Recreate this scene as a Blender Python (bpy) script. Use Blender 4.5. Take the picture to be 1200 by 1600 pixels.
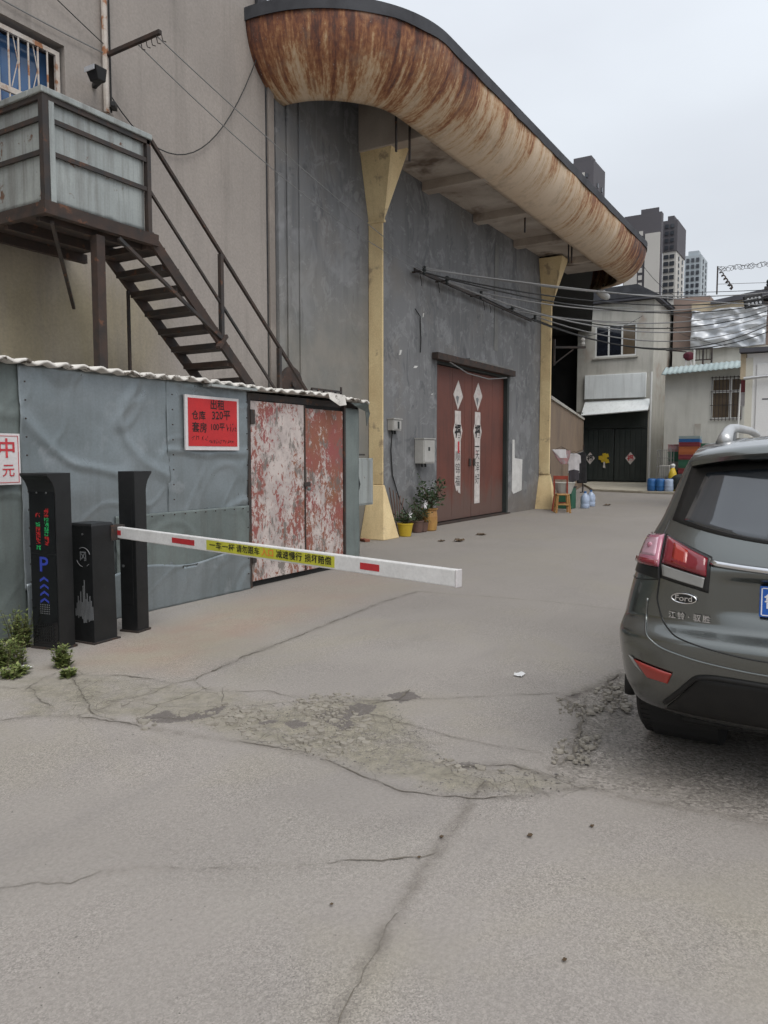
import bpy, bmesh, math, random
import numpy as np
from mathutils import Vector, Matrix, noise as mnoise

for o in list(bpy.data.objects):
    bpy.data.objects.remove(o)
scene = bpy.context.scene
COL = scene.collection
random.seed(7)
rng = np.random.default_rng(11)

# ------------------------------------------------------------------ camera
AZ = math.radians(31.24)            # heading, measured from the line of the warehouse wall (+X)
PITCH = math.atan(90 / 1200)
EYE = Vector((0, 0, 1.6))
cam_d = bpy.data.cameras.new('camera')
cam_d.sensor_fit = 'VERTICAL'
cam_d.sensor_height = 36
cam_d.sensor_width = 27
cam_d.lens = 27
cam_d.clip_start = 0.05
cam_d.clip_end = 3000
cam = bpy.data.objects.new('camera', cam_d)
COL.objects.link(cam)
FWD = Vector((math.cos(AZ) * math.cos(PITCH), math.sin(AZ) * math.cos(PITCH), -math.sin(PITCH)))
RGT = Vector((math.sin(AZ), -math.cos(AZ), 0))
UPV = RGT.cross(FWD)
cam.location = EYE
cam.rotation_euler = FWD.to_track_quat('-Z', 'Y').to_euler()
scene.camera = cam

# ------------------------------------------------------------------ sky, sun, exposure (bright overcast)
world = bpy.data.worlds.new('World')
scene.world = world
world.use_nodes = True
wt = world.node_tree
wt.nodes.clear()
SUN_EL, SUN_AZ = math.radians(54), math.radians(-122)      # azimuth from +X, counter-clockwise
w_out = wt.nodes.new('ShaderNodeOutputWorld')
w_bg = wt.nodes.new('ShaderNodeBackground')
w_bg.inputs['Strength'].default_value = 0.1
w_sky = wt.nodes.new('ShaderNodeTexSky')
w_sky.sky_type = 'NISHITA'
w_sky.sun_disc = False
w_sky.sun_elevation = SUN_EL
w_sky.sun_rotation = math.radians(90) - SUN_AZ
w_sky.air_density = 1.5
w_sky.dust_density = 4
w_tc = wt.nodes.new('ShaderNodeTexCoord')
w_map = wt.nodes.new('ShaderNodeMapping')
w_map.inputs['Scale'].default_value = (1.0, 1.0, 2.6)
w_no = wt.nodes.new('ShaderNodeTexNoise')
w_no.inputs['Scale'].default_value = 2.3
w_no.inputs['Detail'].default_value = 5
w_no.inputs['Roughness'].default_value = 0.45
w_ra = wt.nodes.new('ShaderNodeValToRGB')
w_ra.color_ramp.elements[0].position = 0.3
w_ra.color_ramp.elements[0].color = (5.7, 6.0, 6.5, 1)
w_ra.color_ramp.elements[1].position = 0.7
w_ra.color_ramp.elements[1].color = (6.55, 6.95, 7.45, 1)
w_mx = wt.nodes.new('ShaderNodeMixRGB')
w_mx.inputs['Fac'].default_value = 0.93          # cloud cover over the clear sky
wl = wt.links
wl.new(w_tc.outputs['Generated'], w_map.inputs['Vector'])
wl.new(w_map.outputs['Vector'], w_no.inputs['Vector'])
wl.new(w_no.outputs['Fac'], w_ra.inputs['Fac'])
wl.new(w_sky.outputs['Color'], w_mx.inputs['Color1'])
# overcast brightening towards the zenith, shaped to put more light on the surfaces
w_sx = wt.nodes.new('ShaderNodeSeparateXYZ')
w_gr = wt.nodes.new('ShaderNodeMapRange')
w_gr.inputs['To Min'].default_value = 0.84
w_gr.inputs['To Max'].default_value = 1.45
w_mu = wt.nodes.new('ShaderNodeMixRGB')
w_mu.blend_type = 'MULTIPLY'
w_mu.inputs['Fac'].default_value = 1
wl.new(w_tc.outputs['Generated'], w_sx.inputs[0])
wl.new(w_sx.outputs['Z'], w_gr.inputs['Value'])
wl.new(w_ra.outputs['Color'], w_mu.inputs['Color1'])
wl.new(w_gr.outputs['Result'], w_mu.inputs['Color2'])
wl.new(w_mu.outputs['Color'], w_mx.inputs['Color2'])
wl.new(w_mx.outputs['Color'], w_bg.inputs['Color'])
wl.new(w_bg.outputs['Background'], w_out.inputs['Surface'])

sun_d = bpy.data.lights.new('sun', 'SUN')
sun_d.energy = 1.5
sun_d.angle = math.radians(40)
sun_d.color = (1.0, 0.97, 0.92)
sun = bpy.data.objects.new('sun', sun_d)
COL.objects.link(sun)
sun_dir = Vector((math.cos(SUN_EL) * math.cos(SUN_AZ), math.cos(SUN_EL) * math.sin(SUN_AZ), math.sin(SUN_EL)))
sun.location = sun_dir * 60
sun.rotation_euler = (-sun_dir).to_track_quat('-Z', 'Y').to_euler()

vs = scene.view_settings
vs.view_transform = 'Standard'
vs.look = 'None'
vs.gamma = 1
vs.exposure = 0.3
vs.use_curve_mapping = False
scene.cycles.use_denoising = True
scene.cycles.max_bounces = 5
scene.cycles.diffuse_bounces = 3
scene.cycles.use_adaptive_sampling = True
scene.cycles.adaptive_threshold = 0.03

# ------------------------------------------------------------------ measuring helpers (photo pixel of the 1200 x 1600 picture -> point on a real plane)
def ray(px, py):
    return FWD + RGT * ((px - 600) / 1200) + UPV * ((800 - py) / 1200)
def gnd(px, py, z=0.0):
    d = ray(px, py)
    return EYE + d * ((z - EYE.z) / d.z)
def ony(px, py, y):
    d = ray(px, py)
    return EYE + d * (y / d.y)
def onx(px, py, x):
    d = ray(px, py)
    return EYE + d * (x / d.x)
def at(px, py, w):
    return EYE + ray(px, py) * w

# ------------------------------------------------------------------ material helpers
def nd(nt, typ, ins=None, **props):
    n = nt.nodes.new(typ)
    for k, v in props.items():
        setattr(n, k, v)
    for k, v in (ins or {}).items():
        if hasattr(v, 'is_linked') or isinstance(v, bpy.types.NodeSocket):
            nt.links.new(v, n.inputs[k])
        else:
            n.inputs[k].default_value = v
    return n
def c4(c):
    return (c[0], c[1], c[2], 1.0)
def newmat(name):
    m = bpy.data.materials.new(name)
    m.use_nodes = True
    nt = m.node_tree
    nt.nodes.clear()
    out = nd(nt, 'ShaderNodeOutputMaterial')
    b = nd(nt, 'ShaderNodeBsdfPrincipled')
    nt.links.new(b.outputs['BSDF'], out.inputs['Surface'])
    return m, nt, b
def pos(nt, scale=(1, 1, 1), src=None):
    g = src or nd(nt, 'ShaderNodeNewGeometry').outputs['Position']
    return nd(nt, 'ShaderNodeMapping', {'Vector': g, 'Scale': scale}).outputs['Vector']
def noi(nt, vec, scale, detail=4, rough=.55, dist=0.0):
    detail = min(detail, 4)
    return nd(nt, 'ShaderNodeTexNoise', {'Vector': vec, 'Scale': scale, 'Detail': detail, 'Roughness': rough, 'Distortion': dist}).outputs['Fac']
def step(nt, fac, a, b):
    return nd(nt, 'ShaderNodeMapRange', {'Value': fac, 'From Min': a, 'From Max': b, 'To Min': 0.0, 'To Max': 1.0}, clamp=True).outputs['Result']
def mth(nt, op, a, b=0.0):
    return nd(nt, 'ShaderNodeMath', {0: a, 1: b}, operation=op).outputs[0]
def mix(nt, fac, a, b, mode='MIX'):
    a = c4(a) if isinstance(a, tuple) else a
    b = c4(b) if isinstance(b, tuple) else b
    return nd(nt, 'ShaderNodeMixRGB', {'Fac': fac, 'Color1': a, 'Color2': b}, blend_type=mode).outputs['Color']
def attr(nt, name):
    return nd(nt, 'ShaderNodeAttribute', attribute_name=name).outputs['Fac']
def bump(nt, b, h, strength=.3, dist=.01):
    n = nd(nt, 'ShaderNodeBump', {'Height': h, 'Strength': strength, 'Distance': dist})
    nt.links.new(n.outputs['Normal'], b.inputs['Normal'])
def setb(nt, b, **kw):
    names = dict(col='Base Color', rough='Roughness', metal='Metallic', coat='Coat Weight', coatr='Coat Roughness', trans='Transmission Weight', ior='IOR', spec='Specular IOR Level', alpha='Alpha', emit='Emission Color', emits='Emission Strength')
    for k, v in kw.items():
        s = b.inputs[names[k]]
        if isinstance(v, tuple):
            v = c4(v)
        if isinstance(v, bpy.types.NodeSocket):
            nt.links.new(v, s)
        else:
            s.default_value = v

def surf(name, c, c2=None, sc=1.3, lo=.35, hi=.65, rough=.85, metal=0.0, bmp=.25, bsc=45, bdist=.004, streak=None, samt=.6, sscale=(4, 4, .3), spot=None, spsc=5, splo=.62, sphi=.7, fine=.1, coat=0.0, spec=.4, rvar=.0):
    """A weathered surface: two tones mixed by noise, optional run-down streaks and stains, fine grain and relief."""
    m, nt, b = newmat(name)
    p = nd(nt, 'ShaderNodeNewGeometry').outputs['Position']
    col = c4(c)
    if c2:
        f = step(nt, noi(nt, p, sc, 6, .6, .3), lo, hi)
        col = mix(nt, f, c, c2)
    if streak:
        s = step(nt, noi(nt, pos(nt, sscale, p), 1.6, 5, .65), .48, .75)
        s = mth(nt, 'MULTIPLY', s, samt)
        col = mix(nt, s, col if not isinstance(col, tuple) else c, streak)
    if spot:
        s = step(nt, noi(nt, p, spsc, 6, .65, .2), splo, sphi)
        col = mix(nt, s, col if not isinstance(col, tuple) else c, spot)
    fn = noi(nt, p, bsc, 5, .7)
    if fine:
        g = nd(nt, 'ShaderNodeMapRange', {'Value': fn, 'From Min': .25, 'From Max': .75, 'To Min': 1 - fine, 'To Max': 1 + fine}).outputs['Result']
        gc = nd(nt, 'ShaderNodeCombineColor', {0: g, 1: g, 2: g}).outputs[0]
        col = mix(nt, 1.0, col if not isinstance(col, tuple) else c, gc, 'MULTIPLY')
    setb(nt, b, col=col if not isinstance(col, tuple) else c, metal=metal, coat=coat, spec=spec)
    if rvar:
        r = nd(nt, 'ShaderNodeMapRange', {'Value': noi(nt, p, sc * 3, 4), 'From Min': .3, 'From Max': .7, 'To Min': rough - rvar, 'To Max': rough + rvar}).outputs['Result']
        setb(nt, b, rough=r)
    else:
        setb(nt, b, rough=rough)
    if bmp:
        bump(nt, b, fn, bmp, bdist)
    return m

MT = {}
MT['beige'] = surf('beige_render', (.255, .22, .195), (.205, .18, .16), sc=.55, lo=.3, hi=.7, streak=(.15, .135, .12), samt=.35, sscale=(2.2, 2.2, .22), spot=(.30, .265, .235), spsc=.9, splo=.58, sphi=.75, bmp=.35, bsc=30, bdist=.006)
MT['ochre_wall'] = surf('ochre_render', (.20, .17, .115), (.15, .13, .09), sc=.7, streak=(.095, .082, .06), samt=.6, sscale=(2.5, 2.5, .25))
MT['soffit'] = surf('soffit_plaster', (.52, .46, .40), (.36, .30, .25), sc=.9, spot=(.14, .10, .075), spsc=.7, splo=.54, sphi=.66, bmp=.15)
MT['yellow'] = surf('yellow_column_paint', (.72, .575, .33), (.62, .47, .26), sc=1.5, streak=(.42, .31, .18), samt=.35, sscale=(3, 3, .6), spot=(.40, .30, .19), spsc=2.2, splo=.60, sphi=.68, fine=.15)
MT['coping'] = surf('bitumen_coping', (.035, .036, .042), (.06, .062, .07), sc=2, rough=.8)
MT['dark_steel'] = surf('dark_painted_steel', (.028, .026, .026), (.05, .035, .028), sc=5, rough=.6, spot=(.10, .045, .025), spsc=9, splo=.6, sphi=.68)
MT['rust_steel'] = surf('rusty_steel', (.058, .036, .028), (.030, .025, .023), sc=5, rough=.8, spot=(.12, .055, .032), spsc=8, splo=.62, sphi=.70, bmp=.4)
MT['panel'] = surf('grey_sheet_metal', (.34, .365, .355), (.26, .28, .275), sc=1.4, rough=.55, metal=.15, streak=(.10, .085, .075), samt=.65, sscale=(7, 7, .35), spot=(.13, .07, .045), spsc=4.5, splo=.64, sphi=.7)
MT['galv'] = surf('galvanised_sheet', (.265, .295, .31), (.205, .235, .245), sc=1.1, rough=.36, metal=.5, bmp=.08, spot=(.32, .345, .36), spsc=2.2, splo=.6, sphi=.75, rvar=.1, streak=(.12, .12, .11), samt=.3)
MT['galv_old'] = surf('galvanised_sheet_older', (.19, .22, .21), (.14, .165, .16), sc=1.5, rough=.6, metal=.3, streak=(.09, .08, .07), samt=.5)
MT['roof_edge'] = surf('pale_roof_sheet', (.72, .69, .64), (.55, .52, .48), sc=3, rough=.7, spot=(.12, .10, .08), spsc=7, splo=.56, sphi=.62)
MT['black_box'] = surf('black_powder_coat', (.0085, .009, .0095), (.013, .0135, .014), sc=6, rough=.42, bmp=.06, bsc=300, fine=.2, spot=(.035, .033, .03), spsc=11, splo=.68, sphi=.8, rvar=.08)
MT['white_boom'] = surf('white_boom_paint', (.74, .73, .72), (.62, .61, .60), sc=3, rough=.4, bmp=.05)
MT['red_tape'] = surf('red_reflective_tape', (.50, .035, .04), (.42, .03, .035), sc=9, rough=.35, bmp=.03)
MT['yellow_tape'] = surf('yellow_green_sticker', (.56, .54, .045), (.48, .47, .05), sc=7, rough=.45, bmp=.03)
MT['ink'] = surf('black_ink', (.014, .013, .013), rough=.7, bmp=0, fine=0)
MT['orange_ink'] = surf('orange_ink', (.80, .22, .05), rough=.6, bmp=0, fine=0)
MT['red_ink'] = surf('red_ink', (.46, .04, .05), rough=.6, bmp=0, fine=0)
MT['red_paper'] = surf('red_paper', (.52, .028, .03), (.44, .026, .03), sc=5, rough=.75, bmp=.1, bsc=60)
MT['white_sign'] = surf('white_enamel_sign', (.66, .63, .63), (.58, .55, .55), sc=3, rough=.4, bmp=.03)
MT['paper'] = surf('bleached_paper', (.60, .56, .53), (.46, .42, .40), sc=7, rough=.85, spot=(.50, .30, .30), spsc=4, splo=.6, sphi=.7, bmp=.2)
MT['cream_box'] = surf('cream_enamel_box', (.42, .41, .39), (.35, .34, .32), sc=3, rough=.5, bmp=.08, spot=(.2, .14, .1), spsc=12, splo=.68, sphi=.73)
MT['whitewash'] = surf('whitewash_patch', (.62, .61, .59), (.52, .51, .49), sc=5, rough=.9)
MT['wire'] = surf('black_cable', (.022, .022, .022), rough=.7, bmp=0, fine=0)
MT['grey_wire'] = surf('grey_cable', (.20, .20, .20), rough=.7, bmp=0, fine=0)
MT['porcelain'] = surf('porcelain', (.45, .44, .42), rough=.35, bmp=0)
MT['dark_brick_wall'] = surf('brown_render', (.27, .195, .135), (.20, .145, .105), sc=.8, streak=(.14, .105, .08), samt=.4)
MT['dark_room'] = surf('unlit_interior_black', (.018, .018, .018), (.028, .027, .026), sc=1)  # near-black colour stands in for the shade inside the open bay
MT['grey_cement'] = surf('grey_cement_render', (.50, .485, .44), (.40, .385, .345), sc=.5, streak=(.20, .19, .165), samt=.5, sscale=(1.5, 1.5, .2), spot=(.33, .26, .215), spsc=.5, splo=.56, sphi=.72)
MT['cement_b'] = surf('pale_cement_render', (.56, .555, .51), (.48, .475, .435), sc=.6, streak=(.26, .25, .225), samt=.4, sscale=(1.5, 1.5, .2))
MT['tile_white'] = surf('white_fascia_board', (.80, .83, .83), (.72, .75, .75), sc=.8, rough=.5, bmp=.05, streak=(.3, .3, .29), samt=.3)
MT['mint'] = surf('mint_roof_sheet', (.33, .39, .385), (.25, .31, .31), sc=1.2, rough=.6)
MT['gate_green'] = surf('dark_green_gate_paint', (.022, .030, .028), (.034, .040, .038), sc=1, rough=.55, streak=(.06, .062, .06), samt=.4)
MT['upvc'] = surf('white_window_frame', (.62, .62, .60), rough=.45, bmp=.03)
MT['wood'] = surf('varnished_wood', (.42, .24, .085), (.34, .18, .06), sc=8, rough=.5)
MT['red_wood'] = surf('red_painted_wood', (.34, .06, .035), (.26, .05, .03), sc=6, rough=.55)
MT['blue_plastic'] = surf('blue_plastic', (.03, .13, .33), (.025, .10, .28), sc=4, rough=.4, bmp=.03)
MT['yellow_plastic'] = surf('yellow_plastic', (.58, .42, .03), (.48, .33, .03), sc=5, rough=.5, bmp=.05, spot=(.3, .2, .06), spsc=8, splo=.62, sphi=.7)
MT['clay'] = surf('glazed_clay', (.42, .24, .07), (.30, .15, .05), sc=7, rough=.5, bmp=.2)
MT['brown_clay'] = surf('brown_clay', (.15, .085, .065), (.10, .06, .05), sc=7, rough=.6)
MT['soil'] = surf('soil', (.04, .03, .022), (.06, .045, .033), sc=20, bmp=.5)
MT['stem'] = surf('plant_stem', (.09, .085, .04), (.07, .05, .03), sc=20)
MT['white_cloth'] = surf('white_cloth', (.62, .59, .60), (.52, .50, .51), sc=8, rough=.9)
MT['black_cloth'] = surf('black_cloth', (.014, .014, .016), (.025, .024, .026), sc=8, rough=.95)
MT['grey_cloth'] = surf('grey_cloth', (.055, .05, .058), rough=.95)
MT['pink_cloth'] = surf('pink_cloth', (.36, .16, .16), (.30, .26, .27), sc=9, rough=.95)
MT['orange_plastic'] = surf('orange_plastic', (.36, .11, .04), rough=.5, bmp=.04)
MT['red_plastic'] = surf('red_plastic', (.20, .035, .045), rough=.5, bmp=.04)
MT['green_plastic'] = surf('green_plastic', (.025, .10, .06), rough=.5, bmp=.04)
MT['dark_plastic'] = surf('dark_plastic', (.02, .024, .024), rough=.5, bmp=.04)
MT['mesh_wire'] = surf('grey_mesh_wire', (.25, .25, .24), rough=.55, metal=.4, bmp=.0)
MT['tower_dark'] = surf('dark_tower_cladding', (.10, .095, .105), (.088, .084, .094), sc=.05, bmp=0)
MT['tower_pale'] = surf('pale_tower_cladding', (.50, .485, .46), (.46, .445, .42), sc=.05, bmp=0)
MT['tower_glass'] = surf('tower_window_glass', (.045, .05, .06), rough=.15, bmp=0, spec=.6)
MT['tower_blue'] = surf('grey_blue_tower_cladding', (.40, .44, .47), (.36, .40, .43), sc=.05, bmp=0)
MT['brick_c'] = surf('reddish_wall_render', (.27, .20, .17), (.22, .165, .14), sc=.7)
MT['tan'] = surf('tan_board', (.50, .42, .30), (.44, .36, .25), sc=.8)
MT['slate'] = surf('slate_grey_roof', (.09, .09, .105), (.07, .07, .08), sc=1)
MT['kiosk'] = surf('white_kiosk_panel', (.74, .74, .73), (.70, .70, .69), sc=.7, rough=.45, bmp=.04)
MT['kiosk_trim'] = surf('cream_kiosk_trim', (.60, .58, .50), rough=.5, bmp=.04)
MT['brick'] = surf('broken_brick', (.28, .10, .06), (.22, .085, .055), sc=12, bmp=.5)
MT['rubble'] = surf('rubble_stone', (.24, .22, .20), (.13, .12, .11), sc=22, lo=.3, hi=.7, bmp=.5)
MT['litter'] = surf('white_litter', (.70, .70, .70), rough=.8)
MT['dead_leaf'] = surf('dead_leaf', (.09, .06, .035), rough=.9)
MT['lamp_black'] = surf('black_lamp_housing', (.012, .012, .013), rough=.5)
MT['lamp_lens'] = surf('pale_lamp_lens', (.45, .46, .48), rough=.25, bmp=0)

def leafmat(name, a, bcol):
    m, nt, b = newmat(name)
    p = nd(nt, 'ShaderNodeNewGeometry')
    r = p.outputs['Random Per Island']
    col = mix(nt, r, a, bcol)
    setb(nt, b, col=col, rough=.6)
    return m
MT['leaf'] = leafmat('weed_leaf', (.10, .155, .035), (.25, .27, .09))
MT['leaf_dark'] = leafmat('pot_plant_leaf', (.02, .045, .02), (.05, .08, .03))
MT['petal'] = surf('white_petal', (.72, .70, .70), rough=.8)

def glassmat(name, c, rough=.06):
    m, nt, b = newmat(name)
    n = noi(nt, nd(nt, 'ShaderNodeNewGeometry').outputs['Position'], 2.5, 2)
    setb(nt, b, col=mix(nt, step(nt, n, .35, .65), c, tuple(x * 1.35 for x in c)), rough=rough, spec=.65)
    return m
MT['pane'] = glassmat('dark_window_glass', (.012, .014, .02))
MT['pane_blue'] = glassmat('blue_tinted_glass', (.05, .12, .26), .12)
MT['pane_brown'] = glassmat('brown_curtained_glass', (.10, .075, .05), .15)

# plain grey render of the warehouse: blue-grey, mottled, with scuffs and paler vertical bands
def grey_wall():
    m, nt, b = newmat('blue_grey_render')
    p = nd(nt, 'ShaderNodeNewGeometry').outputs['Position']
    col = mix(nt, step(nt, noi(nt, p, .45, 6, .6, .4), .3, .7), (.185, .187, .192), (.145, .147, .150))
    col = mix(nt, mth(nt, 'MULTIPLY', step(nt, noi(nt, pos(nt, (2.4, 2.4, .2), p), 1.4, 6, .7), .46, .72), .6), col, (.080, .082, .086))
    col = mix(nt, mth(nt, 'MULTIPLY', step(nt, noi(nt, p, .9, 8, .75, .5), .52, .62), .6), col, (.245, .248, .255))
    col = mix(nt, mth(nt, 'MULTIPLY', step(nt, noi(nt, p, .8, 5, .6, .2), .55, .7), .6), col, (.19, .175, .16))
    col = mix(nt, step(nt, noi(nt, p, 9, 8, .8), .67, .70), col, (.30, .30, .30))
    col = mix(nt, mth(nt, 'MULTIPLY', step(nt, noi(nt, p, 2.1, 4, .8, 1.2), .55, .60), .55), col, (.255, .258, .262))
    col = mix(nt, mth(nt, 'MULTIPLY', step(nt, noi(nt, pos(nt, (1, 1, .55), p), 1.3, 4, .8, .8), .57, .63), .6), col, (.085, .087, .092))
    col = mix(nt, mth(nt, 'MULTIPLY', step(nt, noi(nt, pos(nt, (7, 7, .22), p), 1.5, 4, .75), .60, .68), .55), col, (.235, .238, .242))
    sx = nd(nt, 'ShaderNodeSeparateXYZ', {0: p})
    z = sx.outputs[2]
    low = step(nt, mth(nt, 'ADD', z, mth(nt, 'MULTIPLY', noi(nt, p, 2.2, 5), 1.6)), 1.7, 1.0)
    col = mix(nt, mth(nt, 'MULTIPLY', low, .5), col, (.16, .13, .105))
    wn_ = noi(nt, p, .7, 4, .6, .5)
    fx = step(nt, mth(nt, 'ADD', sx.outputs[0], mth(nt, 'MULTIPLY', wn_, 1.2)), 13.6, 12.9)
    fz = step(nt, mth(nt, 'ADD', z, mth(nt, 'MULTIPLY', wn_, 2.4)), 6.2, 4.6)
    col = mix(nt, mth(nt, 'MULTIPLY', mth(nt, 'MULTIPLY', fx, fz), .8), col, mix(nt, step(nt, noi(nt, p, 1.4, 4), .4, .6), (.235, .218, .19), (.19, .185, .165)))
    setb(nt, b, col=col, rough=.85)
    bump(nt, b, noi(nt, p, 22, 8, .7), .45, .01)
    return m
MT['grey_wall'] = grey_wall()

# rain-stained, rusty canopy fascia: u = metres along the rim, v = 0 at the rim .. 1 at the foot
def canopy_mat():
    m, nt, b = newmat('rust_streaked_fascia')
    uv = nd(nt, 'ShaderNodeUVMap', uv_map='UVMap').outputs['UV']
    s = nd(nt, 'ShaderNodeSeparateXYZ', {0: uv})
    u, v = s.outputs[0], s.outputs[1]
    def n2(fu, fv, seed, detail=3, rough=.6):
        return noi(nt, nd(nt, 'ShaderNodeCombineXYZ', {0: mth(nt, 'MULTIPLY', u, fu), 1: mth(nt, 'MULTIPLY', v, fv), 2: seed}).outputs[0], 1.0, detail, rough)
    # how far each stretch of the sheet has rusted: the near bend and the far end worst
    near = step(nt, u, 5.5, 4.3)
    far = step(nt, u, 13.6, 15.8)
    mid = mth(nt, 'MULTIPLY', mth(nt, 'MULTIPLY', step(nt, u, 10.6, 11.2), step(nt, u, 12.7, 12.0)), .55)
    zone = mth(nt, 'MAXIMUM', mth(nt, 'MAXIMUM', near, far), mid)
    run = mth(nt, 'ADD', mth(nt, 'MULTIPLY', n2(2.8, .55, 3.3, 3, .7), .78), mth(nt, 'MULTIPLY', n2(9, 1.3, 8.1, 3, .75), .60))
    speck = n2(22, 16, 1.3, 4, .75)
    s_ = mth(nt, 'ADD', run, mth(nt, 'MULTIPLY', mth(nt, 'SUBTRACT', speck, .5), .46))
    s_ = mth(nt, 'ADD', s_, mth(nt, 'MULTIPLY', mth(nt, 'SUBTRACT', .52, v), .30))
    s_ = mth(nt, 'ADD', s_, mth(nt, 'SUBTRACT', mth(nt, 'MULTIPLY', mth(nt, 'SUBTRACT', zone, .62), .22), .205))
    s_ = mth(nt, 'ADD', s_, mth(nt, 'MULTIPLY', mth(nt, 'SUBTRACT', n2(.8, 1.2, 17.0, 3), .5), .35))
    cr = nd(nt, 'ShaderNodeValToRGB', {'Fac': s_})
    el = cr.color_ramp.elements
    el[0].position, el[0].color = .30, (.63, .50, .37, 1)
    el[1].position, el[1].color = .86, (.060, .034, .030, 1)
    for ps_, cc in ((.43, (.56, .42, .285)), (.51, (.47, .30, .17)), (.565, (.34, .165, .078)), (.65, (.225, .088, .044)), (.74, (.12, .05, .036))):
        e_ = el.new(ps_)
        e_.color = c4(cc)
    col = cr.outputs['Color']
    # grime and pale scrapes
    col = mix(nt, mth(nt, 'MULTIPLY', step(nt, n2(2.4, 3.0, 41.0, 4, .7), .52, .68), .4), col, (.30, .23, .165))
    col = mix(nt, mth(nt, 'MULTIPLY', step(nt, speck, .66, .72), .55), col, (.66, .58, .48))
    # dark run-lines from single drips, wandering down to the foot
    wob = mth(nt, 'ADD', u, mth(nt, 'MULTIPLY', n2(1.5, 2.0, 51.0, 2), .10))
    ln = noi(nt, nd(nt, 'ShaderNodeCombineXYZ', {0: mth(nt, 'MULTIPLY', wob, 9.0), 1: mth(nt, 'MULTIPLY', v, .12), 2: 21.3}).outputs[0], 1.0, 2, .5)
    col = mix(nt, mth(nt, 'MULTIPLY', step(nt, ln, .68, .715), .8), col, (.085, .048, .034))
    setb(nt, b, col=col, rough=.78)
    bump(nt, b, speck, .4, .010)
    return m
MT['canopy'] = canopy_mat()

def red_door_mat():
    m, nt, b = newmat('faded_red_door_paint')
    p = nd(nt, 'ShaderNodeNewGeometry').outputs['Position']
    col = mix(nt, step(nt, noi(nt, p, .9, 5), .35, .65), (.155, .046, .030), (.11, .036, .025))
    col = mix(nt, mth(nt, 'MULTIPLY', step(nt, noi(nt, pos(nt, (5, 5, .4), p), 1.5, 6, .7), .5, .75), .7), col, (.075, .026, .020))
    z = nd(nt, 'ShaderNodeSeparateXYZ', {0: p}).outputs[2]
    wear = step(nt, mth(nt, 'ADD', z, mth(nt, 'MULTIPLY', noi(nt, pos(nt, (3, 3, 1), p), 1.3, 6, .65), 1.5)), 1.75, 1.25)
    col = mix(nt, mth(nt, 'MULTIPLY', wear, .8), col, (.115, .075, .062))
    col = mix(nt, step(nt, noi(nt, p, 13, 8, .75), .69, .72), col, (.30, .16, .12))
    setb(nt, b, col=col, rough=.6)
    bump(nt, b, noi(nt, pos(nt, (8, 8, 1), p), 6, 6), .25, .004)
    return m
MT['red_door'] = red_door_mat()

def peel_mat(name, seed, redder):
    m, nt, b = newmat(name)
    p = nd(nt, 'ShaderNodeNewGeometry').outputs['Position']
    p = nd(nt, 'ShaderNodeVectorMath', {0: p, 1: (seed, 0, 0)}).outputs[0]
    col = mix(nt, step(nt, noi(nt, p, 1.7, 5), .35, .65), (.27, .075, .07), (.24, .10, .055))
    patch = noi(nt, pos(nt, (1.3, 1.3, .55), p), 1.5, 4, .6)
    grain = noi(nt, pos(nt, (1.6, 1.6, 1), p), 11, 7, .78, .6)
    peel = step(nt, mth(nt, 'ADD', grain, mth(nt, 'MULTIPLY', patch, .95)), .93 + redder, 1.01 + redder)
    col = mix(nt, peel, col, mix(nt, step(nt, noi(nt, p, 5, 4), .4, .6), (.54, .47, .44), (.42, .36, .34)))
    bare = step(nt, mth(nt, 'ADD', noi(nt, pos(nt, (2.5, 2.5, 1.2), p), 2.3, 8, .75, .4), mth(nt, 'MULTIPLY', grain, .25)), .665, .74)
    col = mix(nt, mth(nt, 'MULTIPLY', bare, .85), col, (.135, .12, .105))
    col = mix(nt, step(nt, noi(nt, pos(nt, (9, 9, 2), p), 5, 8, .8), .63, .67), col, (.10, .04, .035))
    setb(nt, b, col=col, rough=.75)
    bump(nt, b, mth(nt, 'ADD', peel, grain), .4, .003)
    return m
MT['peel_a'] = peel_mat('peeling_pink_white_paint', 0.0, -.035)
MT['peel_b'] = peel_mat('peeling_red_paint', 5.3, .02)

def tarp_mat():
    m, nt, b = newmat('silver_tarpaulin')
    p = nd(nt, 'ShaderNodeNewGeometry').outputs['Position']
    setb(nt, b, col=mix(nt, step(nt, noi(nt, p, .8, 4), .4, .6), (.40, .425, .46), (.52, .535, .555)), rough=.42, metal=.35)
    return m
MT['tarp'] = tarp_mat()

def car_paint():
    m, nt, b = newmat('dark_grey_green_metallic')
    p = nd(nt, 'ShaderNodeNewGeometry').outputs['Position']
    fl = noi(nt, p, 900, 2, .5)
    z = nd(nt, 'ShaderNodeSeparateXYZ', {0: p}).outputs[2]
    col = mix(nt, step(nt, fl, .35, .7), (.135, .143, .136), (.190, .201, .193))
    dust = mth(nt, 'MULTIPLY', step(nt, mth(nt, 'ADD', z, mth(nt, 'MULTIPLY', noi(nt, p, 3, 5), .5)), .95, .5), .35)
    col = mix(nt, dust, col, (.085, .078, .068))
    setb(nt, b, col=col, metal=.95, rough=.27, coat=1.0, coatr=.05)
    return m
MT['car'] = car_paint()
def simple(name, c, rough=.5, metal=0.0, coat=0.0, spec=.5, emits=0.0):
    m, nt, b = newmat(name)
    p = nd(nt, 'ShaderNodeNewGeometry').outputs['Position']
    f = step(nt, noi(nt, p, 7, 4), .3, .7)
    setb(nt, b, col=mix(nt, f, tuple(x * .9 for x in c), tuple(x * 1.08 for x in c)), rough=rough, metal=metal, coat=coat, spec=spec)
    if emits:
        setb(nt, b, emit=c, emits=emits)
    return m
MT['car_glass'] = simple('tinted_rear_glass', (.03, .036, .044), .05, coat=1.0, spec=1.0)
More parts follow.
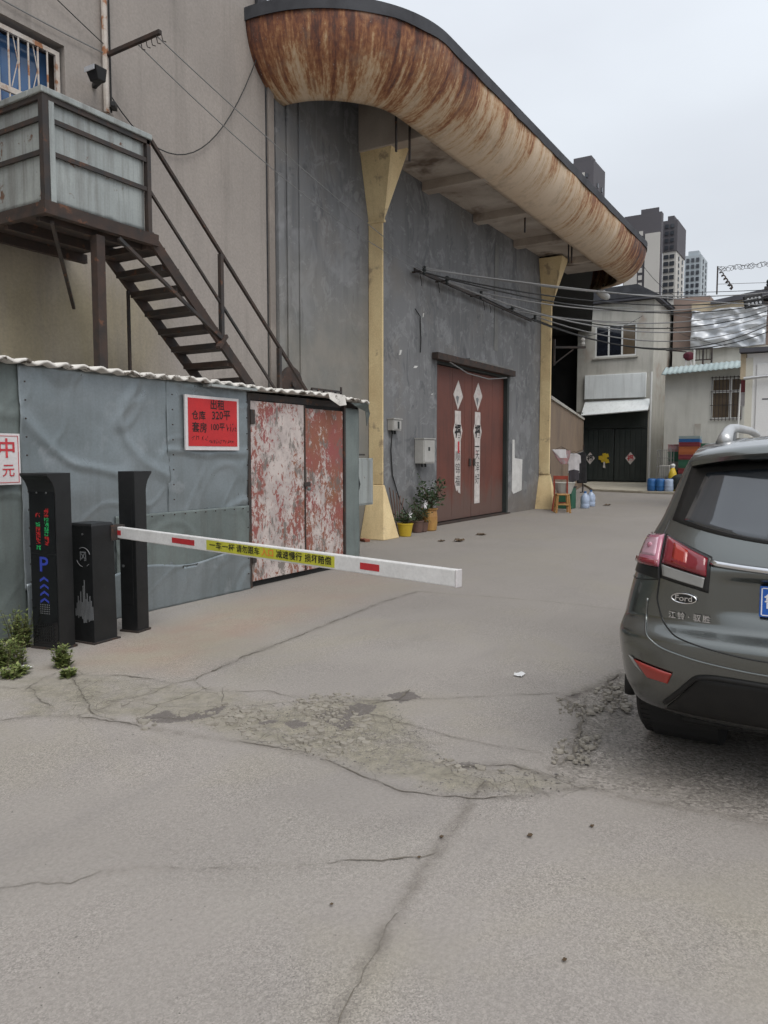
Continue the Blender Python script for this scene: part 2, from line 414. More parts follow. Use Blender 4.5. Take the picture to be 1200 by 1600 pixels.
MT['car_black'] = simple('black_car_trim', (.012, .012, .012), .35)
MT['car_plastic'] = surf('rough_black_plastic', (.009, .009, .009), (.013, .0125, .012), sc=8, rough=.6, bmp=.1, bsc=200)
MT['rubber'] = surf('tyre_rubber', (.018, .017, .017), (.03, .028, .026), sc=9, rough=.85)
MT['chrome'] = simple('chrome', (.75, .75, .76), .12, 1.0)
MT['alloy'] = simple('alloy_wheel', (.40, .40, .41), .35, .9)
MT['lamp_red'] = simple('red_lamp_lens', (.20, .012, .022), .1, coat=1.0)
MT['lamp_pink'] = simple('pinkish_clear_lamp_lens', (.42, .16, .22), .08, coat=1.0)
MT['lamp_pale'] = simple('pale_pink_lamp_core', (.50, .30, .36), .1, coat=1.0)
MT['lamp_clear'] = simple('clear_lamp_lens', (.30, .30, .29), .12, coat=1.0)
MT['lamp_orange'] = simple('red_reflector', (.34, .03, .02), .15, coat=.8)
MT['rail'] = simple('silver_roof_rail', (.50, .50, .50), .35, .7)
MT['plate_blue'] = simple('blue_plate', (.01, .10, .45), .35)
MT['plate_white'] = simple('plate_white', (.75, .75, .76), .4)
MT['screen'] = simple('black_glossy_screen', (.006, .006, .007), .12)
MT['led_red'] = simple('red_led', (.5, .02, .02), .4, emits=.12)
MT['led_green'] = simple('green_led', (.02, .42, .12), .4, emits=.10)
MT['blue_ink'] = simple('blue_marking', (.03, .05, .33), .4)
MT['grey_ink'] = simple('grey_marking', (.15, .155, .16), .5)
MT['jug'] = simple('pale_blue_water_jug', (.35, .42, .55), .2)

# ------------------------------------------------------------------ mesh helpers: everything is measured in world metres
class MB:
    def __init__(s):
        s.v, s.f, s.uv = [], [], None
    def add(s, vs_, fs):
        n = len(s.v)
        s.v += [tuple(v) for v in vs_]
        s.f += [tuple(i + n for i in f) for f in fs]
        return s
    def box(s, x0, x1, y0, y1, z0, z1):
        return s.add([(x0, y0, z0), (x1, y0, z0), (x1, y1, z0), (x0, y1, z0), (x0, y0, z1), (x1, y0, z1), (x1, y1, z1), (x0, y1, z1)],
                     [(0, 3, 2, 1), (4, 5, 6, 7), (0, 1, 5, 4), (1, 2, 6, 5), (2, 3, 7, 6), (3, 0, 4, 7)])
    def frustum(s, r0, z0, r1, z1):      # r = (x0, x1, y0, y1)
        a, b = r0, r1
        return s.add([(a[0], a[2], z0), (a[1], a[2], z0), (a[1], a[3], z0), (a[0], a[3], z0), (b[0], b[2], z1), (b[1], b[2], z1), (b[1], b[3], z1), (b[0], b[3], z1)],
                     [(0, 3, 2, 1), (4, 5, 6, 7), (0, 1, 5, 4), (1, 2, 6, 5), (2, 3, 7, 6), (3, 0, 4, 7)])
    def beam(s, p, q, w, h=None, up=(0, 0, 1)):
        h = h or w
        p, q = Vector(p), Vector(q)
        d = (q - p).normalized()
        u = Vector(up)
        if abs(d.dot(u)) > .99:
            u = Vector((1, 0, 0))
        a = d.cross(u).normalized() * (w / 2)
        b = a.cross(d).normalized() * (h / 2)
        vs_ = [p - a - b, p + a - b, p + a + b, p - a + b, q - a - b, q + a - b, q + a + b, q - a + b]
        return s.add(vs_, [(0, 1, 2, 3), (7, 6, 5, 4), (0, 4, 5, 1), (1, 5, 6, 2), (2, 6, 7, 3), (3, 7, 4, 0)])
    def tube(s, pts, r, n=6, cap=True):
        pts = [Vector(p) for p in pts]
        rs = r if isinstance(r, (list, tuple)) else [r] * len(pts)
        rings, prev = [], None
        base = len(s.v)
        for i, p in enumerate(pts):
            d = (pts[min(i + 1, len(pts) - 1)] - pts[max(i - 1, 0)]).normalized()
            if prev is None:
                a = d.orthogonal().normalized()
            else:
                a = (prev - d * prev.dot(d))
                a = a.normalized() if a.length > 1e-6 else d.orthogonal().normalized()
            prev = a
            b = d.cross(a)
            s.v += [tuple(p + (a * math.cos(2 * math.pi * k / n) + b * math.sin(2 * math.pi * k / n)) * rs[i]) for k in range(n)]
        for i in range(len(pts) - 1):
            for k in range(n):
                k2 = (k + 1) % n
                s.f.append((base + i * n + k, base + i * n + k2, base + (i + 1) * n + k2, base + (i + 1) * n + k))
        if cap:
            s.f.append(tuple(base + k for k in reversed(range(n))))
            s.f.append(tuple(base + (len(pts) - 1) * n + k for k in range(n)))
        return s
    def lathe(s, prof, n=16, c=(0, 0, 0), axis='z'):
        base = len(s.v)
        for r, z in prof:
            for k in range(n):
                a = 2 * math.pi * k / n
                x, y = r * math.cos(a), r * math.sin(a)
                p = (x, y, z) if axis == 'z' else ((x, z, y) if axis == 'y' else (z, x, y))
                s.v.append((c[0] + p[0], c[1] + p[1], c[2] + p[2]))
        for i in range(len(prof) - 1):
            for k in range(n):
                k2 = (k + 1) % n
                s.f.append((base + i * n + k, base + i * n + k2, base + (i + 1) * n + k2, base + (i + 1) * n + k))
        s.f.append(tuple(base + k for k in reversed(range(n))))
        s.f.append(tuple(base + (len(prof) - 1) * n + k for k in range(n)))
        return s
    def grid(s, fn, nu, nv, closed=False):
        base = len(s.v)
        for i in range(nu + 1):
            for j in range(nv + 1):
                s.v.append(tuple(fn(i / nu, j / nv)))
        for i in range(nu):
            for j in range(nv):
                a = base + i * (nv + 1) + j
                s.f.append((a, a + nv + 1, a + nv + 2, a + 1))
        return s
    def prism(s, poly, y0, y1, plane='xz'):
        n = len(poly)
        mk = {'xz': lambda a, b, t: (a, t, b), 'yz': lambda a, b, t: (t, a, b), 'xy': lambda a, b, t: (a, b, t)}[plane]
        vs_ = [mk(a, b, y0) for a, b in poly] + [mk(a, b, y1) for a, b in poly]
        fs = [tuple(range(n)), tuple(reversed(range(n, 2 * n)))] + [(i + n, (i + 1) % n + n, (i + 1) % n, i) for i in range(n)]
        return s.add(vs_, fs)
    def build(s, name, mat, parent=None, smooth=False, bevel=0, solid=0):
        me = bpy.data.meshes.new(name)
        me.from_pydata(s.v, [], s.f)
        bm = bmesh.new()
        bm.from_mesh(me)
        bmesh.ops.recalc_face_normals(bm, faces=bm.faces)
        bm.to_mesh(me)
        bm.free()
        if s.uv:
            lay = me.uv_layers.new(name='UVMap')
            for l in me.loops:
                lay.data[l.index].uv = s.uv[l.vertex_index]
        if smooth:
            me.polygons.foreach_set('use_smooth', [True] * len(me.polygons))
        me.materials.append(MT[mat] if isinstance(mat, str) else mat)
        o = bpy.data.objects.new(name, me)
        COL.objects.link(o)
        if parent:
            adopt(o, parent)
        if solid:
            md = o.modifiers.new('thickness', 'SOLIDIFY')
            md.thickness = solid
            md.offset = 0
        if bevel:
            md = o.modifiers.new('soft_edge', 'BEVEL')
            md.width = bevel
            md.segments = 2
            md.limit_method = 'ANGLE'
        return o
def adopt(o, parent):
    o.parent = parent
    if parent.parent is None and parent.type == 'EMPTY':
        o.location = o.location - parent.location
def thing(name, label, cat, loc, group=None):
    o = bpy.data.objects.new(name, None)
    o.empty_display_size = .2
    COL.objects.link(o)
    o.location = loc
    return tag(o, label, cat, group)
def tag(o, label, cat, group=None, kind=None):
    if label:
        o['label'] = label
    if cat:
        o['category'] = cat
    if group:
        o['group'] = group
    if kind:
        o['kind'] = kind
    return o
def piece(o, parent, off):
    """a copy of a part, sharing its mesh, moved by off"""
    c = o.copy()
    COL.objects.link(c)
    c.parent = parent
    c.location = o.location + Vector(off)
    return c
def text(name, body, mat, parent, origin, right, up, size, thick=.0015, sx=1.0, align='CENTER', bold=0.0, spacing=1.0):
    """flat lettering as a mesh: origin = centre of the line, right / up = unit vectors"""
    cu = bpy.data.curves.new(name, 'FONT')
    cu.body = body
    cu.size = 1
    cu.align_x = align
    cu.align_y = 'CENTER'
    cu.extrude = 0.0
    cu.offset = bold
    cu.space_character = spacing
    cu.resolution_u = 3
    tmp = bpy.data.objects.new(name, cu)
    COL.objects.link(tmp)
    dg = bpy.context.evaluated_depsgraph_get()
    me = bpy.data.meshes.new_from_object(tmp.evaluated_get(dg))
    bpy.data.objects.remove(tmp)
    bpy.data.curves.remove(cu)
    r, u = Vector(right).normalized(), Vector(up).normalized()
    n = r.cross(u)
    o0 = Vector(origin)
    for v in me.vertices:
        v.co = o0 + r * (v.co.x * size * sx) + u * (v.co.y * size) + n * thick
    me.materials.clear()
    me.materials.append(MT[mat])
    for p in me.polygons:
        p.material_index = 0
    me.name = name
    ob = bpy.data.objects.new(name, me)
    COL.objects.link(ob)
    if parent:
        adopt(ob, parent)
    return ob

# ================================================================== THE SETTING: ground
def seg_dist(P, poly, closed=False):
    d = np.full(len(P), 1e9)
    n = len(poly)
    for i in range(n if closed else n - 1):
        a, b = np.array(poly[i]), np.array(poly[(i + 1) % n])
        ab = b - a
        t = np.clip(((P - a) @ ab) / max(ab @ ab, 1e-9), 0, 1)
        d = np.minimum(d, np.linalg.norm(P - (a + t[:, None] * ab), axis=1))
    return d
def inside(P, poly):
    r = np.zeros(len(P), bool)
    n = len(poly)
    for i in range(n):
        (x1, y1), (x2, y2) = poly[i], poly[(i + 1) % n]
        c = ((y1 > P[:, 1]) != (y2 > P[:, 1])) & (P[:, 0] < (x2 - x1) * (P[:, 1] - y1) / (y2 - y1 + 1e-12) + x1)
        r ^= c
    return r
def gpoly(px):
    return [tuple(gnd(a, b).xy) for a, b in px]
def soft(P, px, feather):
    poly = gpoly(px)
    d = seg_dist(P, poly, True)
    s = np.where(inside(P, poly), d, -d)
    return np.clip(s / feather + .5, 0, 1)

CR = {  # cracks and slab joints, traced on the paving
 'joint_a': ([(652, 924), (600, 940), (550, 960), (500, 980), (450, 1000), (395, 1021), (345, 1043), (302, 1062)], .014),
 'joint_b': ([(302, 1062), (318, 1077), (370, 1081), (420, 1081), (470, 1090), (520, 1089), (570, 1096), (640, 1094), (700, 1091), (800, 1086), (880, 1083)], .007),
 'crack_c': ([(112, 1053), (150, 1056), (190, 1055), (235, 1061), (272, 1069), (302, 1062)], .012),
 'crack_d': ([(108, 1038), (116, 1060), (126, 1082), (140, 1108), (150, 1118)], .014),
 'joint_e': ([(0, 1128), (30, 1123), (65, 1119), (110, 1119), (150, 1124), (205, 1133), (300, 1149), (380, 1160), (450, 1173), (500, 1185), (545, 1203), (600, 1228), (640, 1240), (700, 1245), (770, 1247), (830, 1246), (880, 1232), (930, 1230), (960, 1240), (1040, 1256), (1120, 1271), (1200, 1287), (1300, 1305)], .010),
 'joint_f': ([(757, 1222), (730, 1260), (703, 1300), (683, 1330), (640, 1392), (603, 1455), (560, 1535), (520, 1600)], .004),
 'crack_g': ([(0, 1389), (60, 1380), (110, 1379), (160, 1363), (220, 1356), (300, 1357), (400, 1356), (480, 1352), (560, 1346), (620, 1342), (684, 1333)], .006),
 'crack_h': ([(972, 1054), (940, 1070), (905, 1081), (880, 1092), (900, 1102), (908, 1120), (902, 1150), (893, 1176), (868, 1197)], .022),
 'crack_i': ([(688, 1191), (715, 1199), (745, 1196), (800, 1194), (822, 1203), (850, 1211), (885, 1215)], .014),
 'joint_j': ([(652, 924), (700, 928), (760, 932), (820, 937), (880, 942), (970, 953)], .010),
 'crack_k': ([(0, 1074), (22, 1076), (48, 1073), (58, 1090), (80, 1106), (76, 1118)], .007),
 'crack_l': ([(58, 1066), (40, 1078), (48, 1073), (70, 1060), (92, 1050)], .006),
 'crack_m': ([(150, 1118), (180, 1126), (205, 1133), (240, 1122), (290, 1124)], .009),
 'crack_n': ([(520, 1089), (560, 1110), (640, 1132), (700, 1150), (760, 1163), (850, 1178)], .005),
 'crack_o': ([(580, 1100), (620, 1092), (640, 1078)], .012),
 'crack_p': ([(272, 1069), (230, 1085), (180, 1096), (145, 1112)], .005),
 'crack_q': ([(420, 1170), (470, 1160), (540, 1150), (610, 1160), (690, 1162)], .005),
}
xs = np.concatenate([-np.geomspace(600, 3, 26), np.arange(-2.4, 1.6, .4), np.arange(1.6, 9.5, .035), np.arange(9.5, 14, .12), np.arange(14, 46, .6), np.geomspace(46.6, 900, 24)])
ys = np.concatenate([-np.geomspace(600, 6, 26), np.arange(-5.6, -2.6, .3), np.arange(-2.6, 6.3, .035), np.arange(6.3, 9, .12), np.arange(9, 24, .8), np.geomspace(25, 700, 22)])
GX, GY = np.meshgrid(xs, ys, indexing='ij')
P = np.stack([GX.ravel(), GY.ravel()], 1)
RUB = [(972, 1050), (905, 1082), (884, 1092), (910, 1120), (900, 1160), (868, 1197), (900, 1225), (960, 1236), (1040, 1252), (1120, 1267), (1300, 1300), (1500, 1250), (1400, 1080)]
DIRT = [(350, 1120), (460, 1095), (600, 1085), (650, 1130), (690, 1185), (760, 1200), (890, 1205), (905, 1090), (970, 1056), (990, 1120), (915, 1180), (905, 1232), (830, 1246), (700, 1243), (560, 1205), (450, 1172), (380, 1158)]
DIRT2 = [(0, 1060), (120, 1045), (300, 1060), (420, 1085), (480, 1100), (420, 1165), (205, 1132), (0, 1126)]
MUD = [[(600, 1085), (638, 1078), (660, 1090), (625, 1100)], [(440, 1128), (470, 1122), (486, 1132), (452, 1140)], [(700, 1192), (745, 1190), (760, 1200), (715, 1204)], [(880, 1085), (912, 1078), (905, 1092)], [(222, 1122), (262, 1108), (285, 1120), (330, 1105), (356, 1100), (345, 1118), (290, 1128), (250, 1132)], [(488, 1118), (520, 1108), (560, 1098), (592, 1102), (580, 1116), (548, 1124), (560, 1134), (535, 1144), (510, 1130)], [(395, 1128), (430, 1124), (440, 1130), (405, 1135)]]
PINK = [(100, 1040), (190, 1000), (390, 935), (560, 890), (640, 915), (420, 985), (280, 1050)]
rub = soft(P, RUB, .45)
dirt = np.maximum(soft(P, DIRT, .35), .75 * soft(P, DIRT2, .4))
mud = np.max([soft(P, m, .05) for m in MUD], axis=0)
pink = soft(P, PINK, .5)
jag = np.array([mnoise.fractal(Vector((x * 3.1, y * 3.1, 0)), 1.0, 2.0, 4) if (r > 0 or d > 0) else 0 for x, y, r, d in zip(P[:, 0], P[:, 1], rub, dirt)])
near_ = (P[:, 0] > 1) & (P[:, 0] < 9.6) & (P[:, 1] > -3) & (P[:, 1] < 7)
Pn = P[near_]
stain = np.zeros(len(P))
sn = np.zeros(len(Pn))
for key, (px, w_) in CR.items():
    wd = {'joint_f': .030, 'joint_e': .030, 'joint_a': .035, 'crack_h': .05, 'crack_i': .035}.get(key, .018)
    st_ = {'joint_f': 1.0, 'joint_e': .65, 'joint_a': .75, 'crack_h': .9, 'crack_i': .8}.get(key, .45)
    sn = np.maximum(sn, st_ * np.exp(-(seg_dist(Pn, gpoly(px)) / wd) ** 2))
stain[near_] = sn
z = np.zeros(len(P))
z -= rub * (.016 + .010 * jag)
z += dirt * .004 * jag
ground_me = bpy.data.meshes.new('ground')
nx, ny = len(xs), len(ys)
I = (np.arange(nx - 1)[:, None] * ny + np.arange(ny - 1)[None, :]).ravel()
F4 = np.stack([I, I + ny, I + ny + 1, I + 1], 1)
ground_me.vertices.add(len(P))
ground_me.vertices.foreach_set('co', np.column_stack([P, z]).astype(np.float32).ravel())
ground_me.loops.add(F4.size)
ground_me.loops.foreach_set('vertex_index', F4.astype(np.int32).ravel())
ground_me.polygons.add(len(F4))
ground_me.polygons.foreach_set('loop_start', np.arange(0, F4.size, 4, dtype=np.int32))
ground_me.polygons.foreach_set('use_smooth', np.ones(len(F4), bool))
ground_me.update(calc_edges=True)
ground_me.validate()
for nme, arr in (('rubble', rub), ('dirt', dirt), ('mud', mud), ('pink', pink), ('stain', stain)):
    a = ground_me.attributes.new(nme, 'FLOAT', 'POINT')
    a.data.foreach_set('value', arr.astype(np.float32))

def ground_mat():
    m, nt, b = newmat('old_concrete_paving')
    p = nd(nt, 'ShaderNodeNewGeometry').outputs['Position']
    R_, D_, U_, K_ = attr(nt, 'rubble'), attr(nt, 'dirt'), attr(nt, 'mud'), attr(nt, 'pink')
    big = noi(nt, p, .35, 5, .55, .4)
    col = mix(nt, step(nt, big, .32, .68), (.326, .297, .271), (.266, .244, .224))
    col = mix(nt, mth(nt, 'MULTIPLY', step(nt, noi(nt, p, 1.7, 6, .65, .3), .5, .75), .45), col, (.24, .219, .20))
    col = mix(nt, mth(nt, 'MULTIPLY', step(nt, noi(nt, p, .9, 4, .6), .5, .72), .35), col, (.32, .298, .265))
    col = mix(nt, mth(nt, 'MULTIPLY', K_, .75), col, mix(nt, step(nt, noi(nt, p, 2.2, 5), .4, .62), (.335, .285, .215), (.33, .245, .19)))
    col = mix(nt, mth(nt, 'MULTIPLY', step(nt, noi(nt, p, .6, 4, .6, .6), .5, .66), .5), col, (.315, .285, .225))
    col = mix(nt, mth(nt, 'MULTIPLY', step(nt, noi(nt, pos(nt, (.5, 2.2, 1), p), .9, 4, .6), .55, .7), .35), col, (.235, .218, .205))
    X_ = nd(nt, 'ShaderNodeSeparateXYZ', {0: p}).outputs[0]
    old = step(nt, mth(nt, 'ADD', X_, mth(nt, 'MULTIPLY', noi(nt, p, .8, 4, .6), 1.6)), 6.2, 8.0)
    col = mix(nt, mth(nt, 'MULTIPLY', old, .55), col, (.218, .198, .178))
    # exposed fine aggregate
    ag = nd(nt, 'ShaderNodeTexVoronoi', {'Vector': p, 'Scale': 190.0}).outputs['Color']
    agv = nd(nt, 'ShaderNodeSeparateColor', {0: ag}).outputs[0]
    worn = step(nt, noi(nt, p, 1.3, 4), .35, .62)
    f1 = nd(nt, 'ShaderNodeMapRange', {'Value': agv, 'To Min': .72, 'To Max': 1.26}).outputs['Result']
    f1 = nd(nt, 'ShaderNodeMix', {0: worn, 2: 1.0, 3: f1}).outputs[0]
    fg = noi(nt, p, 55, 6, .75)
    f2 = nd(nt, 'ShaderNodeMapRange', {'Value': fg, 'From Min': .3, 'From Max': .7, 'To Min': .86, 'To Max': 1.14}).outputs['Result']
    ff = mth(nt, 'MULTIPLY', f1, f2)
    # yellowish soil washed over the broken middle band
    dn = step(nt, mth(nt, 'ADD', mth(nt, 'MULTIPLY', D_, .75), mth(nt, 'MULTIPLY', noi(nt, p, 4.5, 7, .7, .4), .7)), .72, 1.0)
    col = mix(nt, mth(nt, 'MULTIPLY', dn, .8), col, mix(nt, step(nt, noi(nt, p, 14, 5), .4, .6), (.285, .260, .202), (.205, .188, .146)))
    # loose broken surface under and beside the car
    st = nd(nt, 'ShaderNodeTexVoronoi', {'Vector': p, 'Scale': 62.0})
    stc = nd(nt, 'ShaderNodeSeparateColor', {0: st.outputs['Color']}).outputs[0]
    stone = mix(nt, stc, (.15, .135, .12), (.37, .338, .305))
    rn = step(nt, mth(nt, 'ADD', R_, mth(nt, 'MULTIPLY', mth(nt, 'SUBTRACT', noi(nt, p, 6, 6, .7), .5), 1.2)), .35, .6)
    rn2 = mth(nt, 'MULTIPLY', step(nt, mth(nt, 'ADD', mth(nt, 'MULTIPLY', D_, .5), noi(nt, p, 3.2, 6, .7)), .98, 1.1), .8)
    rr = mth(nt, 'MAXIMUM', rn, rn2)
    stone = mix(nt, mth(nt, 'MULTIPLY', step(nt, noi(nt, p, 5, 4, .7), .45, .6), .6), stone, (.235, .215, .19))
    col = mix(nt, mth(nt, 'MULTIPLY', rr, .88), col, stone)
    mn = step(nt, mth(nt, 'ADD', mth(nt, 'MULTIPLY', U_, .55), mth(nt, 'MULTIPLY', noi(nt, p, 16, 4, .8, .6), 1.3)), .98, 1.06)
    col = mix(nt, mth(nt, 'MULTIPLY', mn, .9), col, (.14, .124, .116))
    # crazing in the broken corner by the barrier
    wv = nd(nt, 'ShaderNodeMixRGB', {'Fac': .12, 'Color1': p, 'Color2': nd(nt, 'ShaderNodeTexNoise', {'Vector': p, 'Scale': 3.0, 'Detail': 4.0}).outputs['Color']}).outputs[0]
    vo = nd(nt, 'ShaderNodeTexVoronoi', {'Vector': wv, 'Scale': 2.6}, feature='DISTANCE_TO_EDGE').outputs['Distance']
    cz = mth(nt, 'MULTIPLY', step(nt, vo, .012, .004), step(nt, D_, .3, .6))
    cz = mth(nt, 'MULTIPLY', cz, step(nt, noi(nt, p, 1.5, 3), .45, .6))
    col = mix(nt, mth(nt, 'MULTIPLY', cz, .7), col, (.09, .078, .062))
    sn_ = mth(nt, 'MULTIPLY', attr(nt, 'stain'), step(nt, noi(nt, p, 7, 4, .7), .28, .62))
    col = mix(nt, mth(nt, 'MULTIPLY', sn_, .75), col, (.135, .118, .10))
    # crumbled edges: a mosaic of small flakes along the broken band
    fk = nd(nt, 'ShaderNodeTexVoronoi', {'Vector': wv, 'Scale': 9.0}, feature='DISTANCE_TO_EDGE').outputs['Distance']
    fkm = mth(nt, 'MULTIPLY', mth(nt, 'MULTIPLY', step(nt, fk, .03, .008), step(nt, D_, .35, .7)), step(nt, noi(nt, p, 2.4, 4), .47, .58))
    col = mix(nt, mth(nt, 'MULTIPLY', fkm, .65), col, (.12, .105, .082))
    # small dark specks and pale scuffs
    col = mix(nt, step(nt, noi(nt, p, 38, 3, .6), .725, .74), col, (.11, .10, .09))
    col = mix(nt, mth(nt, 'MULTIPLY', step(nt, noi(nt, p, 2.6, 7, .8), .70, .76), .6), col, (.50, .48, .46))
    gc = nd(nt, 'ShaderNodeCombineColor', {0: ff, 1: ff, 2: ff}).outputs[0]
    col = mix(nt, 1.0, col, gc, 'MULTIPLY')
    setb(nt, b, col=col, rough=.88, spec=.3)
    h = mth(nt, 'ADD', mth(nt, 'MULTIPLY', fg, .6), mth(nt, 'MULTIPLY', agv, .25))
    h = mth(nt, 'ADD', h, mth(nt, 'MULTIPLY', mth(nt, 'MULTIPLY', R_, mth(nt, 'SUBTRACT', .6, st.outputs['Distance'])), 1.6))
    bump(nt, b, h, .5, .008)
    return m
MT['ground'] = ground_mat()
MT['crack_soil'] = surf('crack_dirt', (.115, .10, .082), (.18, .16, .13), sc=9, bmp=.5)
ground_me.materials.append(MT['ground'])
ground = bpy.data.objects.new('ground', ground_me)
COL.objects.link(ground)
tag(ground, None, None, kind='structure')

def crack_ribbon(px, w, seed):
    rnd = random.Random(seed)
    pts = [gnd(a, b) for a, b in px]
    out = []
    for a, b in zip(pts[:-1], pts[1:]):
        n = max(2, int((b - a).length / .03))
        for k in range(n):
            out.append(a.lerp(b, k / n))
    out.append(pts[-1])
    mb = MB()
    n = len(out)
    for i, q in enumerate(out):
        d = (out[min(i + 1, n - 1)] - out[max(i - 1, 0)]).normalized()
        s = Vector((-d.y, d.x, 0))
        j = mnoise.noise(Vector((i * .22, seed * 7.3, 0))) * .03 + mnoise.noise(Vector((i * .9, seed * 5.3, 2))) * .012 + rnd.uniform(-.005, .005)
        ww = w * max(.04, .25 + 1.3 * mnoise.noise(Vector((i * .13, seed * 3.1, 5))) + rnd.uniform(0, .5))
        if rnd.random() < .05:
            ww *= 2.4
        if i in (0, n - 1):
            ww = .001
        c = q + s * j
        mb.v += [tuple(c - s * ww * rnd.uniform(.5, 1.3) + Vector((0, 0, .004))), tuple(c + s * ww * rnd.uniform(.5, 1.3) + Vector((0, 0, .004)))]
    mb.f = [(2 * i, 2 * i + 2, 2 * i + 3, 2 * i + 1) for i in range(n - 1)]
    return mb.build('crack', 'crack_soil', ground)
for i, (k, (px, w)) in enumerate(CR.items()):
    crack_ribbon(px, w * .40, i + 1)

# loose stones in the broken strip (nobody could count them)
def stones():
    mb = MB()
    octa = [Vector(v) for v in ((1, 0, 0), (-1, 0, 0), (0, 1, 0), (0, -1, 0), (0, 0, 1), (0, 0, -1))]
    of = [(0, 2, 4), (2, 1, 4), (1, 3, 4), (3, 0, 4), (2, 0, 5), (1, 2, 5), (3, 1, 5), (0, 3, 5)]
    rnd = random.Random(5)
    polys = [(gpoly(RUB), 3600, .004, .013), (gpoly(DIRT), 1500, .003, .009), (gpoly([(0, 1040), (1200, 1040), (1200, 1590), (0, 1590)]), 160, .002, .006)]
    for poly, cnt, r0, r1 in polys:
        pa = np.array(poly)
        lo, hi = pa.min(0), pa.max(0)
        Q = rng.uniform(lo, hi, (cnt * 4, 2))
        Q = Q[inside(Q, poly)][:cnt]
        for x, y in Q:
            r = r0 + (r1 - r0) * rnd.random() ** 3
            rot = Matrix.Rotation(rnd.uniform(0, 6.3), 3, 'Z')
            sq = Vector((rnd.uniform(.7, 1.4), rnd.uniform(.7, 1.2), rnd.uniform(.4, .8)))
            zz = r * .15 - (.02 if poly is polys[0][0] else 0)
            mb.add([Vector((x, y, zz)) + rot @ Vector((v.x * sq.x, v.y * sq.y, v.z * sq.z)) * r * rnd.uniform(.8, 1.2) for v in octa], of)
    o = mb.build('loose_gravel', 'rubble')
    tag(o, 'loose grey stones strewn over the broken paving beside the car', 'gravel', kind='stuff')
stones()

def flakes():
    mb = MB()
    rnd = random.Random(17)
    regs = [(gpoly(DIRT), 480, .007, .036), (gpoly([(865, 1070), (915, 1075), (930, 1120), (920, 1190), (880, 1215), (850, 1195), (880, 1150)]), 90, .007, .024), (gpoly([(200, 1095), (360, 1090), (600, 1080), (650, 1110), (560, 1150), (350, 1140), (220, 1140)]), 240, .007, .042)]
    for poly, cnt, r0, r1 in regs:
        pa = np.array(poly)
        lo, hi = pa.min(0), pa.max(0)
        Q = rng.uniform(lo, hi, (cnt * 6, 2))
        Q = Q[inside(Q, poly)]
        Q = [q for q in Q if mnoise.noise(Vector((q[0] * 2.2, q[1] * 2.2, 9))) > .02][:cnt]
        for x, y in Q:
            r = r0 + (r1 - r0) * rnd.random() ** 2.5
            n = rnd.choice((4, 5, 6))
            a0 = rnd.uniform(0, 6.3)
            tx, ty = rnd.uniform(-.12, .12), rnd.uniform(-.12, .12)
            ring = []
            for k in range(n):
                a = a0 + 6.283 * k / n + rnd.uniform(-.3, .3)
                rr = r * rnd.uniform(.55, 1.1)
                ring.append((rr * math.cos(a), rr * math.sin(a)))
            h = rnd.uniform(.004, .012) * (.5 + r / r1)
            vs_ = [(x + a, y + b, -.004) for a, b in ring] + [(x + a * .88, y + b * .88, h + a * tx + b * ty) for a, b in ring]
            mb.add(vs_, [tuple(range(n, 2 * n))] + [(k, (k + 1) % n, (k + 1) % n + n, k + n) for k in range(n)])
    o = mb.build('concrete_flakes', MT['flake'])
    tag(o, 'flaked chips of broken concrete along the crumbled strip of paving', 'rubble', kind='stuff')
MT['flake'] = surf('concrete_flake', (.315, .288, .245), (.235, .213, .18), sc=9, lo=.35, hi=.65, bmp=.4)
flakes()

# ================================================================== warehouse with the rolled canopy
WY = 7.9
ware = thing('warehouse', 'blue-grey rendered warehouse under the long rust-streaked rolled canopy', 'warehouse', (16, WY + .2, 0))
ZR, ZB, PO, INS = 8.03, 7.12, 2.2, .85      # rim and foot height, projection, depth of the roll
XA, XB = 11.3, 24.8                        # centres of the two rounded corners
DX0, DX1, DZ = 15.28, 19.5, 3.70            # door opening
w = MB()
w.box(9.75, DX0, WY, WY + .3, 0, 8.1)
w.box(DX1, 22.72, WY, WY + .3, 0, 8.1)
w.box(DX0, DX1, WY, WY + .3, DZ, 8.1)
w.box(22.42, 22.72, WY + .3, 20, 0, 8.1)
w.build('wall', 'grey_wall', ware)
for (a, b, d) in ((9.53, 9.66, .05), (9.70, 9.84, .09), (10.0, 10.10, .03), (10.32, 10.48, .03)):
    MB().box(a, b, WY - d, WY - .002, 0, 7.6 if d < .06 else 6.0).build('pilaster_strip', 'beige' if a < 9.6 else 'grey_wall', ware, bevel=.01)
MT['pale_band'] = surf('pale_cement_band', (.20, .20, .19), (.15, .15, .148), sc=2.2, streak=(.11, .11, .11), samt=.6, sscale=(7, 7, .4))
MB().box(18.42, 18.66, WY - .012, WY - .002, 4.25, 6.9).build('pilaster_strip', 'pale_band', ware)
def rim(e, u):
    """plan of the canopy edge, inset by e; u in 0..1 along the whole rim"""
    r = PO - e
    L1, L2 = math.pi / 2 * PO, XB - XA
    s = u * (2 * L1 + L2)
    if s < L1:
        a = s / PO
        return Vector((XA - r * math.cos(a), WY - r * math.sin(a), 0))
    if s < L1 + L2:
        return Vector((XA + s - L1, WY - r, 0))
    a = (s - L1 - L2) / PO
    return Vector((XB + r * math.sin(a), WY - r * math.cos(a), 0))
LR = math.pi * PO + XB - XA
fas = MB()
NU, NV = 170, 14
fas.uv = []
def wav(u):
    return .012 * math.sin(u * 61) + .02 * mnoise.noise(Vector((u * 24, 2, 0)))
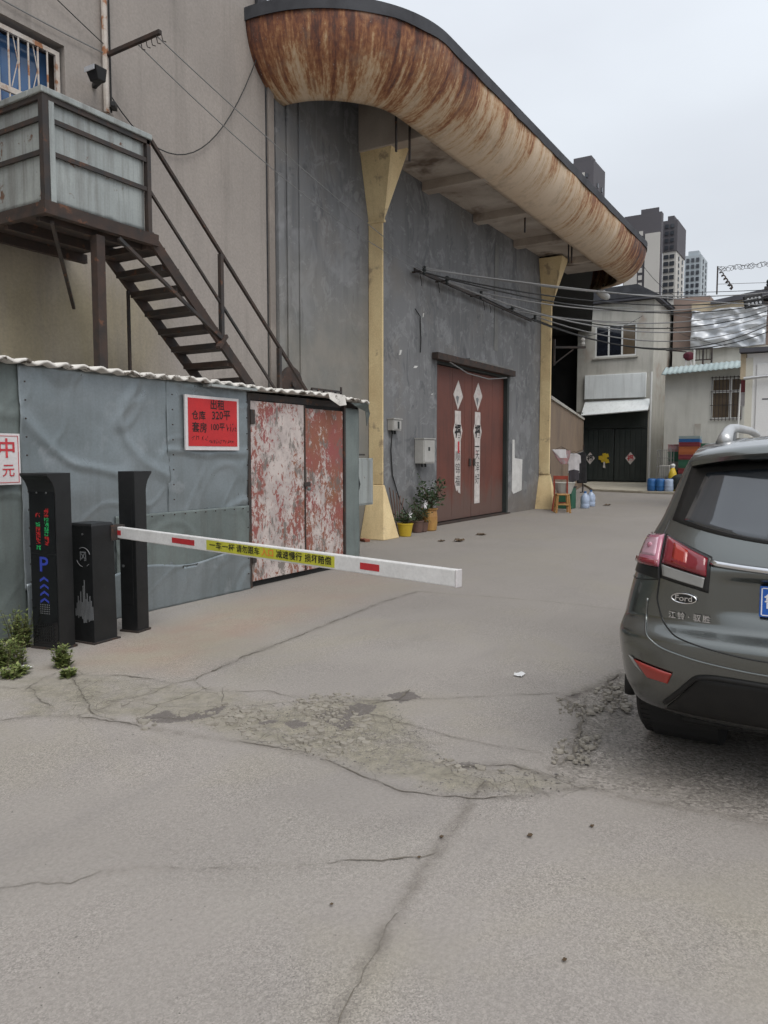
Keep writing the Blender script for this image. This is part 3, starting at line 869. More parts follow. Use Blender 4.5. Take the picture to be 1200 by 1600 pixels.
for i in range(NU + 1):
    u = i / NU
    for j in range(NV + 1):
        ph = j / NV * math.pi / 2
        q = rim(INS * (1 - math.cos(ph)) + wav(u) * math.cos(ph), u)
        q.z = ZR - (ZR - ZB) * math.sin(ph) + wav(u) * .4
        fas.v.append(tuple(q))
        fas.uv.append((u * LR, j / NV))
for i in range(NU):
    for j in range(NV):
        a = i * (NV + 1) + j
        fas.f.append((a, a + NV + 1, a + NV + 2, a + 1))
fascia = fas.build('canopy_fascia', 'canopy', ware, smooth=True, solid=.05)
tag(fascia, 'rust-streaked rolled canopy edge curving out over the warehouse wall', None)
cop = MB()
for i in range(NU + 1):
    u = i / NU
    k = .02 * mnoise.noise(Vector((u * 40, 7, 0)))
    for e, zz in ((-.05, ZR - .05 + k), (-.055, ZR + .13), (.12, ZR + .15), (.30, ZR + .10), (.30, ZR - .02), (.02, ZR - .02)):
        q = rim(e, u)
        cop.v.append((q.x, q.y, zz))
for i in range(NU):
    for j in range(6):
        a, b = i * 6 + j, i * 6 + (j + 1) % 6
        cop.f.append((a, a + 6, b + 6, b))
cop.build('canopy_coping', 'coping', ware, smooth=False)
top = MB()
pl = [rim(.28, i / 60) for i in range(61)]
top.prism([(p.x, p.y) for p in pl] + [(XB + PO - .3, 20), (9.75, 20)], ZR - .06, ZR + .02, 'xy')
top.build('canopy_roof', 'coping', ware)
beams_x = [12.12, 14.55, 17.1, 19.65, 22.2]
for i, bx in enumerate(beams_x):
    MB().box(bx, bx + .30, WY - PO + INS - .06, WY, ZB - .02, ZR - .08).build('canopy_beam', 'soffit', ware, bevel=.01)
    nxt = beams_x[i + 1] if i + 1 < len(beams_x) else 24.2
    MB().box(bx + .302, nxt - .002, WY - PO + INS - .08, WY, ZB + .16, ZB + .24).build('soffit_panel', 'soffit', ware)
for (px, py0, py1) in ((619, 198, 235), (640, 240, 250), (820, 340, 362), (888, 388, 410), (893, 395, 410)):
    q = ony(px, py1, 6.75)
    MB().tube([(q.x, 6.75, q.z - .02), (q.x, 6.75, ZB + .25)], .022, 8).build('drain_pipe', 'dark_steel', ware)

def column(pxl, pxr, pyr, capl, capr, capy, base_px):
    yf = 7.58
    x0 = ony(pxl, pyr, WY).x
    x1 = ony(pxr, pyr, yf).x
    root = MB()
    zc0 = 5.92
    root.box(x0, x1, yf, WY - .002, 1.02, zc0)
    a = root.build('column', 'yellow', ware, bevel=.015)
    MB().frustum((x0 - .02, x1 + .02, yf - .02, WY - .002), zc0, (x0 - .34, x1 + .30, yf - .38, WY - .002), ZB + .1).build('capital', 'yellow', a, bevel=.015)
    MB().frustum((x0 - .36, x1 + .26, yf - .22, WY - .002), 0, (x0 - .04, x1 + .03, yf - .03, WY - .002), 1.02).build('plinth', 'yellow', a, bevel=.02)
    MB().box(x0 - .05, x1 + .04, yf - .04, WY - .002, zc0 - .03, zc0 + .012).build('collar', 'yellow', a)
    return x0, x1
C1 = column(577, 598, 550, 0, 0, 0, 0)
C2 = column(845, 860, 600, 0, 0, 0, 0)

# double door: planks, frame and lintel
jam = MB()
jam.box(DX0, DX0 + .07, WY + .03, WY + .28, 0, DZ)
jam.box(DX1 - .10, DX1, WY + .01, WY + .28, 0, DZ)
jam.box(DX0 + .072, DX1 - .102, WY + .03, WY + .28, DZ - .08, DZ)
jam.build('door_frame', 'gate_green', ware)
leafs = []
mid = (DX0 + DX1) / 2
for (a, b) in ((DX0 + .08, mid - .01), (mid + .01, DX1 - .11)):
    cuts = [0, .47, .80, 1] if a < 16 else [0, .25, .62, 1]
    lf = MB().box(a, b, WY + .17, WY + .22, .05, DZ - .085).build('door_leaf', 'red_door', ware)
    for c0, c1 in zip(cuts[:-1], cuts[1:]):
        MB().box(a + (b - a) * c0 + .004, a + (b - a) * c1 - .004, WY + .12, WY + .168, .06, DZ - .09).build('plank', 'red_door', lf, bevel=.006)
    leafs.append(lf)
    MB().box((b - .16) if a < 16 else (a + .06), (b - .06) if a < 16 else (a + .16), WY + .085, WY + .118, 1.32, 1.5).build('hasp', 'dark_steel', lf, bevel=.01)
lin = MB().box(DX0 - .25, DX1 + .05, WY - .16, WY - .003, DZ - .03, DZ + .12)
lin.build('lintel', 'rust_steel', ware, bevel=.012)
MB().box(DX0 + 1.4, DX1 - .1, WY - .15, WY - .004, DZ + .122, DZ + .16).build('lintel_capping', 'pale_band', ware)
MB().tube([(DX0 + .3, WY - .17, DZ - .05), (DX0 + 1.2, WY - .19, DZ - .22), (DX0 + 2.4, WY - .19, DZ - .25), (DX0 + 3.6, WY - .18, DZ - .12)], .012, 5).build('conduit', 'grey_wire', ware)
MB().box(DX0 - .1, DX1 + .1, WY - .03, WY + .3, .0, .035).build('threshold', 'rust_steel', ware)

# open bay beyond the second column: dark inside
bay = thing('open_bay', 'black unlit open bay of the warehouse behind the brown wall', 'building bay', (32, 14, 0))
b_ = MB()
b_.box(22.73, 46, 20, 20.3, 0, 10)
b_.box(43.2, 43.5, 13.2, 19.99, 0, 10)
b_.build('wall', 'dark_room', bay)
MB().prism([(22.73, 7.9), (27.3, 7.9), (44, 12.9), (44, 20.3), (22.73, 20.3)], 8.35, 8.5, 'xy').build('roof', 'dark_room', bay)

brown = thing('boundary_wall', 'brown rendered yard wall running back from the second yellow column', 'wall', (30, 9.6, 0))
W0, W1 = gnd(861, 789.5), gnd(912, 759)
W0 = Vector((22.9, 7.96, 0))
W1 = Vector((38.2, 11.5, 0))
dv = (W1 - W0).normalized()
nv = Vector((-dv.y, dv.x, 0)) * .22
MB().prism([(W0.x, W0.y), (W1.x, W1.y), (W1.x + nv.x, W1.y + nv.y), (W0.x + nv.x, W0.y + nv.y)], 0, 3.3, 'xy').build('render', 'dark_brick_wall', brown)
o_ = nv * .25
MB().prism([((W0 - o_).x, (W0 - o_).y), ((W1 - o_).x, (W1 - o_).y), ((W1 + nv + o_).x, (W1 + nv + o_).y), ((W0 + nv + o_).x, (W0 + nv + o_).y)], 3.302, 3.40, 'xy').build('coping', 'grey_cement', brown)

# ================================================================== tall beige building on the left
def beige_stained():
    m = surf('beige_render_stained', (.33, .294, .266), (.272, .245, .224), sc=.55, lo=.3, hi=.7, bmp=0, fine=0)
    nt = m.node_tree
    b = next(n for n in nt.nodes if n.type == 'BSDF_PRINCIPLED')
    src = b.inputs['Base Color'].links[0].from_socket
    p = nd(nt, 'ShaderNodeNewGeometry').outputs['Position']
    s = nd(nt, 'ShaderNodeSeparateXYZ', {0: p})
    n1 = noi(nt, pos(nt, (.8, .8, .5), p), 1.2, 6, .65, .4)
    # ochre tone over the lower storey, ragged along its top and end
    f = step(nt, mth(nt, 'ADD', s.outputs[2], mth(nt, 'MULTIPLY', n1, 1.6)), 5.1, 4.2)
    g = step(nt, mth(nt, 'ADD', s.outputs[0], mth(nt, 'MULTIPLY', n1, 1.8)), 8.4, 7.2)
    f = mth(nt, 'MULTIPLY', f, g)
    col = mix(nt, f, src, mix(nt, step(nt, noi(nt, p, .9, 6, .6), .35, .65), (.33, .285, .195), (.25, .215, .15)))
    st = step(nt, noi(nt, pos(nt, (2.6, 2.6, .2), p), 1.5, 6, .7), .5, .74)
    col = mix(nt, mth(nt, 'MULTIPLY', st, .6), col, (.175, .158, .142))
    up = step(nt, noi(nt, pos(nt, (1.3, 1.3, .25), p), .9, 4, .6), .55, .7)
    col = mix(nt, mth(nt, 'MULTIPLY', up, .3), col, (.39, .345, .31))
    fn = noi(nt, p, 28, 7, .72)
    k = nd(nt, 'ShaderNodeMapRange', {'Value': fn, 'From Min': .3, 'From Max': .7, 'To Min': .88, 'To Max': 1.1}).outputs['Result']
    col = mix(nt, 1.0, col, nd(nt, 'ShaderNodeCombineColor', {0: k, 1: k, 2: k}).outputs[0], 'MULTIPLY')
    nt.links.new(col, b.inputs['Base Color'])
    bump(nt, b, fn, .45, .008)
    return m
MT['beige'] = beige_stained()
bld = thing('rendered_building', 'tall beige rendered building with a barred window on the left', 'building', (2, WY + 3, 0))
BX0, BX1, BZ0, BZ1 = 3.9, 5.95, 5.1, 6.27
q = MB()
q.box(-9, BX0, WY - .001, WY + .3, 0, 15)
q.box(BX1, 9.5, WY - .001, WY + .3, 0, 15)
q.box(BX0, BX1, WY - .001, WY + .3, 0, BZ0)
q.box(BX0, BX1, WY - .001, WY + .3, BZ1, 15)
q.box(9.2, 9.5, WY + .301, 16, 8.4, 15)
q.box(-9, -8.7, WY + .301, 16, 0, 15)
q.build('wall', 'beige', bld)
MB().box(-9, 9.5, WY + .301, 16, 14.8, 15).build('roof', 'coping', bld)
win = MB()
for a, b, c, d in ((BX0, BX0 + .07, BZ0, BZ1), (BX1 - .07, BX1, BZ0, BZ1), (BX0 + .07, BX1 - .07, BZ0, BZ0 + .07), (BX0 + .07, BX1 - .07, BZ1 - .07, BZ1), ((BX0 + BX1) / 2 - .03, (BX0 + BX1) / 2 + .03, BZ0 + .07, BZ1 - .07)):
    win.box(a, b, WY + .2, WY + .27, c, d)
wf = win.build('window', 'dark_steel', bld)
MB().box(BX0 + .07, BX1 - .07, WY + .235, WY + .245, BZ0 + .07, BZ1 - .07).build('pane', 'pane_blue', wf)
MT['old_white'] = surf('rusty_white_paint', (.52, .48, .44), (.42, .36, .31), sc=5, spot=(.30, .13, .06), spsc=5, splo=.55, sphi=.62, rough=.7)
gr = MB().box(BX0 + .03, BX1 - .03, WY + .05, WY + .085, BZ1 - .12, BZ1 - .07).box(BX0 + .03, BX1 - .03, WY + .05, WY + .085, 5.52, 5.58).box(BX1 - .08, BX1 - .03, WY + .05, WY + .085, 5.58, BZ1 - .12)
gf = gr.build('window_grille', 'old_white', bld)
k = BX0 + .1
while k < BX1 - .12:
    MB().tube([(k, WY + .066, BZ0 + .08), (k, WY + .066, BZ1 - .1)], .011, 6).build('bar', 'old_white', gf)
    k += .118
for i in range(6):
    x0 = BX0 + .5 + i * .24
    MB().tube([(x0, WY + .075, BZ1 - .13), (x0 + .05, WY + .075, 5.9), (x0 - .03, WY + .075, 5.6)], .006, 5).build('scroll_bar', 'old_white', gf)
MB().tube([(6.48, WY - .05, 5.72), (6.48, WY - .05, 9.5)], .035, 8).build('conduit', 'old_white', bld)
MB().tube([(6.56, WY - .04, 5.75), (6.56, WY - .04, 6.9), (6.55, WY - .04, 9.5)], .012, 6).build('conduit', 'wire', bld)
MB().tube([(9.35, WY - .07, 8.3), (9.35, WY - .07, 15)], .09, 10).build('downpipe', 'coping', bld)
# roof-level plant room peeping over the canopy
shed_top = thing('roof_hut', 'pale rooftop hut just showing above the near end of the canopy', 'hut', (12, 15.5, 8.3))
MB().box(10.2, 13.2, 12.5, 17, 8.28, 13.9).build('wall', 'cement_b', shed_top)
MB().box(10.0, 13.4, 12.3, 17.2, 13.92, 14.05).build('roof', 'slate', shed_top)

# ================================================================== sheet-metal shed
SY = 6.1
shed = thing('metal_shed', 'low grey sheet-metal shed with a peeling red and white double door', 'shed', (5.3, 7, 0))
def dent(x, z, amp, seed):
    v = Vector((x * 1.3, z * 1.3, seed))
    n = mnoise.fractal(v, 1.0, 2.0, 3) * amp
    r = 1 - abs(mnoise.noise(Vector((x * 1.1 + z * .6, z * .9 - x * .3, seed + 4)))) * 11
    r2 = 1 - abs(mnoise.noise(Vector((x * 1.9 - z * 1.2, z * 1.6 + x * .5, seed + 9)))) * 14
    return n * .5 + max(0, r) * amp * .5 + max(0, r2) * amp * .22
def sheet(name, x0, x1, z0, z1, y, mat, amp=.014, seed=0, lab=None, dx=.024, parent=None, cut=None):
    mb = MB()
    nu, nv = max(2, int((x1 - x0) / dx)), max(2, int((z1 - z0) / dx))
    def fn(u, v):
        x, zz = x0 + (x1 - x0) * u, z0 + (z1 - z0) * v
        if cut:
            zz = cut(x, zz, v)
        return (x, y - dent(x, zz, amp, seed), zz)
    mb.grid(fn, nu, nv)
    o = mb.build(name, mat, parent or shed, smooth=True, solid=.004)
    if lab:
        o['label'] = lab
    return o
sheet('wall_sheet', 1.0, 4.06, .02, 2.37, SY + .012, 'galv_old', .026, 3.1)
sheet('wall_sheet', 4.03, 5.72, .42, 2.37, SY - .004, 'galv', .034, 8.2)
sheet('wall_sheet', 5.69, 6.93, .98, 2.37, SY - .010, 'galv', .028, 8.6)
sheet('wall_sheet', 5.0, 6.93, .40, 1.0, SY - .022, 'galv_old', .018, 12.0)
sheet('skirt_sheet', 4.03, 6.93, .0, .45, SY - .034, 'galv', .022, 15.0, cut=lambda x, zz, v: zz + (.03 * math.sin(x * 5) if v > .9 else 0))
sheet('corner_sheet', 8.99, 9.36, .0, 2.25, SY + .006, 'galv_old', .012, 18.0)
sd = MB()
sd.grid(lambda u, v: (9.36 + dent(u * 1.8, v * 2.3, .01, 22), SY + .01 + u * 1.75, v * 2.3), 20, 24)
sd.build('side_sheet', 'galv_old', shed, smooth=True, solid=.004)
sd = MB()
sd.grid(lambda u, v: (1.0 + dent(u * 1.8, v * 2.3, .01, 27), SY + .01 + u * 1.75, v * 2.35), 20, 24)
sd.build('side_sheet', 'galv_old', shed, smooth=True, solid=.004)
# rivets along the seams
def rivets(x0, z0, x1, z1, n, y):
    mb = MB()
    for i in range(n):
        t = (i + .5) / n
        mb.lathe([(.001, -.007), (.007, -.004), (.009, .004)], 6, (x0 + (x1 - x0) * t, y, z0 + (z1 - z0) * t), 'y')
    tag(mb.build('rivets', 'dark_steel', shed), None, None, kind='stuff')
rivets(4.07, .1, 4.07, 2.3, 14, SY - .045)
rivets(5.74, 1.05, 5.74, 2.3, 8, SY - .045)
rivets(4.1, .41, 5.0, .41, 7, SY - .055)
rivets(5.05, .97, 6.88, .97, 12, SY - .05)
rivets(6.88, .1, 6.88, 2.3, 12, SY - .055)
# frame, door, roof
fr = MB()
fr.box(6.935, 6.985, SY - .02, SY + .06, 0, 2.30).box(8.955, 8.99, SY - .02, SY + .06, 0, 2.27).box(1.0, 9.36, SY + .03, SY + .10, 2.25, 2.33)
fr.build('door_frame', 'dark_steel', shed)
d1 = MB().box(6.99, 8.035, SY - .012, SY + .02, .075, 2.235).build('door_leaf', 'peel_a', shed, bevel=.006)
d1['label'] = 'pinkish white peeling door leaf'
d2 = MB().box(8.06, 8.95, SY + .004, SY + .036, .07, 2.20).build('door_leaf', 'peel_b', shed, bevel=.006)
d2['label'] = 'redder peeling door leaf'
ed = MB().box(8.03, 8.052, SY - .024, SY + .03, .07, 2.23).build('closing_strip', 'rust_steel', d1)
MB().box(6.975, 7.05, SY - .035, SY - .014, 1.96, 2.13).build('hinge', 'dark_steel', d1, bevel=.004)
MB().box(6.975, 7.05, SY - .035, SY - .014, .30, .46).build('hinge', 'dark_steel', d1, bevel=.004)
MB().box(8.0, 8.12, SY - .05, SY - .026, 1.18, 1.24).build('hasp', 'dark_steel', d1, bevel=.004)
MB().lathe([(.001, -.02), (.022, -.015), (.026, 0), (.022, .015), (.001, .02)], 10, (8.07, SY - .06, 1.15), 'y').build('padlock', 'galv_old', d1)
MB().box(6.99, 8.95, SY + .045, SY + .055, .0, 2.25).build('dark_backing', 'dark_room', shed)  # near-black sheet stands in for the unlit gap behind the leaves
rf = MB()
def roof_fn(u, v):
    x = .85 + 8.6 * u
    edge = .05 * mnoise.noise(Vector((x * 1.7, 0, 3))) + .015 * mnoise.noise(Vector((x * 9, 0, 3)))
    y = SY - .13 + edge * (1 - v) + v * 1.9
    zz = 2.385 + .016 * math.sin(x * 2 * math.pi / .19) + .06 * v + .018 * mnoise.noise(Vector((x * .9, v, 1))) - .05 * max(0, (x - 8.6)) * (1 - v)
    return (x, y, zz)
rf.grid(roof_fn, 430, 6)
rf.build('roof_sheet', 'roof_edge', shed, smooth=True, solid=.024)
MB().add([(9.0, SY - .1, 2.32), (9.40, SY - .12, 2.33), (9.62, SY - .02, 2.20), (9.60, SY + .02, 2.02), (9.47, SY - .04, 2.22), (9.1, SY - .1, 2.28)], [(0, 1, 5), (1, 4, 5), (1, 2, 4), (2, 3, 4)]).build('roof_flap', 'galv_old', shed, solid=.008)
MB().box(6.2, 6.95, SY - .16, SY - .03, 2.335, 2.362).build('roof_patch', 'panel', shed)
MB().add([(8.35, SY - .17, 2.42), (8.72, SY - .19, 2.40), (8.74, SY - .2, 2.27), (8.60, SY - .19, 2.25), (8.38, SY - .18, 2.33)], [(0, 1, 2, 3, 4)]).build('roof_tape', 'roof_edge', shed, solid=.004)

rd = thing('rusty_wheel', 'round rusty steel wheel leaning on the wall behind the shed roof', 'wheel', (9.05, 7.5, 2.42))
qd = ony(463, 606, 7.45)
MB().lathe([(.03, -.03), (.22, -.03), (.27, -.02), (.27, .02), (.22, .03), (.03, .03)], 24, (qd.x, 7.55, 2.70), 'y').build('disc', 'rust_steel', rd, smooth=False)
MB().lathe([(.05, -.07), (.05, .05)], 12, (qd.x, 7.55, 2.70), 'y').build('hub', 'dark_steel', rd)
rk = thing('steel_rack', 'small dark steel ladder-like rack lying on the shed roof', 'rack', (9.6, 7.3, 2.4))
a, b = ony(487, 620, 7.2), ony(533, 626, 7.2)
za, zb = 2.46, 2.62
MB().beam((a.x, 7.2, zb), (b.x, 7.2, zb), .03).build('rail', 'dark_steel', rk)
MB().beam((a.x, 7.2, za), (b.x, 7.2, za), .03).build('rail', 'dark_steel', rk)
for i in range(6):
    x = a.x + (b.x - a.x) * i / 5
    MB().beam((x, 7.2, 2.45), (x, 7.2, zb + (.08 if i == 5 else 0)), .025).build('rung', 'dark_steel', rk)

# ================================================================== steel staircase and landing
YO, YI = 6.5, 7.28
stair = thing('steel_staircase', 'dark steel staircase dropping from a sheet-clad landing on the beige wall', 'staircase', (5.3, 7, 2.4))
PX0, PX1, PZ0, PZ1 = 4.65, 5.87, 3.98, 4.97
MB().box(PX0 - .03, PX1 + .03, YO - .03, WY - .02, PZ0 - .09, PZ0 - .03).build('landing_floor', 'rust_steel', stair)
for yy in (6.6, 7.1, 7.6):
    MB().box(PX0, PX1 + .08, yy, yy + .06, PZ0 - .19, PZ0 - .092).build('joist', 'rust_steel', stair)
MB().box(PX0 - .05, PX1 + .1, YO - .05, YO + .03, PZ0 - .15, PZ0 - .03).build('edge_beam', 'rust_steel', stair)
MB().box(PX0 - .05, PX0 + .02, YO + .03, WY - .02, PZ0 - .15, PZ0 - .095).build('edge_beam', 'rust_steel', stair)
pf = MB()
pf.grid(lambda u, v: (PX0 + .04 + (PX1 - PX0 - .08) * u, YO + .012 - dent(u * 1.2, v, .007, 31), PZ0 - .02 + .02 * mnoise.noise(Vector((u * 9, 0, 1))) * (1 - v) + (PZ1 - PZ0 - .06) * v), 24, 20)
pf.build('cladding_sheet', 'panel', stair, smooth=True, solid=.004)
ps = MB()
ps.grid(lambda u, v: (PX0 + .012 - dent(u * 1.3, v, .007, 37), YO + .03 + (WY - YO - .05) * u, PZ0 - .02 + (PZ1 - PZ0 - .06) * v), 24, 20)
ps.build('cladding_sheet', 'panel', stair, smooth=True, solid=.004)
for zz in (4.40, 4.70):
    MB().box(PX0 + .03, PX1 - .02, YO - .022, YO - .002, zz - .022, zz + .022).build('guard_rail', 'dark_steel', stair)
    MB().box(PX0 - .022, PX0 - .002, YO + .03, WY - .02, zz - .022, zz + .022).build('guard_rail', 'dark_steel', stair)
MB().box(PX0 + .03, PX1 + .02, YO - .03, YO - .002, PZ1 - .105, PZ1 - .06).build('guard_rail', 'dark_steel', stair)
MB().box(PX0 - .03, PX0 - .002, YO + .03, WY - .02, PZ1 - .105, PZ1 - .06).build('guard_rail', 'dark_steel', stair)
MB().box(PX0 - .05, PX1 + .04, YO - .05, YO + .16, PZ1 - .058, PZ1 + .0).build('capping', 'panel', stair, bevel=.008)
MB().box(PX0 - .05, PX0 + .14, YO + .162, WY - .02, PZ1 - .058, PZ1).build('capping', 'panel', stair, bevel=.008)
MB().box(PX0 - .035, PX0 + .028, YO - .035, YO + .028, PZ0 - .1, PZ1 - .06).build('corner_post', 'dark_steel', stair)
MB().box(PX0 + .03, PX0 + .085, YO - .04, YO - .024, PZ0 - .03, PZ1 - .11).build('corner_trim', 'panel', stair)
MB().box(PX1 - .02, PX1 + .03, YO - .03, YO + .028, PZ0 - .12, PZ1 - .06).build('corner_post', 'dark_steel', stair)
MB().box(5.19, 5.29, YO - .02, YO + .08, 2.44, PZ0 - .2).build('support_post', 'rust_steel', stair, bevel=.005)
MB().beam((4.72, YO + .02, PZ0 - .2), (5.9, 7.8, 3.3), .035).build('brace', 'dark_steel', stair)
S0, S1 = Vector((5.88, YO, 3.93)), Vector((7.50, YO, 2.44))
def sl(t, y, dz=0.0):
    q = S0.lerp(S1, t)
    return Vector((q.x, y, q.z + dz))
for y in (YO, YI):
    MB().beam(sl(0, y), sl(1, y), .04, .12).build('stringer', 'rust_steel', stair)
NT = 8
for i in range(NT):
    t = (i + .55) / NT
    q = sl(t, 0)
    MB().box(q.x - .13, q.x + .13, YO + .022, YI - .022, q.z - .035, q.z + .03).build('tread', 'rust_steel' if i in (0, 6) else 'dark_steel', stair)
H0, H1 = Vector((5.90, YO, 4.96)), Vector((8.64, YO, 2.48))
MB().beam(H0, H1, .036).build('handrail', 'rust_steel', stair)
M0, M1 = Vector((5.88, YO + .0, 4.42)), Vector((7.95, YO, 2.46))
MB().beam(M0, M1, .028).build('middle_rail', 'dark_steel', stair)
for xb in (6.97, 8.05):
    zt = H0.z + (H1.z - H0.z) * (xb - H0.x) / (H1.x - H0.x)
    zb = max(2.44, S0.z + (S1.z - S0.z) * (xb - S0.x) / (S1.x - S0.x))
    MB().box(xb - .025, xb + .025, YO - .025, YO + .025, zb, zt - .02).build('baluster', 'dark_steel', stair)
MB().beam((5.45, YO - .03, 3.80), (6.93, YO - .03, 2.98), .035).build('brace', 'dark_steel', stair)
MB().beam((6.85, YO - .05, 2.86), (7.02, YO - .02, 3.02), .06, .04).build('bracket', 'rust_steel', stair)
MB().beam((6.25, YI, 3.5), (6.25, YI, 2.44), .03).build('support_post', 'dark_steel', stair)

# ================================================================== notices on the shed
RS = thing('rental_notice', 'red handwritten notice in a pale frame on the shed beside the peeling door', 'notice', (6.36, SY - .05, 1.64))
a, b = ony(288, 616, SY - .05), ony(373, 704, SY - .05)
x0, x1, z0, z1 = a.x, b.x, b.z + .0, a.z
MB().box(x0, x1, SY - .06, SY - .035, z0, z1).build('board', 'white_sign', RS, bevel=.003)
MB().box(x0 + .035, x1 - .035, SY - .0635, SY - .0615, z0 + .045, z1 - .03).build('red_sheet', 'red_paper', RS)
xc = (x0 + x1) / 2
W_, H_ = x1 - x0, z1 - z0
yt = SY - .0645
text('lettering', '出租', 'ink', RS, (xc + .06, yt, z1 - .095), (1, 0, 0), (0, 0, 1), .115, bold=.014)
text('lettering', '仓库', 'ink', RS, (x0 + .19, yt, z1 - .22), (1, 0, -.02), (0, 0, 1), .105, bold=.014)
text('lettering', '320平', 'ink', RS, (xc + .12, yt, z1 - .205), (1, 0, .04), (0, 0, 1), .12, bold=.014)
text('lettering', '套房', 'ink', RS, (x0 + .20, yt, z1 - .35), (1, 0, -.02), (0, 0, 1), .115, bold=.014)
text('lettering', '100平', 'ink', RS, (xc + .06, yt, z1 - .335), (1, 0, .02), (0, 0, 1), .095, bold=.012)
def scribble(cx, cz, wid, hei, n, seed, parent, y, r=.004, mat='ink', nm='handwriting'):
    rnd = random.Random(seed)
    mb = MB()
    for i in range(n):
        x = cx - wid / 2 + wid * (i + .5) / n
        for k in range(3):
            a_ = (x + rnd.uniform(-.4, .4) * wid / n, cz + rnd.uniform(-.5, .5) * hei)
            b_ = (x + rnd.uniform(-.45, .45) * wid / n, cz + rnd.uniform(-.5, .5) * hei)
            mb.beam((a_[0], y, a_[1]), (b_[0], y, b_[1]), .0012, r * 2, up=(0, 1, 0) if False else (0, 0, 1))
    return mb.build(nm, mat, parent)
scribble(x1 - .13, z1 - .33, .17, .10, 4, 3, RS, yt, .0045)
scribble(x0 + .20, z1 - .455, .26, .06, 4, 4, RS, yt, .003)
scribble(xc + .12, z0 + .095, .40, .045, 11, 5, RS, yt, .0025)
WS = thing('fee_sign', 'white sign with red characters and border at the left edge of the shed', 'sign', (3.6, SY - .05, 1.34))
a, b = ony(0, 679, SY - .05), ony(33, 757, SY - .05)
x0, x1, z0, z1 = 3.05, b.x, b.z, a.z + .01
MB().box(x0, x1, SY - .055, SY - .035, z0, z1).build('board', 'white_sign', WS, bevel=.003)
bd = MB()
for e in (.018,):
    bd.box(x0 + e, x1 - e, SY - .0575, SY - .0555, z0 + e, z0 + e + .005).box(x0 + e, x1 - e, SY - .0575, SY - .0555, z1 - e - .005, z1 - e)
    bd.box(x1 - e - .005, x1 - e, SY - .0575, SY - .0555, z0 + e + .0051, z1 - e - .0051).box(x0 + e, x0 + e + .005, SY - .0575, SY - .0555, z0 + e + .0051, z1 - e - .0051)
bd.build('red_border', 'red_ink', WS)
text('lettering', '中', 'red_ink', WS, (x1 - .125, SY - .057, z1 - .135), (1, 0, 0), (0, 0, 1), .17, bold=.02)
text('lettering', '元', 'red_ink', WS, (x1 - .115, SY - .057, z0 + .115), (1, 0, 0), (0, 0, 1), .115, bold=.01)

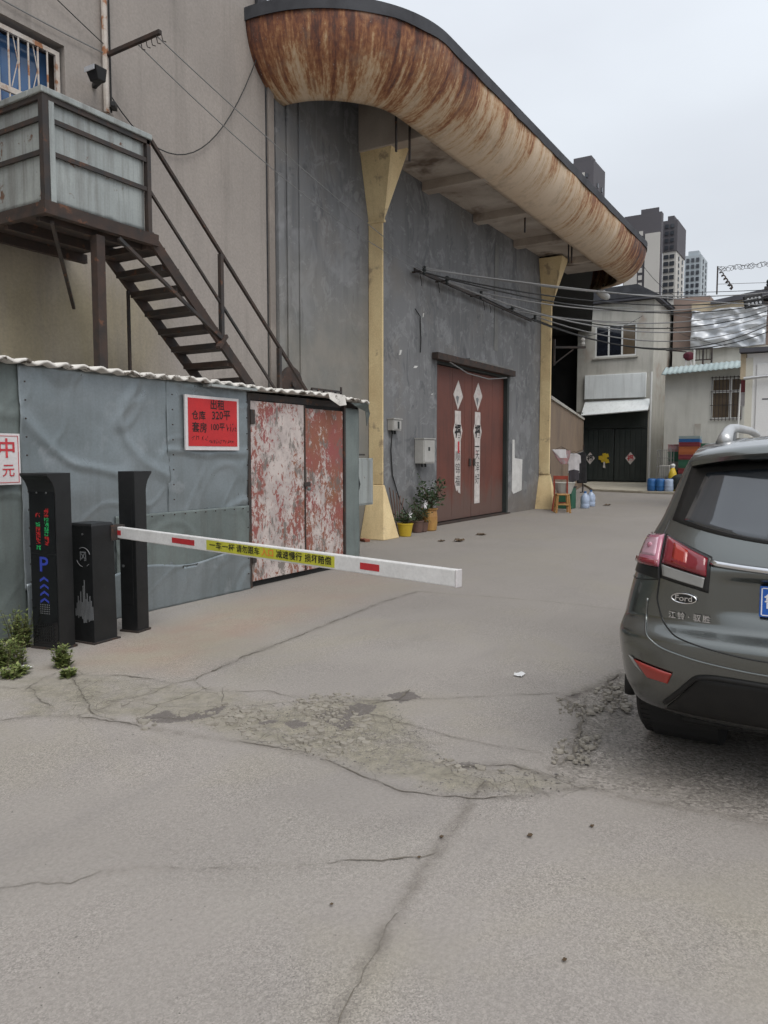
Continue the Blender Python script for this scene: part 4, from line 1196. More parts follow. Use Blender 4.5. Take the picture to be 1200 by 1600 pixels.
# ================================================================== parking barrier
BETA = math.radians(10)
def local(cx, cy, beta):
    f = Vector((-math.cos(beta), -math.sin(beta), 0))
    r = Vector((math.sin(beta), -math.cos(beta), 0))
    def L(a, d, h):       # a: to the right seen from the front, d: forwards, h: up
        return Vector((cx, cy, 0)) + r * a + f * d + Vector((0, 0, h))
    return L, r, f
def obox(mb, L, a0, a1, d0, d1, h0, h1):
    vs_ = [L(a0, d0, h0), L(a1, d0, h0), L(a1, d1, h0), L(a0, d1, h0), L(a0, d0, h1), L(a1, d0, h1), L(a1, d1, h1), L(a0, d1, h1)]
    return mb.add(vs_, [(0, 3, 2, 1), (4, 5, 6, 7), (0, 1, 5, 4), (1, 2, 6, 5), (2, 3, 7, 6), (3, 0, 4, 7)])
def pylon(name, label, cx, cy, beta, screen, wid=.125, dep=.085):
    t = thing(name, label, 'barrier column', (cx, cy, 0), 'plate-reader columns of the barrier')
    L, r, f = local(cx, cy, beta)
    prof = [(-dep, 0), (dep, 0), (dep, 1.28), (dep + .012, 1.33), (dep + .03, 1.37), (dep + .058, 1.405), (dep + .085, 1.43), (dep + .085, 1.45), (-dep, 1.45)]
    mb = MB()
    n = len(prof)
    vs_ = [L(-wid, d, h) for d, h in prof] + [L(wid, d, h) for d, h in prof]
    mb.add(vs_, [tuple(range(n)), tuple(reversed(range(n, 2 * n)))] + [(i, i + n, (i + 1) % n + n, (i + 1) % n) for i in range(n)])
    mb.build('housing', 'black_box', t, bevel=.004)
    obox(MB(), L, -wid - .012, wid + .012, -dep - .012, dep + .012, 0, .018).build('base_plate', 'dark_steel', t)
    if not screen:
        obox(MB(), L, -wid * .6, wid * .6, -dep - .004, -dep - .0005, .25, 1.2).build('service_door', 'black_box', t, bevel=.003)
        MB().lathe([(.012, -.004), (.012, .004)], 10, tuple(L(.05, -dep - .006, .6)), 'x').build('lock', 'alloy', t)
        return t
    d0 = dep + .0005
    fr_ = MB()
    obox(fr_, L, -wid + .012, wid - .012, d0, d0 + .004, .80, 1.34)
    sc = fr_.build('screen', 'screen', t)
    lowp = obox(MB(), L, -wid + .012, wid - .012, d0, d0 + .003, .05, .785).build('front_panel', 'screen', t)
    # camera eyes above the display
    for a_ in (-.05, .05):
        MB().lathe([(.008, -.002), (.008, .004)], 10, tuple(L(a_, d0 + .004, 1.29)), 'x').build('camera_eye', 'alloy', t)
    # dot-matrix rows: two columns of characters
    rnd = random.Random(2)
    for row in range(9):
        for colm in (-.045, .045):
            if colm < 0 and row in (0, 2):
                continue
            green = row in (2, 3, 4, 5) and colm > 0 or (row in (3, 8) and colm < 0)
            if row == 8 and colm > 0:
                continue
            mb = MB()
            hh = 1.16 - row * .038
            for i in range(5):
                for j in range(5):
                    if rnd.random() < .62:
                        aa, zz = colm - .018 + i * .009, hh - j * .0068
                        obox(mb, L, aa - .003, aa + .003, d0 + .0045, d0 + .0055, zz - .0024, zz + .0024)
            if mb.v:
                mb.build('led_character', 'led_green' if green else 'led_red', sc)
    text('parking_letter', 'P', 'blue_ink', lowp, L(0, d0 + .004, .70), r, (0, 0, 1), .17, bold=.015, sx=1.15)
    for i in range(4):
        mb = MB()
        zz = .605 - i * .058
        for s_ in (-1, 1):
            vs2 = [L(0, d0 + .0045, zz), L(s_ * .045, d0 + .0045, zz - .026), L(s_ * .045, d0 + .0045, zz - .046), L(0, d0 + .0045, zz - .020)]
            mb.add(vs2, [(0, 1, 2, 3)])
        mb.build('chevron', 'blue_ink', lowp)
    mb = MB()
    for i in range(6):
        for j in range(5):
            c = L(-.045 + i * .018, d0 + .0045, .372 - j * .018)
            mb.lathe([(.0055, -.001), (.0055, .001)], 6, tuple(c), 'x')
    mb.build('speaker_dots', 'grey_ink', lowp)
    mb = MB()
    for i in range(8):
        obox(mb, L, -.085 + i * .023, -.085 + i * .023 + .006, d0 + .0035, d0 + .006, .06, .21)
    for j in range(6):
        obox(mb, L, -.095, .095, d0 + .0062, d0 + .008, .065 + j * .026, .070 + j * .026)
    mb.build('vent_mesh', 'black_box', t)
    return t
pylon('plate_reader_column', 'black column with red and green LED display and a blue P', 3.96, 5.61, BETA, True, .142, .085)
pylon('plate_reader_column', 'plain black column standing behind the boom, its back to the camera', 4.73, 5.52, BETA + math.pi, False, .09, .078)

bar = thing('parking_barrier', 'black barrier cabinet with a lowered white and red boom across the road', 'barrier', (4.31, 5.54, 0))
L, r_, f_ = local(4.305, 5.545, math.radians(4))
cab = MB()
vsb = []
for h, g in ((0, 0), (.02, -.004), (1.0, -.012), (1.02, -.022)):
    vsb.append([L(-.145 - g * 0 + (-g), -.13 + (-g), h), L(.145 + g, -.13 + (-g), h), L(.145 + g, .13 + g, h), L(-.145 - g, .13 + g, h)])
for i, ring in enumerate(vsb):
    cab.v += [tuple(v) for v in ring]
cab.f = [(3, 2, 1, 0), (12, 13, 14, 15)] + [(i * 4 + k, i * 4 + (k + 1) % 4, i * 4 + 4 + (k + 1) % 4, i * 4 + 4 + k) for i in range(3) for k in range(4)]
cabinet = cab.build('cabinet', 'black_box', bar, bevel=.004)
obox(MB(), L, -.16, .16, -.145, .145, 0, .014).build('base_plate', 'dark_steel', bar)
dF = .127
mb = MB()
Rr = .082
for (a0, a1) in ((20, 120), (200, 262), (300, 318)):
    n = 10
    pts = [L(.035 + Rr * math.cos(math.radians(a0 + (a1 - a0) * i / n)), dF, .735 + Rr * math.sin(math.radians(a0 + (a1 - a0) * i / n))) for i in range(n + 1)]
    mb.tube(pts, .0035, 5)
mb.build('round_mark', 'grey_ink', cabinet)
text('emblem', '冈', 'grey_ink', cabinet, L(.035, dF + .001, .74), r_, (0, 0, 1), .085, bold=.02)
mb = MB()
rnd = random.Random(4)
hs = [.05, .10, .16, .12, .20, .11, .25, .30, .14, .19, .12, .17, .13, .08]
for i, h in enumerate(hs):
    a0 = -.075 + i * .0155
    obox(mb, L, a0, a0 + .009, dF - .001, dF + .002, .24 - .03 * (i / 14) - .06 * rnd.random(), .24 + h)
mb.build('skyline_mark', 'grey_ink', cabinet)
MB().lathe([(.009, -.003), (.009, .004)], 10, tuple(L(.03, dF + .001, .93)), 'x').build('lock', 'alloy', cabinet)
B0, B1 = Vector((4.50, 5.46, .925)), Vector((3.88, 1.87, .905))
MB().beam((4.40, 5.46, .925), (4.545, 5.46, .925), .10, .13).build('boom_hub', 'dark_steel', bar)
bdv = (B1 - B0).normalized()
bn = bdv.cross(Vector((0, 0, 1))).normalized()
BW, BH = .05, .098
boom = MB().beam(B0, B1, BW, BH).build('boom', 'white_boom', bar, bevel=.006)
MB().beam(B1 + bdv * .001, B1 + bdv * .014, BW + .004, BH + .004).build('end_cap', 'white_sign', boom, bevel=.004)
def boom_t(px):
    lo, hi = 0.0, 1.0
    for _ in range(40):
        m_ = (lo + hi) / 2
        v = B0.lerp(B1, m_) - EYE
        if 600 + 1200 * v.dot(RGT) / v.dot(FWD) < px:
            lo = m_
        else:
            hi = m_
    return lo
def strip(p0, p1, mat, name, h, off, label=None):
    a_, b_ = B0.lerp(B1, boom_t(p0)), B0.lerp(B1, boom_t(p1))
    o0 = bn * -(BW / 2 + off)
    if (a_ + o0 - EYE).length > (a_ - o0 - EYE).length:
        o0 = -o0
    return MB().beam(a_ + o0, b_ + o0, .0015, h).build(name, mat, boom), o0
strip(176, 193, 'red_tape', 'red_band', .042, .001)
strip(273, 308, 'red_tape', 'red_band', .042, .001)
strip(567, 597, 'red_tape', 'red_band', .042, .001)
st_, o0 = strip(327, 527, 'yellow_tape', 'warning_sticker', .074, .001)
def btext(body, pa, pb, mat):
    a_, b_ = B0.lerp(B1, boom_t(pa)), B0.lerp(B1, boom_t(pb))
    n = len(body)
    size = .058
    wid = (b_ - a_).length
    text('lettering', body, mat, boom, (a_ + b_) / 2 + o0 * (1 + .003 / o0.length), bdv, Vector((0, 0, 1)), size, sx=wid / (size * n * 1.0), bold=.012, thick=.001)
btext('一车一杆', 332, 372, 'ink')
btext('请勿跟车', 374, 411, 'ink')
btext('入口', 413, 433, 'orange_ink')
btext('减速慢行', 436, 477, 'ink')
btext('损坏赔偿', 481, 523, 'ink')

# ================================================================== parked car, seen from behind
CY = .105
car = thing('parked_car', 'dark grey-green sport utility car seen from behind on the right', 'car', (5.9, CY, 0))
ZC = np.arange(.26, 1.7001, .002)
def curve(zs, vs2, sig=9):
    v = np.interp(ZC, zs, vs2)
    k = np.exp(-.5 * (np.arange(-30, 31) / sig) ** 2)
    k /= k.sum()
    return np.convolve(np.pad(v, 30, mode='edge'), k, mode='valid')
_xr = curve([.26, .34, .45, .58, .68, .738, .765, .80, .95, 1.08, 1.16, 1.25, 1.57, 1.62, 1.67, 1.70],
            [4.02, 3.86, 3.765, 3.70, 3.67, 3.668, 3.71, 3.762, 3.752, 3.745, 3.795, 3.865, 4.06, 4.14, 4.36, 4.75], 5)
_xf = curve([.26, .5, .7, .9, 1.0, 1.05, 1.10, 1.15, 1.3, 1.5, 1.62, 1.67, 1.70],
            [8.0, 8.22, 8.25, 8.18, 8.0, 7.6, 7.05, 6.92, 6.58, 6.12, 5.8, 5.5, 5.15], 6)
_w = curve([.26, .34, .5, .7, .82, .92, 1.02, 1.12, 1.2, 1.27, 1.4, 1.55, 1.62, 1.67, 1.70],
           [.78, .83, .862, .872, .862, .84, .812, .782, .75, .718, .678, .635, .60, .54, .42], 8)
def recess(y, z):
    """the pressed hollow round the number plate"""
    a = max(0.0, 1 - (abs(y) / .40) ** 4)
    t = (z - .80) / .25
    if t <= 0 or t >= 1:
        return 0.0
    return .040 * a ** .7 * min(1.0, t * 3.2) ** 1.5 * min(1.0, (1 - t) * 9)
def zi(a, z):
    return float(np.interp(z, ZC, a))
NR, CD = 2.9, .31
def rearp(y, z, off=0.0):
    """point of the rear skin at lateral y (from the car's centre line) and height z, lifted off by `off`"""
    def raw(yy, zz):
        w_ = zi(_w, zz)
        k_ = min(.9999, abs(yy) / w_)
        return zi(_xr, zz) + CD * (1 - (1 - k_ ** NR) ** (1 / NR)) + recess(yy, zz)
    x = raw(y, z)
    e = .004
    dxy = (raw(y + e, z) - raw(y - e, z)) / (2 * e)
    dxz = (raw(y, min(1.69, z + e)) - raw(y, max(.27, z - e))) / (2 * e)
    n = Vector((-1, dxy, dxz)).normalized()
    return Vector((x, CY + y, z)) + n * off
levels = list(np.concatenate([np.arange(.27, .72, .03), np.arange(.72, .82, .012), np.arange(.82, 1.08, .014), np.arange(1.08, 1.56, .03), np.arange(1.56, 1.701, .012)]))
body = MB()
NA, NS = 34, 14
ring_n = None
for zz in levels:
    w_, xr, xf = zi(_w, zz), zi(_xr, zz), zi(_xf, zz)
    ring = []
    for i in range(-NA, NA + 1):
        th = math.pi / 2 * i / NA
        s = math.copysign(abs(math.sin(th)) ** (2 / NR), th)
        c = abs(math.cos(th)) ** (2 / NR)
        ring.append((xr + CD * (1 - c) + recess(w_ * s, zz), CY - w_ * s, zz))
    cf = .75 if zz < 1.05 else .35
    for k in range(1, NS):
        t = k / NS
        ring.append((xr + CD + (xf - cf - xr - CD) * t, CY - w_, zz))
    for i in range(-NA, NA + 1):
        th = math.pi / 2 * i / NA
        s = math.copysign(abs(math.sin(th)) ** (2 / 2.4), th)
        c = abs(math.cos(th)) ** (2 / 2.4)
        ring.append((xf - cf * (1 - c), CY + w_ * s, zz))
    for k in range(1, NS):
        t = k / NS
        ring.append((xf - cf + (xr + CD - xf + cf) * t, CY + w_, zz))
    ring_n = len(ring)
    body.v += ring
for i in range(len(levels) - 1):
    for k in range(ring_n):
        k2 = (k + 1) % ring_n
        body.f.append((i * ring_n + k, i * ring_n + k2, (i + 1) * ring_n + k2, (i + 1) * ring_n + k))
lo_c, hi_c = len(body.v), len(body.v) + 1
body.v += [(6, CY, .27), (5.0, CY, 1.712)]
for k in range(ring_n):
    k2 = (k + 1) % ring_n
    body.f.append((k2, k, lo_c))
    t0 = (len(levels) - 1) * ring_n
    body.f.append((t0 + k, t0 + k2, hi_c))
bo = body.build('body', 'car', car, smooth=True)
RX, FX, TR = 4.60, 7.25, .365
cut = MB()
for ax in (RX, FX):
    for s in (-1, 1):
        cut.lathe([(.415, -.24), (.415, .30)], 40, (ax, CY + s * .86, TR + .0), 'y')
co = cut.build('cutter', 'car_plastic')
md = bo.modifiers.new('wheel_wells', 'BOOLEAN')
md.object = co
md.operation = 'DIFFERENCE'
md.solver = 'EXACT'
co.location = bo.location * 0
bpy.context.view_layer.update()
dg = bpy.context.evaluated_depsgraph_get()
nm = bpy.data.meshes.new_from_object(bo.evaluated_get(dg))
bo.modifiers.clear()
bo.data = nm
nm.name = 'body'
nm.materials.clear()
nm.materials.append(MT['car'])
for p in nm.polygons:
    p.material_index = 0
bpy.data.objects.remove(co)

def patch(name, mat, poly, off, parent=bo, nu=14, nv=10, thick=0.0, mirror=False):
    """a skin panel: poly = four (y, z) corners TL, TR, BR, BL; TL is the car's left"""
    out = []
    for sgn in ((1, -1) if mirror else (1,)):
        mb = MB()
        tl, tr, br, bl = poly
        def fn(u, v):
            y = (tl[0] * (1 - u) + tr[0] * u) * (1 - v) + (bl[0] * (1 - u) + br[0] * u) * v
            zz = (tl[1] * (1 - u) + tr[1] * u) * (1 - v) + (bl[1] * (1 - u) + br[1] * u) * v
            e = min(u, 1 - u, v, 1 - v)
            return rearp(sgn * y, zz, off + (thick * min(1, e * 8) ** .5 if thick else 0))
        mb.grid(fn, nu, nv)
        out.append(mb.build(name, mat, parent, smooth=True, solid=.003))
    return out[0]
# rear window with its black border
def glass(name, mat, wb, wt, zb, dip, zt, off):
    mb = MB()
    def fn(u, v):
        s = 2 * u - 1
        z0 = zb - dip * (1 - s * s)
        z1 = zt - .03 * s * s
        return rearp((wb * (1 - v) + wt * v) * s, z0 + (z1 - z0) * v, off)
    mb.grid(fn, 30, 14)
    return mb.build(name, mat, bo, smooth=True, solid=.003)
glass('window_surround', 'car_black', .64, .585, 1.275, .085, 1.572, .002)
rg = glass('rear_window', 'car_glass', .575, .50, 1.278, .08, 1.535, .005)
# spoiler over the window
sp = MB()
prof = [(.33, 1.575, 0), (.10, 1.572, 0), (-.02, 1.592, 0), (-.035, 1.612, 0), (-.02, 1.634, 0), (.06, 1.655, 0), (.25, 1.684, 0), (.55, 1.706, 0), (.55, 1.66, 0)]
NY = 24
for i in range(NY + 1):
    s = 2 * i / NY - 1
    y = .575 * s
    bx = 3.955 + .15 * abs(s) ** 2.6
    dz = -.05 * abs(s) ** 2.4
    for (dx, zz, _) in prof:
        tap = 1 - .25 * abs(s) ** 4
        sp.v.append((bx + dx * tap, CY + y, zz + dz))
n = len(prof)
for i in range(NY):
    for j in range(n):
        a, b = i * n + j, i * n + (j + 1) % n
        sp.f.append((a, a + n, b + n, b))
sp.f += [tuple(range(n)), tuple(reversed(range(NY * n, NY * n + n)))]
spo = sp.build('spoiler', 'car', car, smooth=True)
spo.data.set_sharp_from_angle(angle=math.radians(45))
MB().box(3.935, 3.95, CY - .16, CY + .16, 1.60, 1.612).build('high_brake_light', 'lamp_red', spo)
# roof rails
for s in (1, -1):
    y = CY + s * .47
    pts = [(4.40, y, 1.655), (4.46, y, 1.69), (4.54, y, 1.722), (4.66, y, 1.742), (4.9, y, 1.752), (5.6, y, 1.754), (6.0, y, 1.74), (6.15, y, 1.70), (6.2, y, 1.64)]
    MB().box(4.52, 4.78, y - .012, y + .012, 1.66, 1.722).build('rail_infill', 'car_black', car)  # dark infill block beneath the rear rail foot
    MB().tube(pts, [.042, .036, .03, .026, .024, .024, .024, .028, .03], 12).build('roof_rail', 'rail', car, smooth=True)
# lamps, bright strip, number plate, badges
for s in (1, -1):
    ol = patch('tail_lamp', 'lamp_pink', [(s * .765, 1.195), (s * .662, 1.205), (s * .662, 1.06), (s * .79, 1.06)], .006, car, thick=.012)
    patch('lamp_rim', 'car_black', [(s * .793, 1.06), (s * .662, 1.06), (s * .66, 1.0), (s * .803, 1.015)], .004, ol)
    patch('bulb_cup', 'lamp_pale', [(s * .755, 1.172), (s * .680, 1.182), (s * .680, 1.10), (s * .765, 1.098)], .0185, ol, 6, 6)
    MB().lathe([(.001, -.006), (.012, -.004), (.016, .004)], 14, tuple(rearp(s * .715, 1.142, .021)), 'x').build('bulb', 'lamp_pink', ol, smooth=True)
    patch('lamp_stripe', 'lamp_red', [(s * .785, 1.085), (s * .664, 1.085), (s * .664, 1.062), (s * .788, 1.062)], .020, ol, 6, 2)
    il = patch('tail_lamp', 'lamp_red', [(s * .648, 1.202), (s * .442, 1.118), (s * .442, 1.038), (s * .648, 1.08)], .006, car, thick=.010)
    patch('lamp_rim', 'car_black', [(s * .655, 1.21), (s * .424, 1.128), (s * .432, .962), (s * .655, 1.008)], .003, il)
    patch('reversing_lens', 'lamp_clear', [(s * .648, 1.074), (s * .448, 1.033), (s * .455, .985), (s * .640, 1.022)], .010, il)
    patch('lens_band', 'lamp_orange', [(s * .60, 1.168), (s * .53, 1.140), (s * .53, 1.07), (s * .60, 1.085)], .0165, il, 4, 4)
    rl = patch('reflector', 'lamp_orange', [(s * .765, .605), (s * .575, .572), (s * .60, .512), (s * .70, .520)], .006, car, thick=.006)
    patch('reflector_clear', 'lamp_clear', [(s * .790, .618), (s * .767, .609), (s * .722, .54), (s * .755, .57)], .007, rl, 4, 6)
ch = MB()
ch.grid(lambda u, v: rearp(.425 * (2 * u - 1), 1.068 + .020 * (2 * u - 1) ** 2 + .026 * v, .006 + .014 * math.sin(math.pi * v)), 30, 6)
ch.build('chrome_strip', 'chrome', bo, smooth=True, solid=.003)
rc = MB()
rc.grid(lambda u, v: rearp(.46 * (2 * u - 1), .80 + .235 * v, .002 - .0 * u), 20, 10)
pl_ = MB()
P0 = rearp(.0, .945, .018)
pl_.box(P0.x - .004, P0.x + .004, CY - .22, CY + .22, .875, 1.015)
pln = pl_.build('number_plate', 'plate_blue', car, bevel=.006)
MB().box(P0.x - .0055, P0.x - .0042, CY - .213, CY - .208, .885, 1.005).box(P0.x - .0055, P0.x - .0042, CY + .208, CY + .213, .885, 1.005).box(P0.x - .0055, P0.x - .0042, CY - .2079, CY + .2079, .882, .8865).box(P0.x - .0055, P0.x - .0042, CY - .2079, CY + .2079, 1.0035, 1.008).build('plate_border', 'plate_white', pln)
text('plate_character', '鲁', 'plate_white', pln, (P0.x - .0045, CY + .172, .945), (0, -1, 0), (0, 0, 1), .075, bold=.015, sx=.8)
MB().box(P0.x + .0042, P0.x + .03, CY - .2, CY + .2, .885, 1.0).build('plate_bracket', 'car_black', pln)
def on_skin(name, body_, mat, y, z, size, parent, sx=1.0, bold=0.0):
    c = rearp(y, z, .006)
    e = .02
    r = (rearp(y - e, z, .006) - rearp(y + e, z, .006)).normalized()
    u = (rearp(y, z + e, .006) - rearp(y, z - e, .006)).normalized()
    return text(name, body_, mat, parent, c, r, u, size, thick=.002, sx=sx, bold=bold), c, r, u
EM = MB()
ce = rearp(.54, .925, .006)
re_ = (rearp(.52, .925, .006) - rearp(.56, .925, .006)).normalized()
ue_ = Vector((0, 0, 1))
pts = [ce + re_ * (.058 * math.cos(a)) + ue_ * (.023 * math.sin(a)) for a in np.linspace(0, 2 * math.pi, 33)]
emr = EM.tube(pts, .0042, 6, cap=False).build('badge_ring', 'chrome', bo, smooth=True)
EB = MB()
EB.v = [tuple(ce + re_ * (.056 * math.cos(a)) + ue_ * (.021 * math.sin(a))) for a in np.linspace(0, 2 * math.pi, 32, endpoint=False)]
EB.f = [tuple(range(32))]
EB.build('badge_plate', 'car_black', emr, solid=.004)
text('badge_lettering', 'Ford', 'chrome', emr, ce, re_, ue_, .038, thick=.004, sx=1.15, bold=.01)
for i, chh in enumerate('江铃·驭胜'):
    yy = .592 - i * .042 + (.012 if i > 2 else 0) + (.008 if i == 2 else 0)
    on_skin('badge_character', chh, 'chrome', yy, .838, .036, bo, bold=.012)
# shut lines and creases
def line(name, pts_, r, mat, off=0.0, mirror=True):
    for s in ((1, -1) if mirror else (1,)):
        fine = []
        for (a, b) in zip(pts_[:-1], pts_[1:]):
            for k in range(6):
                t = k / 6
                fine.append((a[0] + (b[0] - a[0]) * t, a[1] + (b[1] - a[1]) * t))
        fine.append(pts_[-1])
        # soften the corners
        for _ in range(3):
            fine = [fine[0]] + [((fine[i - 1][0] + 2 * fine[i][0] + fine[i + 1][0]) / 4, (fine[i - 1][1] + 2 * fine[i][1] + fine[i + 1][1]) / 4) for i in range(1, len(fine) - 1)] + [fine[-1]]
        MB().tube([rearp(s * y, z_, off) for y, z_ in fine], r, 6).build(name, mat, bo, smooth=True)
line('shut_line', [(.655, 1.275), (.672, 1.21), (.660, 1.20), (.660, 1.0), (.672, .90), (.64, .80), (.57, .752), (.42, .722), (.25, .70), (0, .692)], .004, 'car_black')
line('crease', [(.72, .90), (.725, .80), (.70, .735), (.63, .69), (.46, .655), (.25, .635), (0, .628)], .007, 'car')
line('shut_line', [(.66, 1.0), (.75, .985), (.83, .98)], .003, 'car_black')
# black lower apron and step pad
patch('lower_apron', 'car_plastic', [(.45, .575), (-.45, .575), (-.63, .35), (.63, .35)], .006, car, 26, 8)
line('apron_lip', [(.63, .385), (.53, .50), (.47, .572), (.38, .588), (0, .578)], .014, 'car_plastic')
MB().box(4.15, 7.9, CY - .60, CY + .60, .20, .268).build('underbody_shade_pan', 'car_plastic', car, bevel=.02)  # low dark pan added to deepen the shade beneath the car
MB().lathe([(.02, -.4), (.09, -.38), (.10, 0), (.09, .38), (.02, .4)], 14, (4.22, CY - .05, .30), 'y').build('muffler', 'dark_steel', car, smooth=True)
# wiper
wa = rearp(.20, 1.225, .02)
wb_ = rearp(-.20, 1.25, .022)
MB().tube([wa, wa.lerp(wb_, .5) + Vector((-.01, 0, .006)), wb_], [.007, .011, .014], 8).build('wiper', 'car_black', car)
# side glass, door seams, handles, mirrors
def sidep(x, z, s, off=.004):
    return Vector((x, CY + s * (zi(_w, z) + off), z))
for s in (1, -1):
    for (xa, xb, slant) in ((4.30, 5.02, .16), (5.08, 5.86, 0.0), (5.92, 6.95, -.52)):
        mb = MB()
        def fn(u, v):
            zz = 1.19 + .36 * v
            l_, r2 = xa + max(0, slant) * v, xb + min(0, slant) * v
            return sidep(l_ + (r2 - l_) * u, zz, s)
        mb.grid(fn, 8, 8)
        mb.build('side_window', 'car_glass', bo, smooth=True, solid=.003)
    for xd in (5.05, 5.9, 6.95):
        MB().tube([sidep(xd, z_, s, .001) for z_ in np.linspace(.42, 1.17, 14)], .003, 5).build('shut_line', 'car_black', bo)
    for xd in (5.15, 6.0):
        MB().box(xd, xd + .19, CY + s * .875 - .016, CY + s * .875 + .016, .985, 1.012).build('door_handle', 'chrome', bo, bevel=.006)
    MB().lathe([(.02, -.1), (.085, -.06), (.10, 0), (.085, .06), (.02, .1)], 14, (6.72, CY + s * 1.0, 1.17), 'x').build('mirror', 'car', car, smooth=True)
    for ax in (RX, FX):
        wh = MB().lathe([(.24, -.108), (.335, -.115), (.358, -.095), (TR, -.05), (TR, .05), (.358, .095), (.335, .115), (.24, .108)], 44, (ax, CY + s * .745, TR), 'y').build('tyre', 'rubber', car, smooth=False)
        rim_ = MB().lathe([(.03, -.02), (.05, .03), (.20, .05), (.245, .09), (.245, -.09), (.20, -.09)], 28, (ax, CY + s * .745, TR), 'y').build('rim', 'alloy', wh)
        for k in range(5):
            a = 2 * math.pi * k / 5
            MB().beam((ax + .04 * math.cos(a), CY + s * .83, TR + .04 * math.sin(a)), (ax + .235 * math.cos(a), CY + s * .83, TR + .235 * math.sin(a)), .035, .05, up=(0, 1, 0)).build('spoke', 'alloy', wh)
        tr = MB()
        for k in range(64):
            a = 2 * math.pi * k / 64
            for y0, y1 in ((-.088, -.035), (-.025, .025), (.035, .088)):
                a2 = a + (.02 if y0 < 0 else 0)
                c_, s_ = math.cos(a2), math.sin(a2)
                tr.beam((ax + (TR - .004) * c_, CY + s * .745 + y0, TR + (TR - .004) * s_), (ax + (TR - .004) * c_, CY + s * .745 + y1, TR + (TR - .004) * s_), .024, .014, up=(c_, 0, s_))
        tg = tr.build('tread_blocks', 'rubber', wh)
        tag(tg, None, None, kind='stuff')
        MB().tube([(ax + .43 * math.cos(a), CY + s * (.885 if .2 < a < 2.9 else .865), TR + .43 * math.sin(a)) for a in np.linspace(-.12, math.pi + .12, 26)], .034, 8).build('arch_flare', 'car_plastic', car, smooth=True)
        MB().lathe([(.40, -.22), (.40, .12)], 28, (ax, CY + s * .66, TR + .02), 'y').build('wheel_well', 'dark_room', car)
    MB().box(5.02, 6.82, CY + s * .80, CY + s * .90, .27, .40).build('sill', 'car_plastic', car, bevel=.02)
    # front end, hidden from the photograph
    MB().lathe([(.001, -.04), (.12, -.03), (.15, 0), (.10, .03)], 18, (7.98, CY + s * .62, .82), 'x').build('headlamp', 'lamp_clear', car, smooth=True)
mb = MB()
mb.grid(lambda u, v: (zi(_xf, 1.16 + .42 * v) - .02 - .30 * (1 - (1 - min(.999, abs(2 * u - 1) * .92) ** 2.4) ** (1 / 2.4)) + .03, CY + (zi(_w, 1.16 + .42 * v) * .9) * (2 * u - 1), 1.16 + .42 * v), 20, 10)
mb.build('windscreen', 'car_glass', bo, smooth=True, solid=.003)
MB().box(8.20, 8.27, CY - .42, CY + .42, .55, .80).build('grille', 'car_plastic', car, bevel=.02)

# ================================================================== fittings on the warehouse wall
def papers(name, label, xc, zs, tex, tail):
    t = thing(name, label, 'door couplet', (xc, WY + .11, zs[-1]))
    y0, y1 = WY + .112, WY + .117
    d = MB()
    zc, r = (zs[0] + zs[1]) / 2, (zs[0] - zs[1]) / 2
    rnd = random.Random(int(xc * 10))
    d.prism([(xc, zs[1]), (xc + .27, zc + rnd.uniform(-.03, .03)), (xc + .02, zs[0]), (xc - .25, zc)], y0, y1)
    pa = d.build('diamond_paper', 'paper', t)
    MB().prism([(xc - .02, zs[1] + .12), (xc + .05, zs[1] + .3), (xc - .04, zc - .02), (xc - .12, zc - .05)], y0 - .003, y0 - .001).build('dark_patch', 'grey_ink', pa)
    s = .16
    out = [(xc - s, zs[2]), (xc + s, zs[2]), (xc + s, zs[2] - .28), (xc + s + .09, zs[2] - .48), (xc + s, zs[2] - .70), (xc + s * .97, zs[3] + .1)]
    if tail:
        out += [(xc + s, zs[3])] + [(xc + s - .32 * k / 6, zs[3] + (.22 if k % 2 else .10) * (k / 6)) for k in range(1, 6)] + [(xc - s, zs[3] + .25)]
    else:
        out += [(xc + s, zs[3]), (xc - s, zs[3])]
    out += [(xc - s * .95, zs[3] + .3), (xc - s, zs[2] - .70), (xc - s - .09, zs[2] - .48), (xc - s, zs[2] - .28)]
    sp_ = MB().prism(out, y0, y1).build('strip_paper', 'paper', t)
    text('lettering', '福', 'ink', sp_, (xc, y0 - .001, zs[2] - .50), (1, 0, 0), (0, 0, 1), .34, bold=.03)
    for i, c in enumerate(tex):
        text('lettering', c, 'ink', sp_, (xc, y0 - .001, zs[2] - 1.08 - i * .30), (1, 0, 0), (0, 0, 1), .27, bold=.0)
    if tail:
        MB().box(xc + .0, xc + .09, y0 - .003, y0 - .001, zs[2] - 1.0, zs[2] - .72).build('faded_red_patch', 'red_ink', sp_)
    else:
        MB().box(xc - s * .9, xc + s * .7, y0 - .003, y0 - .001, zs[2] - .87, zs[2] - .84).build('tape', 'ink', sp_)
e = ony(716, 600, WY + .11)
zs = [ony(716, 594, WY + .11).z, ony(716, 640, WY + .11).z, ony(716, 642, WY + .11).z, ony(716, 772, WY + .11).z]
papers('door_couplet', 'torn white paper couplet on the left leaf of the red door', e.x, zs, '顺锦福', True)
e = ony(747, 600, WY + .11)
zs = [ony(747, 598, WY + .11).z, ony(747, 642, WY + .11).z, ony(747, 644, WY + .11).z, ony(747, 786, WY + .11).z]
papers('door_couplet', 'complete white paper couplet on the right leaf of the red door', e.x, zs, '天泽好', False)

